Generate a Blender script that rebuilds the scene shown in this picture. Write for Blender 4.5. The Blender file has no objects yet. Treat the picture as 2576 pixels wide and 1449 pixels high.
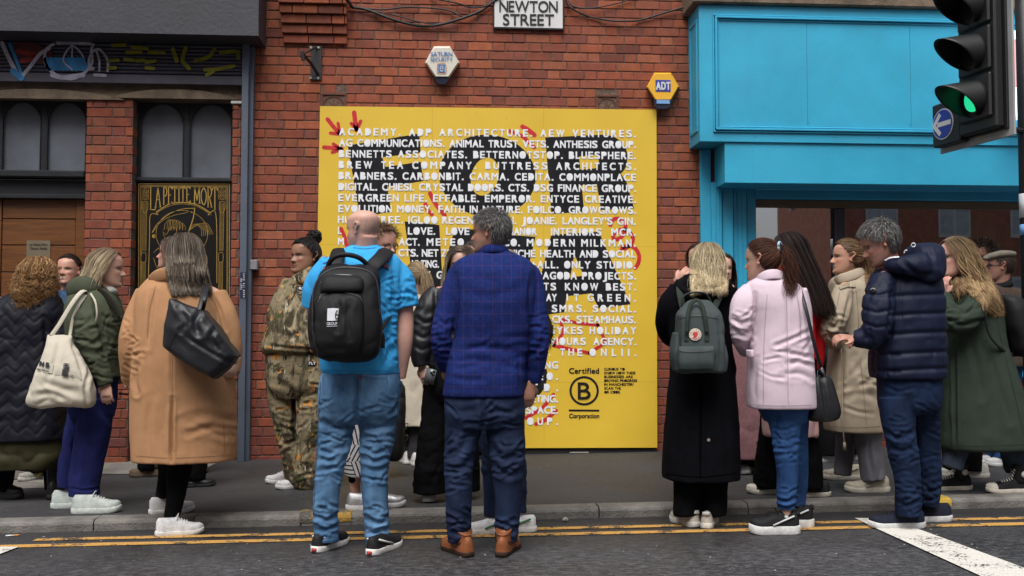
import bpy, bmesh, math, random
import numpy as np
from mathutils import Vector, Matrix, noise as mnoise
SC = bpy.context.scene
COL = SC.collection
rnd = random.Random(7)
R_ = math.radians
# ------------------------------------------------------------------ camera (photo pixels are given on a 2576 x 1449 grid)
FPX, CX, CY, W_PX = 2504.0, 1288.0, 724.5, 2576.0
YAW, PITCH = R_(4.0), math.atan(111 / 2504.0)
CAMZ, GRAD, KERB_H = 1.15, 0.0122, 0.065
cam_d = bpy.data.cameras.new('camera'); cam = bpy.data.objects.new('camera', cam_d); COL.objects.link(cam)
cam_d.sensor_width = 36; cam_d.lens = 36 * FPX / W_PX; cam_d.clip_end = 500; cam_d.clip_start = 0.05
cam.location = (0, 0, CAMZ); cam.rotation_euler = (math.pi / 2 + PITCH, 0, -YAW)
SC.camera = cam
# ------------------------------------------------------------------ sky, sun, exposure
SUN_EL, SUN_AZ = R_(60), R_(196)
wd = bpy.data.worlds.new('World'); SC.world = wd; wd.use_nodes = True
nt = wd.node_tree; nt.nodes.clear()
sky = nt.nodes.new('ShaderNodeTexSky'); sky.sky_type = 'NISHITA'; sky.sun_disc = False
sky.sun_elevation = SUN_EL; sky.sun_rotation = SUN_AZ; sky.air_density = 1.0; sky.dust_density = 4.0
hs = nt.nodes.new('ShaderNodeHueSaturation'); hs.inputs['Saturation'].default_value = 0.30
bg = nt.nodes.new('ShaderNodeBackground'); bg.inputs['Strength'].default_value = 0.055
wo = nt.nodes.new('ShaderNodeOutputWorld')
nt.links.new(sky.outputs[0], hs.inputs['Color']); nt.links.new(hs.outputs[0], bg.inputs['Color']); nt.links.new(bg.outputs[0], wo.inputs['Surface'])
sun_d = bpy.data.lights.new('sun', 'SUN'); sun = bpy.data.objects.new('sun', sun_d); COL.objects.link(sun)
sun_d.energy = 1.5; sun_d.angle = R_(44); sun_d.color = (1, .97, .93)
sun.location = (0, -4, 20)
sd = Vector((math.sin(SUN_AZ) * math.cos(SUN_EL), math.cos(SUN_AZ) * math.cos(SUN_EL), math.sin(SUN_EL)))
sun.rotation_euler = sd.to_track_quat('Z', 'Y').to_euler()
SC.view_settings.view_transform = 'Standard'; SC.view_settings.look = 'None'
SC.view_settings.exposure = 1.27; SC.view_settings.gamma = 1.0
SC.render.engine = 'CYCLES'
SC.cycles.max_bounces = 6; SC.cycles.transparent_max_bounces = 12
try: SC.cycles.use_denoising = True
except Exception: pass
# ------------------------------------------------------------------ pixel rays -> points on real planes
cR = np.array([math.cos(YAW), -math.sin(YAW), 0.]); cF = np.array([math.sin(YAW) * math.cos(PITCH), math.cos(YAW) * math.cos(PITCH), math.sin(PITCH)])
cU = np.array([-math.sin(YAW) * math.sin(PITCH), -math.cos(YAW) * math.sin(PITCH), math.cos(PITCH)])
C0 = np.array([0, 0, CAMZ])
def ray(px, py): return cF + cR * ((px - CX) / FPX) + cU * ((CY - py) / FPX)
def S(px, py, Y):
    r = ray(px, py); return C0 + r * (Y / r[1])
def G(px, py, h=0.0):
    r = ray(px, py); t = (h - CAMZ + 0.0) / (r[2] - GRAD * r[0]); return C0 + r * t
def gz(x, h=0.0): return GRAD * x + h
def proj(V):
    d = V - C0; w = d @ cF
    return CX + FPX * (d @ cR) / w, CY - FPX * (d @ cU) / w
def depth(p): return float((np.asarray(p) - C0) @ cF)
PAV = KERB_H
WALL = float(G(1288, 1143, PAV)[1])
# ------------------------------------------------------------------ materials
MATS = {}
def M(name, col, rough=.8, var=.12, vs=6, bump=.15, bs=90, metal=0, attr=False, spec=.5, coat=0, stretch=(1, 1, 1), bstretch=(1, 1, 1), vcol=None, emit=0, dirt=0, dirtcol=(.03, .025, .02), sheen=0, dist=.02):
    if name in MATS: return MATS[name]
    m = bpy.data.materials.new(name); m.use_nodes = True; MATS[name] = m
    n = m.node_tree.nodes; L = m.node_tree.links; b = n['Principled BSDF']
    tc = n.new('ShaderNodeTexCoord'); mp = n.new('ShaderNodeMapping'); mp.inputs['Scale'].default_value = stretch
    L.new(tc.outputs['Object'], mp.inputs['Vector'])
    nz = n.new('ShaderNodeTexNoise'); nz.inputs['Scale'].default_value = vs; nz.inputs['Detail'].default_value = 5; nz.inputs['Roughness'].default_value = .6
    L.new(mp.outputs[0], nz.inputs['Vector'])
    mr = n.new('ShaderNodeMapRange'); mr.inputs['From Min'].default_value = .3; mr.inputs['From Max'].default_value = .7
    L.new(nz.outputs['Fac'], mr.inputs['Value'])
    mx = n.new('ShaderNodeMix'); mx.data_type = 'RGBA'
    L.new(mr.outputs[0], mx.inputs['Factor'])
    c = np.array(col[:3]); c2 = np.array(vcol if vcol is not None else np.minimum(c * (1 + var), 1)); c1 = c * (1 - var)
    mx.inputs['A'].default_value = (*c1, 1); mx.inputs['B'].default_value = (*c2, 1)
    out = mx.outputs['Result']
    if attr:
        a = n.new('ShaderNodeAttribute'); a.attribute_name = 'Col'
        mm = n.new('ShaderNodeMix'); mm.data_type = 'RGBA'; mm.blend_type = 'MULTIPLY'; mm.inputs['Factor'].default_value = 1
        L.new(a.outputs['Color'], mm.inputs['A']); L.new(out, mm.inputs['B']); out = mm.outputs['Result']
    if dirt:
        d = n.new('ShaderNodeTexNoise'); d.inputs['Scale'].default_value = 1.7; d.inputs['Detail'].default_value = 8; d.inputs['Roughness'].default_value = .7
        L.new(tc.outputs['Object'], d.inputs['Vector'])
        dr = n.new('ShaderNodeMapRange'); dr.inputs['From Min'].default_value = .48; dr.inputs['From Max'].default_value = .72; dr.inputs['To Max'].default_value = dirt
        L.new(d.outputs['Fac'], dr.inputs['Value'])
        dm = n.new('ShaderNodeMix'); dm.data_type = 'RGBA'; L.new(dr.outputs[0], dm.inputs['Factor']); L.new(out, dm.inputs['A']); dm.inputs['B'].default_value = (*dirtcol, 1); out = dm.outputs['Result']
    L.new(out, b.inputs['Base Color'])
    b.inputs['Roughness'].default_value = rough; b.inputs['Metallic'].default_value = metal; b.inputs['Specular IOR Level'].default_value = spec
    b.inputs['Coat Weight'].default_value = coat; b.inputs['Sheen Weight'].default_value = sheen
    if bump:
        mp2 = n.new('ShaderNodeMapping'); mp2.inputs['Scale'].default_value = bstretch; L.new(tc.outputs['Object'], mp2.inputs['Vector'])
        bn = n.new('ShaderNodeTexNoise'); bn.inputs['Scale'].default_value = bs; bn.inputs['Detail'].default_value = 4
        L.new(mp2.outputs[0], bn.inputs['Vector'])
        bp = n.new('ShaderNodeBump'); bp.inputs['Strength'].default_value = bump; bp.inputs['Distance'].default_value = dist
        L.new(bn.outputs['Fac'], bp.inputs['Height']); L.new(bp.outputs[0], b.inputs['Normal'])
    if emit:
        b.inputs['Emission Color'].default_value = (*c, 1); b.inputs['Emission Strength'].default_value = emit
    return m
def srgb(r, g, b):
    f = lambda v: (v / 255 / 12.92) if v <= 10 else ((v / 255 + .055) / 1.055) ** 2.4
    return (f(r), f(g), f(b))
# ------------------------------------------------------------------ objects
def link_mesh(name, V, F, mat, parent=None, smooth=False, col=None, origin=None, label=None):
    V = np.asarray(V, float); me = bpy.data.meshes.new(name)
    o = bpy.data.objects.new(name, me); COL.objects.link(o)
    if parent is not None:
        pl = np.array(parent['_loc']) if '_loc' in parent else np.array(parent.location)
        V = V - pl; o.parent = parent; o['_loc'] = tuple(pl)
    else:
        if origin is None: origin = (*((V[:, :2].min(0) + V[:, :2].max(0)) / 2), V[:, 2].min())
        V = V - np.array(origin); o.location = origin; o['_loc'] = tuple(float(x) for x in origin)
    me.from_pydata(V.tolist(), [], F if isinstance(F, list) else F.tolist())
    if isinstance(mat, (list, tuple)):
        for m in mat: me.materials.append(m)
    else: me.materials.append(mat)
    if smooth: me.polygons.foreach_set('use_smooth', np.ones(len(me.polygons), bool))
    if col is not None:
        a = me.color_attributes.new('Col', 'FLOAT_COLOR', 'POINT')
        c4 = np.ones((len(V), 4)); c4[:, :3] = col; a.data.foreach_set('color', c4.ravel())
    me.update()
    if label: o['label'] = label
    return o
def tag(o, label=None, cat=None, group=None, kind=None):
    if label: o['label'] = label
    if cat: o['category'] = cat
    if group: o['group'] = group
    if kind: o['kind'] = kind
    return o
def empty(name, loc, label, cat, group=None):
    o = bpy.data.objects.new(name, None); COL.objects.link(o); o.empty_display_size = .1
    o.location = tuple(loc); o['_loc'] = tuple(float(x) for x in loc); return tag(o, label, cat, group)
class MB:
    def __init__(s): s.V = []; s.F = []; s.C = []; s.n = 0; s.mi = []
    def add(s, V, F, col=None):
        V = np.asarray(V, float); b = s.n
        s.V.append(V); s.F += [[i + b for i in f] for f in (F if isinstance(F, list) else F.tolist())]; s.n += len(V)
        c = np.ones((len(V), 3)) if col is None else (np.tile(np.array(col, float), (len(V), 1)) if np.ndim(col) == 1 else np.asarray(col))
        s.C.append(c); return s
    def box(s, x0, x1, y0, y1, z0, z1, col=None, bev=0):
        if x1 < x0: x0, x1 = x1, x0
        if y1 < y0: y0, y1 = y1, y0
        if z1 < z0: z0, z1 = z1, z0
        if bev:
            b = min(bev, (x1 - x0) / 2.01, (y1 - y0) / 2.01, (z1 - z0) / 2.01)
            V = []; 
            for (i, j, k) in [(i, j, k) for i in (0, 1) for j in (0, 1) for k in (0, 1)]:
                X, Y, Z = (x0, x1)[i], (y0, y1)[j], (z0, z1)[k]; sx, sy, sz = (1, -1)[i] * b, (1, -1)[j] * b, (1, -1)[k] * b
                V += [(X, Y + sy, Z + sz), (X + sx, Y, Z + sz), (X + sx, Y + sy, Z)]
            f = lambda i, j, k, a: (i * 4 + j * 2 + k) * 3 + a
            F = [[f(0,0,0,0), f(0,0,1,0), f(0,1,1,0), f(0,1,0,0)], [f(1,0,0,0), f(1,1,0,0), f(1,1,1,0), f(1,0,1,0)],
                 [f(0,0,0,1), f(1,0,0,1), f(1,0,1,1), f(0,0,1,1)], [f(0,1,0,1), f(0,1,1,1), f(1,1,1,1), f(1,1,0,1)],
                 [f(0,0,0,2), f(0,1,0,2), f(1,1,0,2), f(1,0,0,2)], [f(0,0,1,2), f(1,0,1,2), f(1,1,1,2), f(0,1,1,2)]]
            for i in (0, 1):
                for j in (0, 1): F.append([f(i,j,0,0), f(i,j,1,0), f(i,j,1,1), f(i,j,0,1)])
                for k in (0, 1): F.append([f(i,0,k,0), f(i,1,k,0), f(i,1,k,2), f(i,0,k,2)])
            for j in (0, 1):
                for k in (0, 1): F.append([f(0,j,k,1), f(1,j,k,1), f(1,j,k,2), f(0,j,k,2)])
            for i in (0, 1):
                for j in (0, 1):
                    for k in (0, 1): F.append([f(i,j,k,0), f(i,j,k,1), f(i,j,k,2)])
            return s.add(V, F, col)
        V = [(x, y, z) for x in (x0, x1) for y in (y0, y1) for z in (z0, z1)]
        return s.add(V, [[0,1,3,2],[4,6,7,5],[0,4,5,1],[2,3,7,6],[0,2,6,4],[1,5,7,3]], col)
    def tube(s, P, r, n=8, col=None):
        V, F = tube(P, r, n); return s.add(V, F, col)
    def prism(s, pts, y0, y1, col=None):      # polygon in x,z extruded along y
        n = len(pts); V = [(x, y0, z) for x, z in pts] + [(x, y1, z) for x, z in pts]
        F = [list(range(n)), list(range(2 * n - 1, n - 1, -1))] + [[i, i + n, (i + 1) % n + n, (i + 1) % n] for i in range(n)]
        return s.add(V, F, col)
    def build(s, name, mat, parent=None, smooth=False, attr=False, origin=None, fix=False, label=None):
        o = link_mesh(name, np.concatenate(s.V), s.F, mat, parent, smooth, np.concatenate(s.C) if attr else None, origin, label)
        if fix:
            bm = bmesh.new(); bm.from_mesh(o.data); bmesh.ops.recalc_face_normals(bm, faces=bm.faces); bm.to_mesh(o.data); bm.free()
        return o
def cr(P, n):                                  # Catmull-Rom resample of rows
    P = np.asarray(P, float); m = len(P)
    if m == 2: t = np.linspace(0, 1, n)[:, None]; return P[0] * (1 - t) + P[1] * t
    Q = np.vstack([2 * P[0] - P[1], P, 2 * P[-1] - P[-2]]); T = np.linspace(0, m - 1, n); out = []
    for t in T:
        i = min(int(t), m - 2); u = t - i; a, b, c, d = Q[i], Q[i + 1], Q[i + 2], Q[i + 3]
        out.append(.5 * (2 * b + (c - a) * u + (2 * a - 5 * b + 4 * c - d) * u * u + (3 * b - a - 3 * c + d) * u ** 3))
    return np.array(out)
def tube(P, r, n=12, flat=None, side=None, res=None, cap=True):
    """closed tube along P (world), radius r (scalar / per point); flat = ratio of the second axis; side = direction of first axis"""
    P = np.asarray(P, float); r = np.full(len(P), r, float) if np.ndim(r) == 0 else np.asarray(r, float)
    if res:
        A = cr(np.column_stack([P, r]), res); P, r = A[:, :3], np.maximum(A[:, 3], 1e-4)
    T = np.gradient(P, axis=0); T /= np.linalg.norm(T, axis=1)[:, None] + 1e-9
    u = np.array(side if side is not None else ((1, 0, 0) if abs(T[0][0]) < .8 else (0, 1, 0)), float)
    V = []; a = np.linspace(0, 2 * math.pi, n, endpoint=False); fl = 1 if flat is None else flat
    for p, t, rr in zip(P, T, r):
        u = u - t * (u @ t); u /= np.linalg.norm(u) + 1e-9; v = np.cross(t, u)
        V.append(p + rr * (np.cos(a)[:, None] * u + fl * np.sin(a)[:, None] * v))
    m = len(P); V = np.concatenate(V)
    F = [[i * n + j, i * n + (j + 1) % n, (i + 1) * n + (j + 1) % n, (i + 1) * n + j] for i in range(m - 1) for j in range(n)]
    if cap: F += [list(range(n - 1, -1, -1)), list(range((m - 1) * n, m * n))]
    return V, F
# ------------------------------------------------------------------ text (built-in font), counters filled like a stencil if asked
def text_shape(txt, fill=False, off=0.0):
    c = bpy.data.curves.new('tmp', 'FONT'); c.body = txt; c.size = 1.0
    o = bpy.data.objects.new('tmp', c); COL.objects.link(o); dg = bpy.context.evaluated_depsgraph_get(); dg.update()
    cu = o.evaluated_get(dg).to_curve(dg)
    polys = []
    k = bpy.data.curves.new('tmp2', 'CURVE'); k.dimensions = '2D'; k.fill_mode = 'BOTH'; k.offset = off; k.resolution_u = 5
    sp = [([(tuple(p.handle_left), tuple(p.co), tuple(p.handle_right)) for p in s.bezier_points], s.use_cyclic_u) for s in cu.splines]
    bb = [(min(p[1][0] for p in q[0]), max(p[1][0] for p in q[0]), min(p[1][1] for p in q[0]), max(p[1][1] for p in q[0])) for q in sp]
    for i, (pts, cy) in enumerate(sp):
        if fill and any(j != i and bb[j][0] <= bb[i][0] and bb[j][1] >= bb[i][1] and bb[j][2] <= bb[i][2] and bb[j][3] >= bb[i][3] for j in range(len(sp))): continue
        s = k.splines.new('BEZIER'); s.bezier_points.add(len(pts) - 1); s.use_cyclic_u = True
        for b, (l, co, r) in zip(s.bezier_points, pts):
            b.handle_left_type = b.handle_right_type = 'FREE'; b.co = co; b.handle_left = l; b.handle_right = r
    o.to_curve_clear()
    o2 = bpy.data.objects.new('tmp2', k); COL.objects.link(o2); dg = bpy.context.evaluated_depsgraph_get(); dg.update()
    e = o2.evaluated_get(dg); me = e.to_mesh()
    V = np.array([v.co[:] for v in me.vertices]) if len(me.vertices) else np.zeros((0, 3)); F = [list(p.vertices) for p in me.polygons]
    e.to_mesh_clear()
    for ob, da in ((o, c), (o2, k)): bpy.data.objects.remove(ob); bpy.data.curves.remove(da)
    return V, F
GLY = {}
def glyph(ch, fill, off):
    k = (ch, fill, off)
    if k not in GLY:
        g = text_shape(ch, fill, 0.0)
        if off:
            V = []; F = []
            for i, (dx, dy) in enumerate(((-1, -1), (1, -1), (-1, 1), (1, 1), (0, 0))): F += [[j + len(V) for j in f] for f in g[1]]; V += [(x + dx * off, y + dy * off, .006 * i) for x, y, z in g[0]]
            g = (np.array(V), F)
        GLY[k] = g
    return GLY[k]
CAPH = None
GW = dict(E=.66, S=.74, F=.62, L=.60, B=.72, R=.76, P=.70, T=.66, O=.84, C=.80, G=.84, D=.76, N=.76, M=.90, A=.82, I=.20, U=.74, V=.80, W=1.1, Y=.80, K=.80, H=.74, X=.8, J=.58, Z=.7)
def lettering(mb, txt, P0, P1, capw, xs=1.0, fill=False, off=0.0, col=None, up=None, nrm=None, fit=True, lift=.003, grot=False):
    """letters from P0 to P1 (world, baseline), cap height capw; tracked out to fill the run"""
    global CAPH
    if CAPH is None: CAPH = glyph('H', False, 0.0)[0][:, 1].max()
    P0 = np.array(P0); P1 = np.array(P1); d = P1 - P0; Ln = np.linalg.norm(d); d = d / Ln
    up = np.array((0, 0, 1.) if up is None else up); up = up / np.linalg.norm(up); nrm = np.cross(d, up) if nrm is None else np.array(nrm)
    s = capw / CAPH; sx = s * xs; items = []; tot = 0
    for ch in txt:
        if ch == ' ': items.append((None, None, .34 * sx)); tot += .34 * sx; continue
        V, F = glyph(ch, fill, off)
        x0, x1 = (V[:, 0].min(), V[:, 0].max())
        if grot and ch in GW: V = V.copy(); V[:, 0] *= GW[ch] * (CAPH + 2 * off) / (x1 - x0); x0, x1 = V[:, 0].min(), V[:, 0].max()
        items.append((V, F, (x1 - x0) * sx)); tot += (x1 - x0) * sx
    ng = max(1, len(txt) - 1); gap = (Ln - tot) / ng if fit else .09 * s
    if fit and gap < .03 * s:
        k = (Ln - .03 * s * ng) / tot; sx *= k; gap = .03 * s; items = [(a, b, w * k) for a, b, w in items]
    x = 0
    for V, F, w in items:
        if V is not None:
            x0 = V[:, 0].min(); Q = P0 + (x + (V[:, :1] - x0) * sx) * d + V[:, 1:2] * s * up + nrm * (lift + V[:, 2:3] * s)
            mb.add(Q, F, col)
        x += w + gap
    return x
def stroke(mb, pts, w, nrm=(0, -1, 0), n=24, col=None, taper=False, rnd_end=True):
    """flat painted stroke of width w along world pts on a surface of normal nrm"""
    P = cr(np.array(pts), n) if len(pts) > 2 else cr(np.array(pts), 6); nrm = np.array(nrm, float)
    T = np.gradient(P, axis=0); T /= np.linalg.norm(T, axis=1)[:, None] + 1e-9; Sd = np.cross(nrm, T)
    ww = np.full(len(P), w / 2)
    V = np.concatenate([P + Sd * ww[:, None], P - Sd * ww[:, None]]); m = len(P)
    F = [[i, i + 1, m + i + 1, m + i] for i in range(m - 1)]
    if rnd_end:
        for e, sg in ((0, -1), (m - 1, 1)):
            a = np.linspace(-math.pi / 2, math.pi / 2, 7); b = len(V)
            A = P[e] + (w / 2) * (np.cos(a)[:, None] * T[e] * sg + np.sin(a)[:, None] * Sd[e]); V = np.concatenate([V, A]); F.append(list(range(b, b + 7)))
    mb.add(V, F, col)
# ================================================================== SETTING
def wp(px, py, Y=None): return S(px, py, WALL if Y is None else Y)
def wx(px, Y=None, py=600): return wp(px, py, Y)[0]
def wz(px, py, Y=None): return wp(px, py, Y)[2]
# ---- asphalt and paint materials
KY = float(G(1300, 1281.5, PAV)[1])
def ground_mat(name, base, speck, wet=0.0, worn=None, patches=True):
    m = bpy.data.materials.new(name); m.use_nodes = True; n = m.node_tree.nodes; L = m.node_tree.links; b = n['Principled BSDF']
    tc = n.new('ShaderNodeTexCoord')
    def noise(sc, det=4, ro=.6):
        z = n.new('ShaderNodeTexNoise'); z.inputs['Scale'].default_value = sc; z.inputs['Detail'].default_value = det; z.inputs['Roughness'].default_value = ro
        L.new(tc.outputs['Object'], z.inputs['Vector']); return z.outputs['Fac']
    def ramp(v, a, c, lo=0, hi=1):
        r = n.new('ShaderNodeMapRange'); r.inputs['From Min'].default_value = a; r.inputs['From Max'].default_value = c; r.inputs['To Min'].default_value = lo; r.inputs['To Max'].default_value = hi
        L.new(v, r.inputs['Value']); return r.outputs[0]
    def mix(f, A, B):
        x = n.new('ShaderNodeMix'); x.data_type = 'RGBA'; L.new(f, x.inputs['Factor'])
        for s, v in (('A', A), ('B', B)):
            if isinstance(v, tuple): x.inputs[s].default_value = (*v, 1)
            else: L.new(v, x.inputs[s])
        return x.outputs['Result']
    g = noise(140, 3, .7); big = noise(1.1, 7, .65)
    vo = n.new('ShaderNodeTexVoronoi'); vo.inputs['Scale'].default_value = 95; L.new(tc.outputs['Object'], vo.inputs['Vector'])
    dk = tuple(x * .55 for x in base)
    c = mix(ramp(big, .35, .68), dk, base)
    c = mix(ramp(g, .52, .70), c, tuple(x * 2.3 for x in base)); c = mix(ramp(noise(3.2, 8, .7), .56, .66, 0, .55), c, tuple(x * .5 for x in base))
    c = mix(ramp(vo.outputs['Color'], .90, .97), c, speck)
    v2 = n.new('ShaderNodeTexVoronoi'); v2.inputs['Scale'].default_value = 9; L.new(tc.outputs['Object'], v2.inputs['Vector'])
    c = mix(ramp(v2.outputs['Distance'], .045, .06, .55, 0), c, tuple(x * 2.6 for x in base))      # trodden gum
    if wet:
        sx = n.new('ShaderNodeSeparateXYZ'); L.new(tc.outputs['Object'], sx.inputs[0]); mp = n.new('ShaderNodeMapping'); mp.inputs['Scale'].default_value = (16, 34, 1); L.new(tc.outputs['Object'], mp.inputs['Vector'])
        z3 = n.new('ShaderNodeTexNoise'); z3.inputs['Scale'].default_value = 1; z3.inputs['Detail'].default_value = 6; z3.inputs['Roughness'].default_value = .75; L.new(mp.outputs[0], z3.inputs['Vector'])
        mm = n.new('ShaderNodeMath'); mm.operation = 'MULTIPLY'; L.new(ramp(z3.outputs['Fac'], .46, .62), mm.inputs[0]); L.new(ramp(sx.outputs['Y'], wet - .35, wet - 1.15, 0, .85), mm.inputs[1])
        c = mix(mm.outputs[0], c, (.105, .105, .115)); c = mix(ramp(sx.outputs['Y'], wet - .30, wet - .02, 0, .55), c, (.018, .016, .017))
    rough = ramp(big, .4, .62, .42 if wet else .62, .8)
    if worn is not None:
        wn = noise(55, 5, .75); w2 = noise(6, 4, .6)
        f = n.new('ShaderNodeMath'); f.operation = 'ADD'; L.new(ramp(wn, .3, .7), f.inputs[0]); L.new(ramp(w2, .35, .65, -.35, .35), f.inputs[1])
        c = mix(ramp(f.outputs[0], worn[1], worn[1] + .12), c, worn[0]); rough = .75
    L.new(c, b.inputs['Base Color'])
    if isinstance(rough, float): b.inputs['Roughness'].default_value = rough
    else: L.new(rough, b.inputs['Roughness'])
    bp = n.new('ShaderNodeBump'); bp.inputs['Strength'].default_value = .55; bp.inputs['Distance'].default_value = .006
    ad = n.new('ShaderNodeMath'); ad.operation = 'ADD'; L.new(vo.outputs['Distance'], ad.inputs[0]); L.new(g, ad.inputs[1])
    L.new(ad.outputs[0], bp.inputs['Height']); L.new(bp.outputs[0], b.inputs['Normal'])
    return m
m_road = ground_mat('asphalt road', (.030, .029, .031), (.09, .09, .095), wet=KY)
m_pave = ground_mat('asphalt pavement', (.033, .032, .034), (.085, .08, .08))
m_yel = ground_mat('worn yellow paint', (.040, .036, .034), (.10, .09, .08), worn=((.50, .27, .065), .26))
m_wht = ground_mat('worn white paint', (.040, .038, .040), (.10, .10, .10), worn=((.62, .60, .55), .14))
m_conc = M('concrete slab', (.20, .185, .165), rough=.85, var=.25, vs=5, bs=60, bump=.3, dirt=.55)
m_kerb = M('kerb stone', (.150, .140, .128), rough=.72, var=.35, vs=7, bs=70, bump=.4, dirt=.8, dirtcol=(.03, .027, .025))
# ---- ground
KY = float(G(1300, 1281.5, PAV)[1])                       # front edge of the kerb
road = MB()
def sheet(mb, x0, x1, y0, y1, h, nx=8):
    xs = np.linspace(x0, x1, nx + 1); V = [(x, y, gz(x, h)) for x in xs for y in (y0, y1)]
    mb.add(V, [[2 * i, 2 * i + 2, 2 * i + 3, 2 * i + 1] for i in range(nx)])
sheet(road, -60, 60, -60, KY + .06, 0.0, 40)
tag(road.build('road', m_road, origin=(0, 0, 0)), kind='structure')
pv = MB(); KB = .135
sheet(pv, -60, 60, KY + KB, WALL + .6, PAV, 40)
tag(pv.build('pavement', m_pave, origin=(0, 0, 0)), kind='structure')
kb = MB(); joints = [-1010, -640, -140, 235, 486, 757, 1132, 1507, 1882, 2255, 2630, 3000, 3400]
for a, b2 in zip(joints[:-1], joints[1:]):
    xa = G(a, 1314 - .025 * a, PAV)[0] + .004; xb = G(b2, 1314 - .025 * b2, PAV)[0] - .004
    n = 6; xs = np.linspace(xa, xb, n); prof = [(0, -.12), (0, PAV - .024), (.006, PAV - .011), (.020, PAV - .001), (.05, PAV + .0015), (KB + .004, PAV + .0015), (KB + .004, -.12)]
    tilt = rnd.uniform(-.003, .003); sh = rnd.uniform(-.004, .004)
    V = [(x, KY + sh + d, gz(x, h) + tilt * (i / (n - 1) - .5)) for i, x in enumerate(xs) for d, h in prof]; p = len(prof)
    F = [[i * p + j, (i + 1) * p + j, (i + 1) * p + j + 1, i * p + j + 1] for i in range(n - 1) for j in range(p - 1)] + [list(range(p)), list(range((n - 1) * p + p - 1, (n - 1) * p - 1, -1))]
    kb.add(V, F)
tag(kb.build('kerb', m_kerb, origin=(0, KY, 0), fix=True), kind='structure')
def band(pa, pb, w, h, name, mat, n=30, dash=None):          # painted strip between two picture points on the ground
    A, B = G(*pa, h), G(*pb, h); t = (B - A) / np.linalg.norm(B - A); s = np.array((-t[1], t[0], 0)); V = []; F = []
    for i in range(n + 1):
        c = A + (B - A) * i / n; ww = w * (1 + .12 * math.sin(i * 2.3) * rnd.random())
        for sg in (-1, 1):
            q = c + s * sg * ww / 2; V.append((q[0], q[1], gz(q[0], h + .004)))
    F = [[2 * i, 2 * i + 2, 2 * i + 3, 2 * i + 1] for i in range(n)]
    return tag(link_mesh(name, V, F, mat, origin=(0, 0, 0)), kind='structure')
band((88, 1359), (2700, 1301.5), .070, 0, 'road_marking_yellow_line', m_yel)
band((-60, 1377.5), (2700, 1316), .078, 0, 'road_marking_yellow_line', m_yel)
def patch(pts, h, name, mat, lift=.004, kind='structure'):
    P = [G(x, y, h) for x, y in pts]; V = [(p[0], p[1], gz(p[0], h + lift)) for p in P]
    o = link_mesh(name, V, [list(range(len(V) - 1, -1, -1))], mat, origin=(0, 0, 0)); return tag(o, kind=kind)
patch([(2150, 1306), (2240, 1307), (2302, 1331), (2576, 1432), (2760, 1500), (2560, 1500), (2459, 1449), (2197, 1329)], 0, 'road_marking_white_line', m_wht, .008)
patch([(-200, 1380), (0, 1379), (48, 1378.5), (0, 1397), (-200, 1460)], 0, 'road_marking_white_line', m_wht, .008)
m_ykb = ground_mat('worn yellow kerb paint', (.10, .09, .08), (.14, .13, .12), worn=((.36, .21, .03), .46))
m_ykb2 = ground_mat('fresh yellow kerb paint', (.12, .11, .09), (.14, .13, .12), worn=((.50, .33, .04), .30))
def kerbpaint(px0, px1, mat):
    x0 = G(px0, 1314 - .025 * px0, PAV)[0]; x1 = G(px1, 1314 - .025 * px1, PAV)[0]
    prof = [(-.008, PAV * .3), (-.008, PAV - .022), (.000, PAV - .006), (.019, PAV + .004), (.05, PAV + .006), (KB + .004, PAV + .006)]
    V = [(x, KY + d, gz(x, h)) for x in np.linspace(x0, x1, 4) for d, h in prof]; p = len(prof)
    tag(link_mesh('kerb_paint_yellow', V, [[i * p + j, (i + 1) * p + j, (i + 1) * p + j + 1, i * p + j + 1] for i in range(3) for j in range(p - 1)], mat), kind='structure')
kerbpaint(752, 884, m_ykb); kerbpaint(2272, 2392, m_ykb2)
patch([(255, 1158), (569, 1152), (505, 1187), (420, 1193), (255, 1193)], PAV, 'pavement_ramp_slab', m_conc)
m_tile = M('patterned tile', (.10, .085, .075), rough=.7, var=.5, vs=40, bs=200, bump=.5)
patch([(-300, 1168), (0, 1167), (180, 1162), (178, 1203), (0, 1207), (-300, 1212)], PAV, 'pavement_tile_strip', m_tile)
patch([(-300, 1215), (0, 1210), (178, 1206), (176, 1226), (0, 1232), (-300, 1238)], PAV, 'pavement_step_slab', m_conc)
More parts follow.
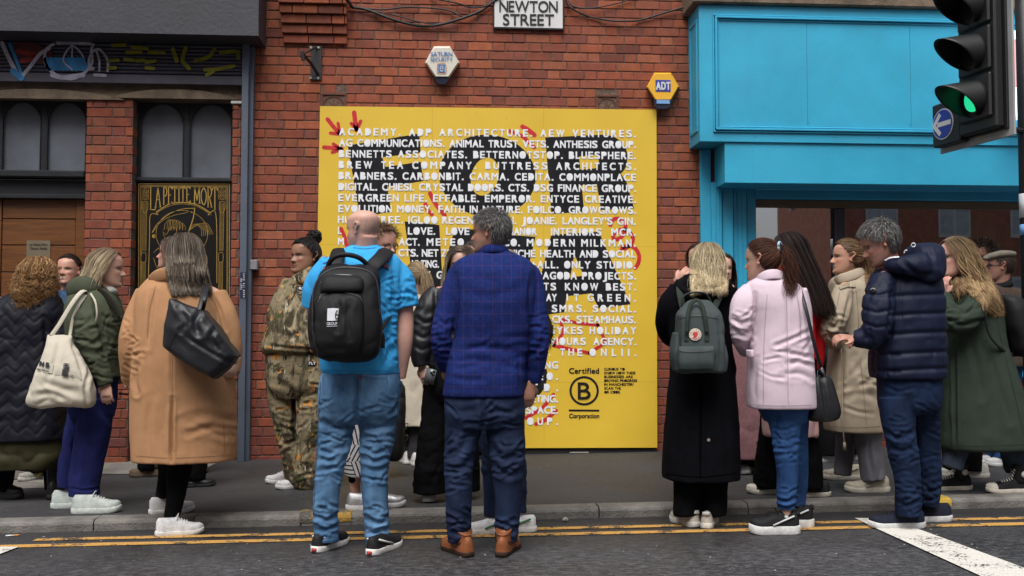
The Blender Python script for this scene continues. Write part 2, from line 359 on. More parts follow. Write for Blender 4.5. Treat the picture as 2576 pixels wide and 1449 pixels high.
# ---- bricks as geometry (Flemish bond)
m_brick = M('red brick', (.86, .86, .86), rough=.85, var=.22, vs=14, bump=.35, bs=120, attr=True, dirt=.42, dirtcol=(.06, .03, .024))
m_mort = M('old mortar', (.13, .085, .065), rough=.95, var=.35, vs=20, bump=.4, bs=80)
PAL = [(.33, .082, .038), (.37, .100, .043), (.31, .076, .037), (.27, .070, .038), (.35, .106, .053), (.32, .088, .047), (.245, .068, .044)]
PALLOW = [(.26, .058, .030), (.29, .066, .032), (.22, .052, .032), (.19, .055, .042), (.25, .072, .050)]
def bricks(x0, x1, z0f, z1, Y, seed, col=None, course=.0815, holes=(), depth_=.09):
    r = random.Random(seed); mb = MB(); k = -2; st, hd = .2225, .1125
    zb = course * math.floor(z0f(x0) / course) - course
    while zb + k * course < z1:
        za, zc = zb + k * course, zb + (k + 1) * course; k += 1
        x = x0 - (.0 if k % 2 else (st - hd) / 2 + hd + .0) - r.uniform(0, .006); t = 0
        while x < x1:
            w = (st if t % 2 == 0 else hd); t += 1; w += r.uniform(-.004, .004)
            a, b = max(x + .0038, x0), min(x + w - .0038, x1); x += w
            if b - a < .02 or zc < z0f(a): continue
            zz0, zz1 = za + .004 + r.uniform(-.0015, .0015), min(zc - .004 + r.uniform(-.0015, .0015), z1)
            segs = [(a, b)]
            for hx0, hx1, hz0_, hz1_ in holes:
                if zz0 < hz1_ - .004 and zz1 > hz0_ + .004: segs = [q for u, v in segs for q in ((u, min(v, hx0)), (max(u, hx1), v)) if q[1] - q[0] > .012]
            if zz1 - zz0 < .01 or not segs: continue
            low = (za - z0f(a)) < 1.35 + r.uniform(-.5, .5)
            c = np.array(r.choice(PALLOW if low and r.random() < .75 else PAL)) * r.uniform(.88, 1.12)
            if r.random() < .006: c = np.array((.34, .25, .18))
            if r.random() < .03: c = c * .7
            dy = r.uniform(-.0025, .0025)
            if col is not None: c = c * np.array(col)
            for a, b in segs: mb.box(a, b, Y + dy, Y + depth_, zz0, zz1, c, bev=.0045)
    return mb
gp = lambda x: gz(x, PAV)
ZTOP = wz(1288, -60)
bld = empty('brick_building', (wx(1000), WALL, gz(wx(1000), PAV)), 'red brick street building with a dark shuttered entrance on its left', 'building')
XP = wx(601); XR = wx(1812)
hz1 = wz(1288, 232); hz0 = hz1 - .165
va = (wx(803), wx(870), wz(836, 290), wz(836, 233)); vb = (wx(1500), wx(1558), wz(1530, 295), wz(1530, 238))
cb = (wx(700), wx(872), wz(780, 112), ZTOP)
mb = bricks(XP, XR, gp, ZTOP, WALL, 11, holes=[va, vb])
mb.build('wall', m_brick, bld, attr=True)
mo = MB(); mo.box(XP, XR, WALL + .0075, WALL + .08, gz(XP) - .1, ZTOP); mo.build('wall_mortar', m_mort, bld)
# piers of the entrance on the left
RY = WALL + .16
for (a, b2, sd_) in ((213, 331, 21), (582, 603, 22), (-260, -120, 23)):
    xa, xb = wx(a), wx(b2); zt = wz(a, 247)
    bricks(xa, xb, gp, zt, WALL - .012, sd_, depth_=.19, col=(.86, .84, .84)).build('pier', m_brick, bld, attr=True)
    mo = MB(); mo.box(xa + .004, xb - .004, WALL - .005, WALL + .17, gz(xa) - .1, zt); mo.build('pier_mortar', m_mort, bld)
# white cap on the narrow pier, stone lintel with two humps
m_stone = M('sooty stone', (.13, .092, .064), rough=.85, var=.4, vs=6, bump=.4, bs=50, dirt=.6)
m_stone2 = M('worn stone', (.17, .125, .085), rough=.85, var=.4, vs=6, bump=.4, bs=50, dirt=.5)
XL = wx(-300)
li = MB(); li.box(XL, wx(606), WALL - .005, WALL + .2, wz(300, 248), wz(300, 200)); li.build('lintel', m_stone, bld)
for c_, hw in ((95, 215), (437, 160)):
    x0, x1 = wx(c_ - hw), wx(c_ + hw); zb, zt = wz(c_, 250), wz(c_, 226); pts = [(x0, zb), (x1, zb)] + [(x1 + (x0 - x1) * t, zb + (zt - zb) * math.sin(math.pi * t) ** .7) for t in np.linspace(0, 1, 18)[1:-1]]
    h = MB(); h.prism(pts[::-1], WALL - .035, WALL + .02); h.build('lintel_arch', m_stone2, bld, fix=True)
m_dkpaint = M('dark grey paint', (.012, .014, .018), rough=.45, var=.25, vs=5, bump=.1, bs=60)
m_blkpaint = M('black timber paint', (.007, .008, .010), rough=.42, var=.3, vs=5, bump=.1, bs=60)
m_white = M('white paint', (.62, .62, .60), rough=.6, var=.1)
wc = MB(); wc.box(wx(578), wx(606), WALL - .03, WALL + .05, wz(590, 262.5), wz(590, 255.5), bev=.004); wc.build('pier_cap', m_white, bld)
# windows with twin arched lights
def glass_mat(name, tint, refl=.2, rough=.02, bump=0):
    m = bpy.data.materials.new(name); m.use_nodes = True; n = m.node_tree.nodes; L = m.node_tree.links; n.clear()
    o = n.new('ShaderNodeOutputMaterial'); g = n.new('ShaderNodeBsdfGlossy'); t = n.new('ShaderNodeBsdfTransparent'); mx = n.new('ShaderNodeMixShader')
    g.inputs['Roughness'].default_value = rough; g.inputs['Color'].default_value = (.95, .97, 1, 1); t.inputs['Color'].default_value = (*tint, 1)
    fr = n.new('ShaderNodeFresnel'); fr.inputs['IOR'].default_value = 1.5; ad = n.new('ShaderNodeMath'); ad.operation = 'ADD'; ad.use_clamp = True
    L.new(fr.outputs[0], ad.inputs[0]); ad.inputs[1].default_value = refl - .04
    L.new(ad.outputs[0], mx.inputs[0]); L.new(t.outputs[0], mx.inputs[1]); L.new(g.outputs[0], mx.inputs[2]); L.new(mx.outputs[0], o.inputs[0])
    if bump:
        tc = n.new('ShaderNodeTexCoord'); z = n.new('ShaderNodeTexNoise'); z.inputs['Scale'].default_value = 3; L.new(tc.outputs['Object'], z.inputs['Vector'])
        b = n.new('ShaderNodeBump'); b.inputs['Strength'].default_value = bump; b.inputs['Distance'].default_value = .01; L.new(z.outputs['Fac'], b.inputs['Height']); L.new(b.outputs[0], g.inputs['Normal'])
    return m
m_glass_l = M('dusty grey glass', (.13, .145, .17), rough=.28, var=.3, vs=2, bump=.08, bs=4, spec=.6)
m_glass_r = glass_mat('shop glass', (.6, .66, .66), .42, .012, 0)
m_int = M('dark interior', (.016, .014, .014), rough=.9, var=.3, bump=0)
m_blind = M('dusty blind', (.24, .265, .31), rough=.8, var=.25, vs=2)
def arch_window(pxl, pxr, lights, ytop, yarch_base, ybot, py_sill):
    w = MB(); xl, xr = wx(pxl, RY), wx(pxr, RY); zt, zb = wz(400, ytop, RY), wz(400, py_sill, RY)
    # frame: plate with arched openings made of vertical strips
    edges = [xl]; 
    for a, b in lights: edges += [wx(a, RY), wx(b, RY)]
    edges += [xr]; zs = wz(400, ybot, RY)
    for i in range(0, len(edges), 2): w.box(edges[i], edges[i + 1], RY - .02, RY + .05, zb, zt, bev=.004)
    for a, b in lights:
        xa, xb = wx(a, RY), wx(b, RY); w.box(xa, xb, RY - .015, RY + .05, zb, zs)
        za = wz(400, yarch_base, RY); zc = wz(400, ytop + 10, RY); hw = (xb - xa) / 2; cx_ = (xa + xb) / 2; hh = min(zt - .02 - za, hw * 1.05)
        arc = [(cx_ + hw * math.cos(t), za + hh * math.sin(t)) for t in np.linspace(0, math.pi, 20)]
        w.prism([(xb, zt)] + arc + [(xa, zt)], RY - .015, RY + .05)
        # fine bead round the opening
        bead = [(xa + .004, RY - .02, zs)] + [(p[0] * .985 + cx_ * .015, RY - .02, p[1]) for p in arc[::-1]] + [(xb - .004, RY - .02, zs)]
        w.tube(bead, .006, 6)
    w.box(xl - .01, xr + .01, RY - .07, RY + .05, wz(400, py_sill, RY), wz(400, ybot + 2, RY), bev=.012)
    f = w.build('window_frame', m_dkpaint, bld, fix=True)
    for a, b in lights:
        g = MB(); xa, xb = wx(a - 3, RY), wx(b + 3, RY); g.add([(xa, RY + .012, zs - .01), (xb, RY + .012, zs - .01), (xb, RY + .012, zt - .01), (xa, RY + .012, zt - .01)], [[0, 1, 2, 3]]); g.build('pane', m_glass_l, f)
    g = MB(); g.add([(xl, RY + .06, zb), (xr, RY + .06, zb), (xr, RY + .06, zt), (xl, RY + .06, zt)], [[0, 1, 2, 3]]); g.build('blind', m_blind, f)
    return f
arch_window(-30, 214, [(2, 100), (115, 214)], 252, 312, 432, 452)
arch_window(329, 588, [(350, 460), (474, 584)], 255, 318, 446, 460)
arch_window(-300, -118, [(-290, -215), (-200, -125)], 252, 312, 432, 452)
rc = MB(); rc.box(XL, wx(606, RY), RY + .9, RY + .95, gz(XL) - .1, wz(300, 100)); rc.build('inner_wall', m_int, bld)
# frame posts beside the sign and the door head
fp = MB()
fp.box(wx(329, RY), wx(346, RY), RY - .05, RY + .05, gz(-2), wz(330, 262, RY), bev=.01); fp.box(wx(337, RY), wx(341, RY), RY - .062, RY - .04, gz(-2), wz(330, 270, RY), bev=.004)
fp.box(wx(580, RY), wx(592, RY), RY - .05, RY + .05, gz(-2), wz(330, 262, RY), bev=.01)
fp.box(wx(346, RY), wx(580, RY), RY - .01, RY + .05, gz(-2), wz(400, 462, RY))
fp.box(wx(344, RY), wx(582, RY), RY - .04, RY + .03, gz(-2), wz(400, 1000, RY), bev=.01)
fp.build('shopfront_panel', m_blkpaint, bld)
dh = MB(); dh.box(wx(-30, RY), wx(214, RY), RY + .02, RY + .1, wz(100, 500, RY), wz(100, 452, RY)); dh.box(wx(-30, RY), wx(214, RY), RY - .02, RY + .1, wz(100, 500, RY), wz(100, 489, RY), bev=.006)
dh.build('door_head', m_dkpaint, bld)
m_door = M('varnished door', (.135, .048, .012), rough=.4, var=.35, vs=3, stretch=(1, 1, 14), bump=.15, bs=30, bstretch=(1, 1, 12), coat=.15)
DY = RY + .06
dd = MB(); z0d = gz(-3, PAV)
zs_ = [500, 551, 617, 685, 760, 850, 950, 1060, 1160]
for a, b2 in zip(zs_[:-1], zs_[1:]): dd.box(wx(5, DY), wx(190, DY), DY, DY + .04, wz(90, b2, DY) + .004, wz(90, a, DY) - .004, bev=.004)
dd.box(wx(191, DY), wx(214, DY), DY - .012, DY + .04, z0d, wz(90, 500, DY), bev=.004); dd.box(wx(-30, DY), wx(4, DY), DY - .012, DY + .04, z0d, wz(90, 500, DY), bev=.004)
dr = dd.build('door', m_door, bld)
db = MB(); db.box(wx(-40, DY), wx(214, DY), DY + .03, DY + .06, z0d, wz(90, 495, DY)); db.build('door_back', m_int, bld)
ob = MB(); ob.box(XL, wx(-118, RY), RY, RY + .05, gz(-4), wz(-200, 455, RY)); ob.build('shopfront_board', m_blkpaint, bld)
# shutter housing (overhanging box), shutter curtain, post
m_hous = M('slate grey metal', (.040, .042, .054), rough=.5, var=.16, vs=3, bump=.12, bs=30, dirt=.35)
HY = WALL - .37
xh = wx(664); zhb = wz(664, 121); ztop = ZTOP
hb = MB(); hb.add([(XL, HY, wz(642, 89, HY)), (xh, HY, wz(642, 89, HY)), (xh, WALL, zhb), (XL, WALL, zhb), (XL, HY, ztop), (xh, HY, ztop), (xh, WALL, ztop), (XL, WALL, ztop)],
                  [[0, 1, 5, 4], [1, 2, 6, 5], [2, 3, 7, 6], [3, 0, 4, 7], [4, 5, 6, 7], [3, 2, 1, 0]])
hb.box(XL, xh + .004, HY - .006, HY, wz(642, 89, HY) - .004, wz(642, 84, HY))
hb.build('shutter_housing', m_hous, bld)
m_shut = M('shutter steel', (.055, .052, .072), rough=.5, var=.3, vs=6, bump=.1, bs=60)
SY = WALL - .06; sh = MB(); zt, zb = wz(300, 100, SY), wz(300, 186, SY); ns = 9; xs0, xs1 = XL, wx(610, SY); prof = []
for i in range(ns):
    za = zt + (zb - zt) * i / ns; zc = zt + (zb - zt) * (i + 1) / ns
    for t in np.linspace(0, 1, 7)[:-1]: prof.append((SY - .012 * math.sin(math.pi * t), za + (zc - za) * t * .93))
    prof.append((SY + .012, zc - (zc - za) * .035))
V = [(x, y, z) for x in (xs0, xs1) for y, z in prof]; p = len(prof)
sh.add(V, [[j, j + 1, p + j + 1, p + j] for j in range(p - 1)])
sh.box(xs0, xs1, SY - .02, SY + .02, wz(300, 211, SY), wz(300, 187.5, SY), bev=.005)
so = sh.build('shutter', m_shut, bld)
def gcol(nm, c): return M('spray ' + nm, c, rough=.7, var=.4, vs=9, bump=0)
GC_ = {k: gcol(*c) for k, c in dict(w=('white', (.36, .34, .42)), b=('blue', (.03, .19, .42)), r=('red', (.20, .015, .015)), y=('lime', (.18, .17, .006)), d=('maroon', (.06, .01, .012))).items()}
def gs(k, pts, w): q = MB(); gs.n += 1; stroke(q, [S(x, y, SY - .022 - .0006 * (gs.n % 9)) for x, y in pts], w / 285.0); q.build('graffiti', GC_[k], so)
gs.n = 0
T = lambda L_: [(x * .16113, 75.5 + y * .16113) for x, y in L_]
gs('d', T([(300, 300), (520, 330), (700, 420)]), 40); gs('r', T([(280, 330), (560, 400), (420, 470), (330, 480)]), 12)
gs('w', T([(30, 200), (120, 400), (200, 560), (280, 720)]), 10); gs('b', T([(150, 220), (240, 440), (300, 600), (360, 740)]), 8); gs('w', T([(330, 740), (480, 560), (620, 380), (760, 290)]), 9)
gs('b', T([(200, 640), (330, 750)]), 14)
for x in range(720, 1340, 70): gs('b', T([(x, 460), (x + 50, 600)]), 13)
gs('w', T([(860, 210), (720, 300), (700, 480), (790, 640), (980, 740), (1150, 760), (1330, 660), (1440, 500), (1420, 300), (1430, 215), (860, 205)]), 7)
for x in (1040, 1125, 1240): gs('w', T([(1130, 230), (x, 330), (x - (1125 - x) * .6, 480), (1125, 620)]), 4)
gs('w', T([(820, 700), (1000, 740), (1300, 700)]), 12); gs('w', T([(1300, 610), (1450, 600)]), 9)
gs('w', T([(1380, 610), (1400, 420), (1500, 300), (1600, 340), (1680, 480), (1680, 640)]), 6); gs('w', T([(1500, 310), (1550, 480), (1550, 640)]), 5); gs('w', T([(1480, 700), (1640, 710)]), 8)
for pts in ([(1700, 480), (1840, 470)], [(1950, 460), (2080, 470)], [(2130, 480), (2260, 470)], [(2330, 350), (2560, 355)], [(2280, 500), (2420, 480)], [(2280, 590), (2400, 600)], [(1760, 240), (1950, 235)], [(2060, 270), (2300, 290)], [(1980, 350), (2200, 345)], [(1700, 590), (1800, 590)]):
    gs('y', T(pts), 9)
for pts in ([(2700, 300), (2760, 480)], [(2900, 280), (2850, 470), (2950, 600)], [(3050, 480), (3250, 420), (3350, 300)], [(3200, 620), (3400, 610), (3650, 560)], [(3450, 350), (3700, 340), (3720, 440)], [(3230, 700), (3330, 640)]):
    gs('y', T(pts), 10)
m_post = M('blue grey post', (.085, .105, .145), rough=.5, var=.12, vs=4, bump=.08, bs=40, dirt=.2)
PY = WALL - .12; pb = MB()
x0p, x1p = wx(603, PY, 650), wx(620, PY, 650)
pb.box(x0p, x1p, PY, WALL - .02, gz(x0p, PAV), wz(620, 110, PY), bev=.003); pb.box(x1p - .002, x1p + .034, PY + .05, WALL - .002, gz(x0p, PAV), wz(620, 112, PY), bev=.003)
post = pb.build('shutter_post', m_post, bld)
# ---- corbelled brickwork at the top
co = MB(); r = random.Random(5)
for i in range(6):
    zb_ = wz(780, 112) + i * .0815; pr = .012 + i * .026; xa, xb = wx(708 - i * 2.2), wx(871); x = xa
    while x < xb - .02:
        w = r.choice((.2225, .1125, .2225)); b = min(x + w, xb); c = np.array(r.choice(PAL)) * r.uniform(.8, 1.05)
        co.box(x + .003, b - .003, WALL - pr - .02, WALL - .004, zb_ + .004, zb_ + .0795, c, bev=.004); x = b
co.build('corbel', m_brick, bld, attr=True)
# ---- air vents
m_terra = M('terracotta', (.115, .045, .028), rough=.85, var=.3, vs=12)
for (xa, xb, za, zb_) in (va, vb):
    v = MB(); cx_, cz = (xa + xb) / 2, zb_ - (xb - xa) / 2 - .01; r0 = (xb - xa) / 2 - .022
    v.box(xa, xb, WALL - .004, WALL + .06, zb_ - .022, zb_, bev=.003); v.box(xa, xa + .02, WALL - .003, WALL + .06, za, zb_ - .023); v.box(xb - .02, xb, WALL - .003, WALL + .06, za, zb_ - .023)
    ring = lambda X, Z, R, t: v.tube([(X + R * math.cos(a), WALL + .012, Z + R * math.sin(a)) for a in np.linspace(0, 2 * math.pi, 25)], t, 5)
    ring(cx_, cz, r0, .012)
    for k in range(8):
        a = k * math.pi / 4; ring(cx_ + r0 * .55 * math.cos(a), cz + r0 * .55 * math.sin(a), r0 * .42, .006)
    ring(cx_, cz, r0 * .22, .007)
    o = v.build('air_vent', m_terra, bld)
    k2 = MB(); k2.box(xa, xb, WALL + .05, WALL + .055, za, zb_); k2.build('vent_void', m_int, o)
# ---- things fixed on the wall
m_black = M('black metal', (.012, .012, .014), rough=.5, var=.3, vs=12)
m_steel = M('bolt steel', (.35, .34, .32), rough=.4, metal=.8)
br = empty('wall_bracket', wp(790, 200) + np.array((0, -.01, 0)), 'black iron bracket bolted to bricks under the brick corbel', 'bracket')
b1 = MB(); b1.box(wx(778), wx(806), WALL - .015, WALL - .004, wz(790, 202), wz(790, 116), bev=.002); b1.build('plate', m_black, br)
b1 = MB(); b1.tube([wp(800, 188) + np.array((0, -.02, 0)), wp(783, 160, WALL - .12), wp(760, 134, WALL - .3)], .014, 8); b1.tube([wp(760, 130, WALL - .3), wp(763, 152, WALL - .3)], .016, 8); b1.tube([wp(797, 120) + np.array((0, -.02, 0)), wp(764, 136, WALL - .29)], .007, 6); b1.build('arm', m_black, br)
for q in ((783, 121), (802, 121), (782, 197), (801, 198)):
    b1 = MB(); c = wp(*q); b1.tube([c + np.array((0, -.024, 0)), c + np.array((0, -.014, 0))], .012, 8); b1.build('bolt', m_steel, br)
m_cable = M('black cable', (.012, .011, .012), rough=.55, var=.2)
cab = [([(560, 20), (662, 16), (700, 8), (735, 13), (790, 11), (866, 7), (879, 19), (920, 26), (993, 54), (1057, 67), (1105, 65), (1168, 48), (1215, 26), (1238, 8), (1262, -6)], .017, 'thick black cable sagging over bricks left of street sign'),
       ([(879, 19), (962, 27), (1025, 22), (1105, 24), (1136, 32), (1162, 46)], .010, 'thin black cable above the lower sag, between corbel and sign'),
       ([(900, 24), (980, 38), (1060, 60), (1110, 62)], .008, 'thinnest black wire running just above the thick sagging cable'),
       ([(1080, -6), (1105, 2), (1150, 12), (1187, 21), (1225, 17), (1244, 6)], .010, 'short black cable dropping to top left of street sign'),
       ([(1424, -8), (1428, 12), (1440, 27), (1480, 43), (1530, 54), (1570, 57), (1610, 52), (1680, 32), (1740, 16)], .012, 'black cable sagging right of sign towards blue shopfront'),
       ([(1424, 4), (1445, 20), (1490, 24), (1560, 8), (1600, -6)], .009, 'upper black cable curving right of the street sign')]
for pts, rr, lb in cab:
    P = cr([wp(x, y) + np.array((0, -.02 - .012 * (i % 3), 0)) for i, (x, y) in enumerate(pts)], 50)
    if pts[0][0] == 560: P[(np.array([proj(p[None])[0][0] for p in P]) < 885), 1] -= .17
    q = MB(); q.tube(P, rr * .75, 6); tag(q.build('cable', m_cable, smooth=True), lb, 'cable', 'cables along the brick wall')
def txt(mb, s, x0, y0, x1, y1, Y, cap_px, **k):      # letters between picture points on the plane Y
    A, B = S(x0, y0, Y), S(x1, y1, Y); return lettering(mb, s, A, B, cap_px * (A[1] / FPX) / math.cos(YAW), **k)
m_signw = M('sign white', (.66, .66, .66), rough=.4, var=.06, vs=3, bump=0, dirt=.12)
m_ink = M('sign black', (.012, .012, .013), rough=.45, var=.1, bump=0)
st = empty('street_sign', wp(1330, 74, WALL - .02), 'white street sign with black border reading NEWTON STREET', 'street sign')
q = MB(); q.box(wx(1239.5, WALL - .03), wx(1420.5, WALL - .03), WALL - .03, WALL - .008, wz(1330, 73.5, WALL - .03), wz(1330, -18, WALL - .03), bev=.002); q.build('backing', m_ink, st)
q = MB(); q.box(wx(1243.5, WALL - .03), wx(1416.5, WALL - .03), WALL - .033, WALL - .031, wz(1330, 69.5, WALL - .03), wz(1330, -14, WALL - .03)); q.build('panel', m_signw, st)
q = MB(); txt(q, 'NEWTON', 1256, 29.5, 1403, 31, WALL - .034, 28, off=.010); txt(q, 'STREET', 1265, 63, 1394, 64, WALL - .034, 28, off=.010); q.build('lettering', m_ink, st)
# alarm boxes
def hexbox(name, label, pts, back, Y0, body, base, basepts):
    c = wp(pts[0][0], pts[0][1]); e = empty(name, wp(sum(p[0] for p in pts) / len(pts), max(p[1] for p in pts)), label, 'alarm box', 'alarm boxes on the brick wall')
    n = len(pts); V = [S(x, y, Y0) for x, y in pts]; cxp = sum(p[0] for p in pts) / n; cyp = sum(p[1] for p in pts) / n
    B = [S(cxp + (x - cxp) * back, cyp + (y - cyp) * back, Y0 + .035) for x, y in pts]; D = [wp(cxp + (x - cxp) * back, cyp + (y - cyp) * back) for x, y in pts]
    F = [list(range(n))[::-1]] + [[i, (i + 1) % n, n + (i + 1) % n, n + i] for i in range(n)] + [[n + i, n + (i + 1) % n, 2 * n + (i + 1) % n, 2 * n + i] for i in range(n)]
    q = MB(); q.add(np.array(V + B + D), F); q.build('cover', body, e, fix=True)
    q = MB(); m = len(basepts); q.add(np.array([S(x, y, Y0 + .012) for x, y in basepts] + [S(x, y, WALL - .003) for x, y in basepts]), [list(range(m))[::-1]] + [[i, (i + 1) % m, m + (i + 1) % m, m + i] for i in range(m)]); q.build('strobe', base, e, fix=True)
    return e
m_cream = M('cream plastic', (.66, .63, .55), rough=.35, var=.06, vs=4, bump=0, dirt=.1)
m_ady = M('yellow plastic', (.80, .42, .035), rough=.35, var=.06, vs=4, bump=0)
m_nav = M('navy plastic', (.012, .014, .035), rough=.3, var=.1, bump=0)
m_blue = M('print blue', (.03, .14, .42), rough=.5, var=.05, bump=0)
m_dblue = M('print deep blue', (.02, .045, .33), rough=.5, var=.05, bump=0)
AY = WALL - .10
e = hexbox('alarm_box', 'cream six-sided alarm box lettered SATURN SECURITY on bricks above the yellow board', [(1094, 121), (1130, 121), (1151, 158), (1128, 192), (1097, 192), (1074, 158)], 1.13, AY, m_cream, m_nav, [(1092, 190), (1132, 190), (1124, 208), (1118, 212), (1105, 212), (1100, 208)])
q = MB(); txt(q, 'SATURN', 1083, 141.5, 1138, 141.5, AY - .003, 10.5, off=.006); txt(q, 'SECURITY', 1083, 154, 1139, 154, AY - .003, 9, off=.004); q.build('lettering', m_blue, e)
q = MB(); q.box(S(1102.5, 181, AY)[0], S(1119, 181, AY)[0], AY - .004, AY - .002, S(1110, 182, AY)[2], S(1110, 163, AY)[2]); q.build('emblem', m_blue, e)
q = MB(); stroke(q, [S(1111 + 3.5 * math.cos(t), 175 + 4 * math.sin(t), AY - .006) for t in np.linspace(0, 6.28, 12)], .006); stroke(q, [S(1107.5, 173, AY - .006), S(1107.5, 168, AY - .006), S(1111, 166, AY - .006), S(1114.5, 168, AY - .006), S(1114.5, 173, AY - .006)], .005); q.build('padlock', m_cream, e)
m_org = M('print orange', (.45, .13, .04), rough=.5, var=.05, bump=0)
q = MB(); stroke(q, [S(x, y, AY - .005) for x, y in ((1101, 161), (1120, 161.5), (1121, 183), (1110, 184.5), (1100.5, 183), (1101, 161))], .006, n=40); q.build('emblem_border', m_org, e)
e = hexbox('alarm_box', 'yellow six-sided alarm box marked ADT beside the blue shopfront', [(1648, 186), (1686, 186), (1705, 218), (1687, 250), (1650, 250), (1630, 219)], 1.10, AY - .01, m_ady, m_nav, [(1644, 250), (1692, 250), (1684, 270), (1676, 273.5), (1654, 273.5), (1648, 269)])
q = MB(); q.box(S(1649, 230, AY - .01)[0], S(1687, 230, AY - .01)[0], AY - .0135, AY - .0115, S(1660, 231, AY)[2], S(1660, 202, AY)[2]); q.build('emblem', m_dblue, e)
q = MB(); txt(q, 'ADT', 1650, 225.5, 1686.5, 225.5, AY - .014, 18.5, off=.05, xs=1.1); q.build('lettering', m_signw, e)
m_lens = M('pale blue lens', (.18, .36, .66), rough=.2, var=.05, bump=0)
q = MB(); q.box(S(1652, 258, AY - .01)[0], S(1685, 258, AY - .01)[0], AY - .008, AY + .01, S(1660, 261, AY)[2], S(1660, 251.5, AY)[2]); q.build('lens', m_lens, e)
q = MB(); q.box(wx(629, WALL - .08), wx(648, WALL - .08), WALL - .08, WALL - .003, wz(640, 680), wz(640, 655), bev=.006)
m_jb = M('grey box', (.22, .22, .24), rough=.5, var=.15, dirt=.3); tag(q.build('junction_box', m_jb), 'small square grey junction box on bricks right of grey post', 'junction box')
m_sticker = M('sticker blue', (.012, .018, .06), rough=.45, var=.1, bump=0)
PX0 = PY - .003
q = MB(); q.box(S(604, 750, PX0)[0], S(618, 750, PX0)[0], PX0 - .0015, PX0, S(610, 749, PX0)[2], S(610, 685, PX0)[2]); e = q.build('sticker', m_sticker); tag(e, 'dark blue vertical FAST FIX phone sticker on the grey post', 'sticker')
q = MB(); up = (-1, 0, 0)
for s, x, y0, y1, c in (('FAST FIX', 609.5, 728, 700, 4.2), ('0808 178 8303', 615.8, 748, 688, 4.2)):
    A, B = S(x, y0, PX0 - .002), S(x, y1, PX0 - .002); lettering(q, s, A, B, c / 290, off=.02, up=up, nrm=(0, -1, 0))
q.build('lettering', m_signw, e)
# ---- poster in the window frame and brass plate on the door
m_gold = M('gold line', (.40, .25, .055), rough=.45, var=.2, vs=20, bump=0)
m_pblk = M('poster black', (.006, .006, .006), rough=.35, var=.2, vs=3, bump=0)
TY = RY - .045
po = empty('poster', S(462, 985, TY), 'tall black and gold poster lettered LA PETITE MORT in a dark frame', 'poster')
q = MB(); q.box(wx(346.5, TY), wx(579.5, TY), TY, TY + .03, wz(460, 995, TY), wz(460, 461, TY)); q.build('board', m_pblk, po)
q = MB(); GYp = TY - .003
def gl(pts, w=1.1, **k): stroke(q, [S(x, y, GYp) for x, y in pts], w / 284, **k)
def K(pts): return [(314.5 + x * .217, 440.2 + y * .217) for x, y in pts]
for d in (0, 4.2, 6.4):
    a, b, t = 349 + d, 577 - d, 462.5 + d; w = 1.6 if d == 0 else .9
    for s_ in ([(a, 990), (a, t)], [(a, t), (b, t + .5)], [(b, t), (b, 990)]): gl(s_, w, rnd_end=False)
# serif capitals from strokes
def serif(ch, x, w, yt, yb, y2=None, sw=2.3):
    H = yb - yt; X = lambda u: x + u * w; Yy = lambda v: yt + v * H; hs = lambda u, v, d=.22: gl([(X(u) - d * w, Yy(v)), (X(u) + d * w, Yy(v))], 1.2, rnd_end=False)
    Ls = dict(L=[[(.15, 0), (.15, 1)], [(.15, 1), (.95, 1), (.98, .86)]], A=[[(.5, 0), (.1, 1)], [(.5, 0), (.9, 1)], [(.25, .62), (.75, .62)]], P=[[(.2, 0), (.2, 1)], [(.2, 0), (.7, .02), (.95, .24), (.7, .48), (.2, .5)]],
              E=[[(.2, 0), (.2, 1)], [(.2, 0), (.9, 0), (.95, .12)], [(.2, .48), (.75, .48)], [(.2, 1), (.92, 1), (.97, .88)]], T=[[(.5, 0), (.5, 1)], [(.0, .12), (.04, 0), (.96, 0), (1, .12)]], I=[[(.5, 0), (.5, 1)]],
              M=[[(.12, 1), (.16, 0)], [(.16, 0), (.5, .85)], [(.5, .85), (.84, 0)], [(.84, 0), (.9, 1)]], O=[[(.5, 0), (.05, .3), (.05, .7), (.5, 1), (.95, .7), (.95, .3), (.5, 0)]], R=[[(.2, 0), (.2, 1)], [(.2, 0), (.7, .02), (.92, .24), (.7, .46), (.2, .5)], [(.5, .5), (.95, 1)]])[ch]
    for l in Ls: gl([(X(u), Yy(v)) for u, v in l], sw, rnd_end=False)
    for u, v in dict(L=[(.15, 0), (.15, 1)], A=[(.1, 1), (.9, 1)], P=[(.2, 0), (.2, 1)], E=[(.2, 0), (.2, 1)], T=[(.5, 1)], I=[(.5, 0), (.5, 1)], M=[(.12, 1), (.9, 1), (.16, 0), (.84, 0)], O=[], R=[(.2, 0), (.2, 1), (.95, 1)])[ch]: hs(u, v)
xs_ = [('L', 377, 13.5), ('A', 390, 15), ('P', 410, 10.5), ('E', 422, 10.5), ('T', 434.5, 10.5), ('I', 447, 6.5), ('T', 455, 10.5), ('E', 468, 10.5), ('M', 487, 17), ('O', 506, 13), ('R', 521, 12), ('T', 534.5, 12)]
for ch, x, w in xs_:
    u = (x + w / 2 - 462) / 85; yb = 508 + 22.5 * u * u; serif(ch, x, w, 471 + 2.0 * (u > .8) , yb)
gl(K([(360, 440), (380, 460), (295, 465), (285, 700), (270, 1250)]), 1.5); gl(K([(1065, 1250), (1055, 470), (965, 465), (990, 440)]), 1.5)
gl(K([(360, 430), (430, 385), (520, 335), (660, 318), (800, 335), (900, 380), (990, 440)]), 2.2); gl(K([(350, 455), (440, 395), (540, 350), (660, 335), (790, 350), (890, 392), (1000, 465)]), 1)
gl(K([(660 + 300 * math.cos(t), 680 + 300 * math.sin(t) * .9) for t in np.linspace(0, 6.28, 30)]), .9, n=60)
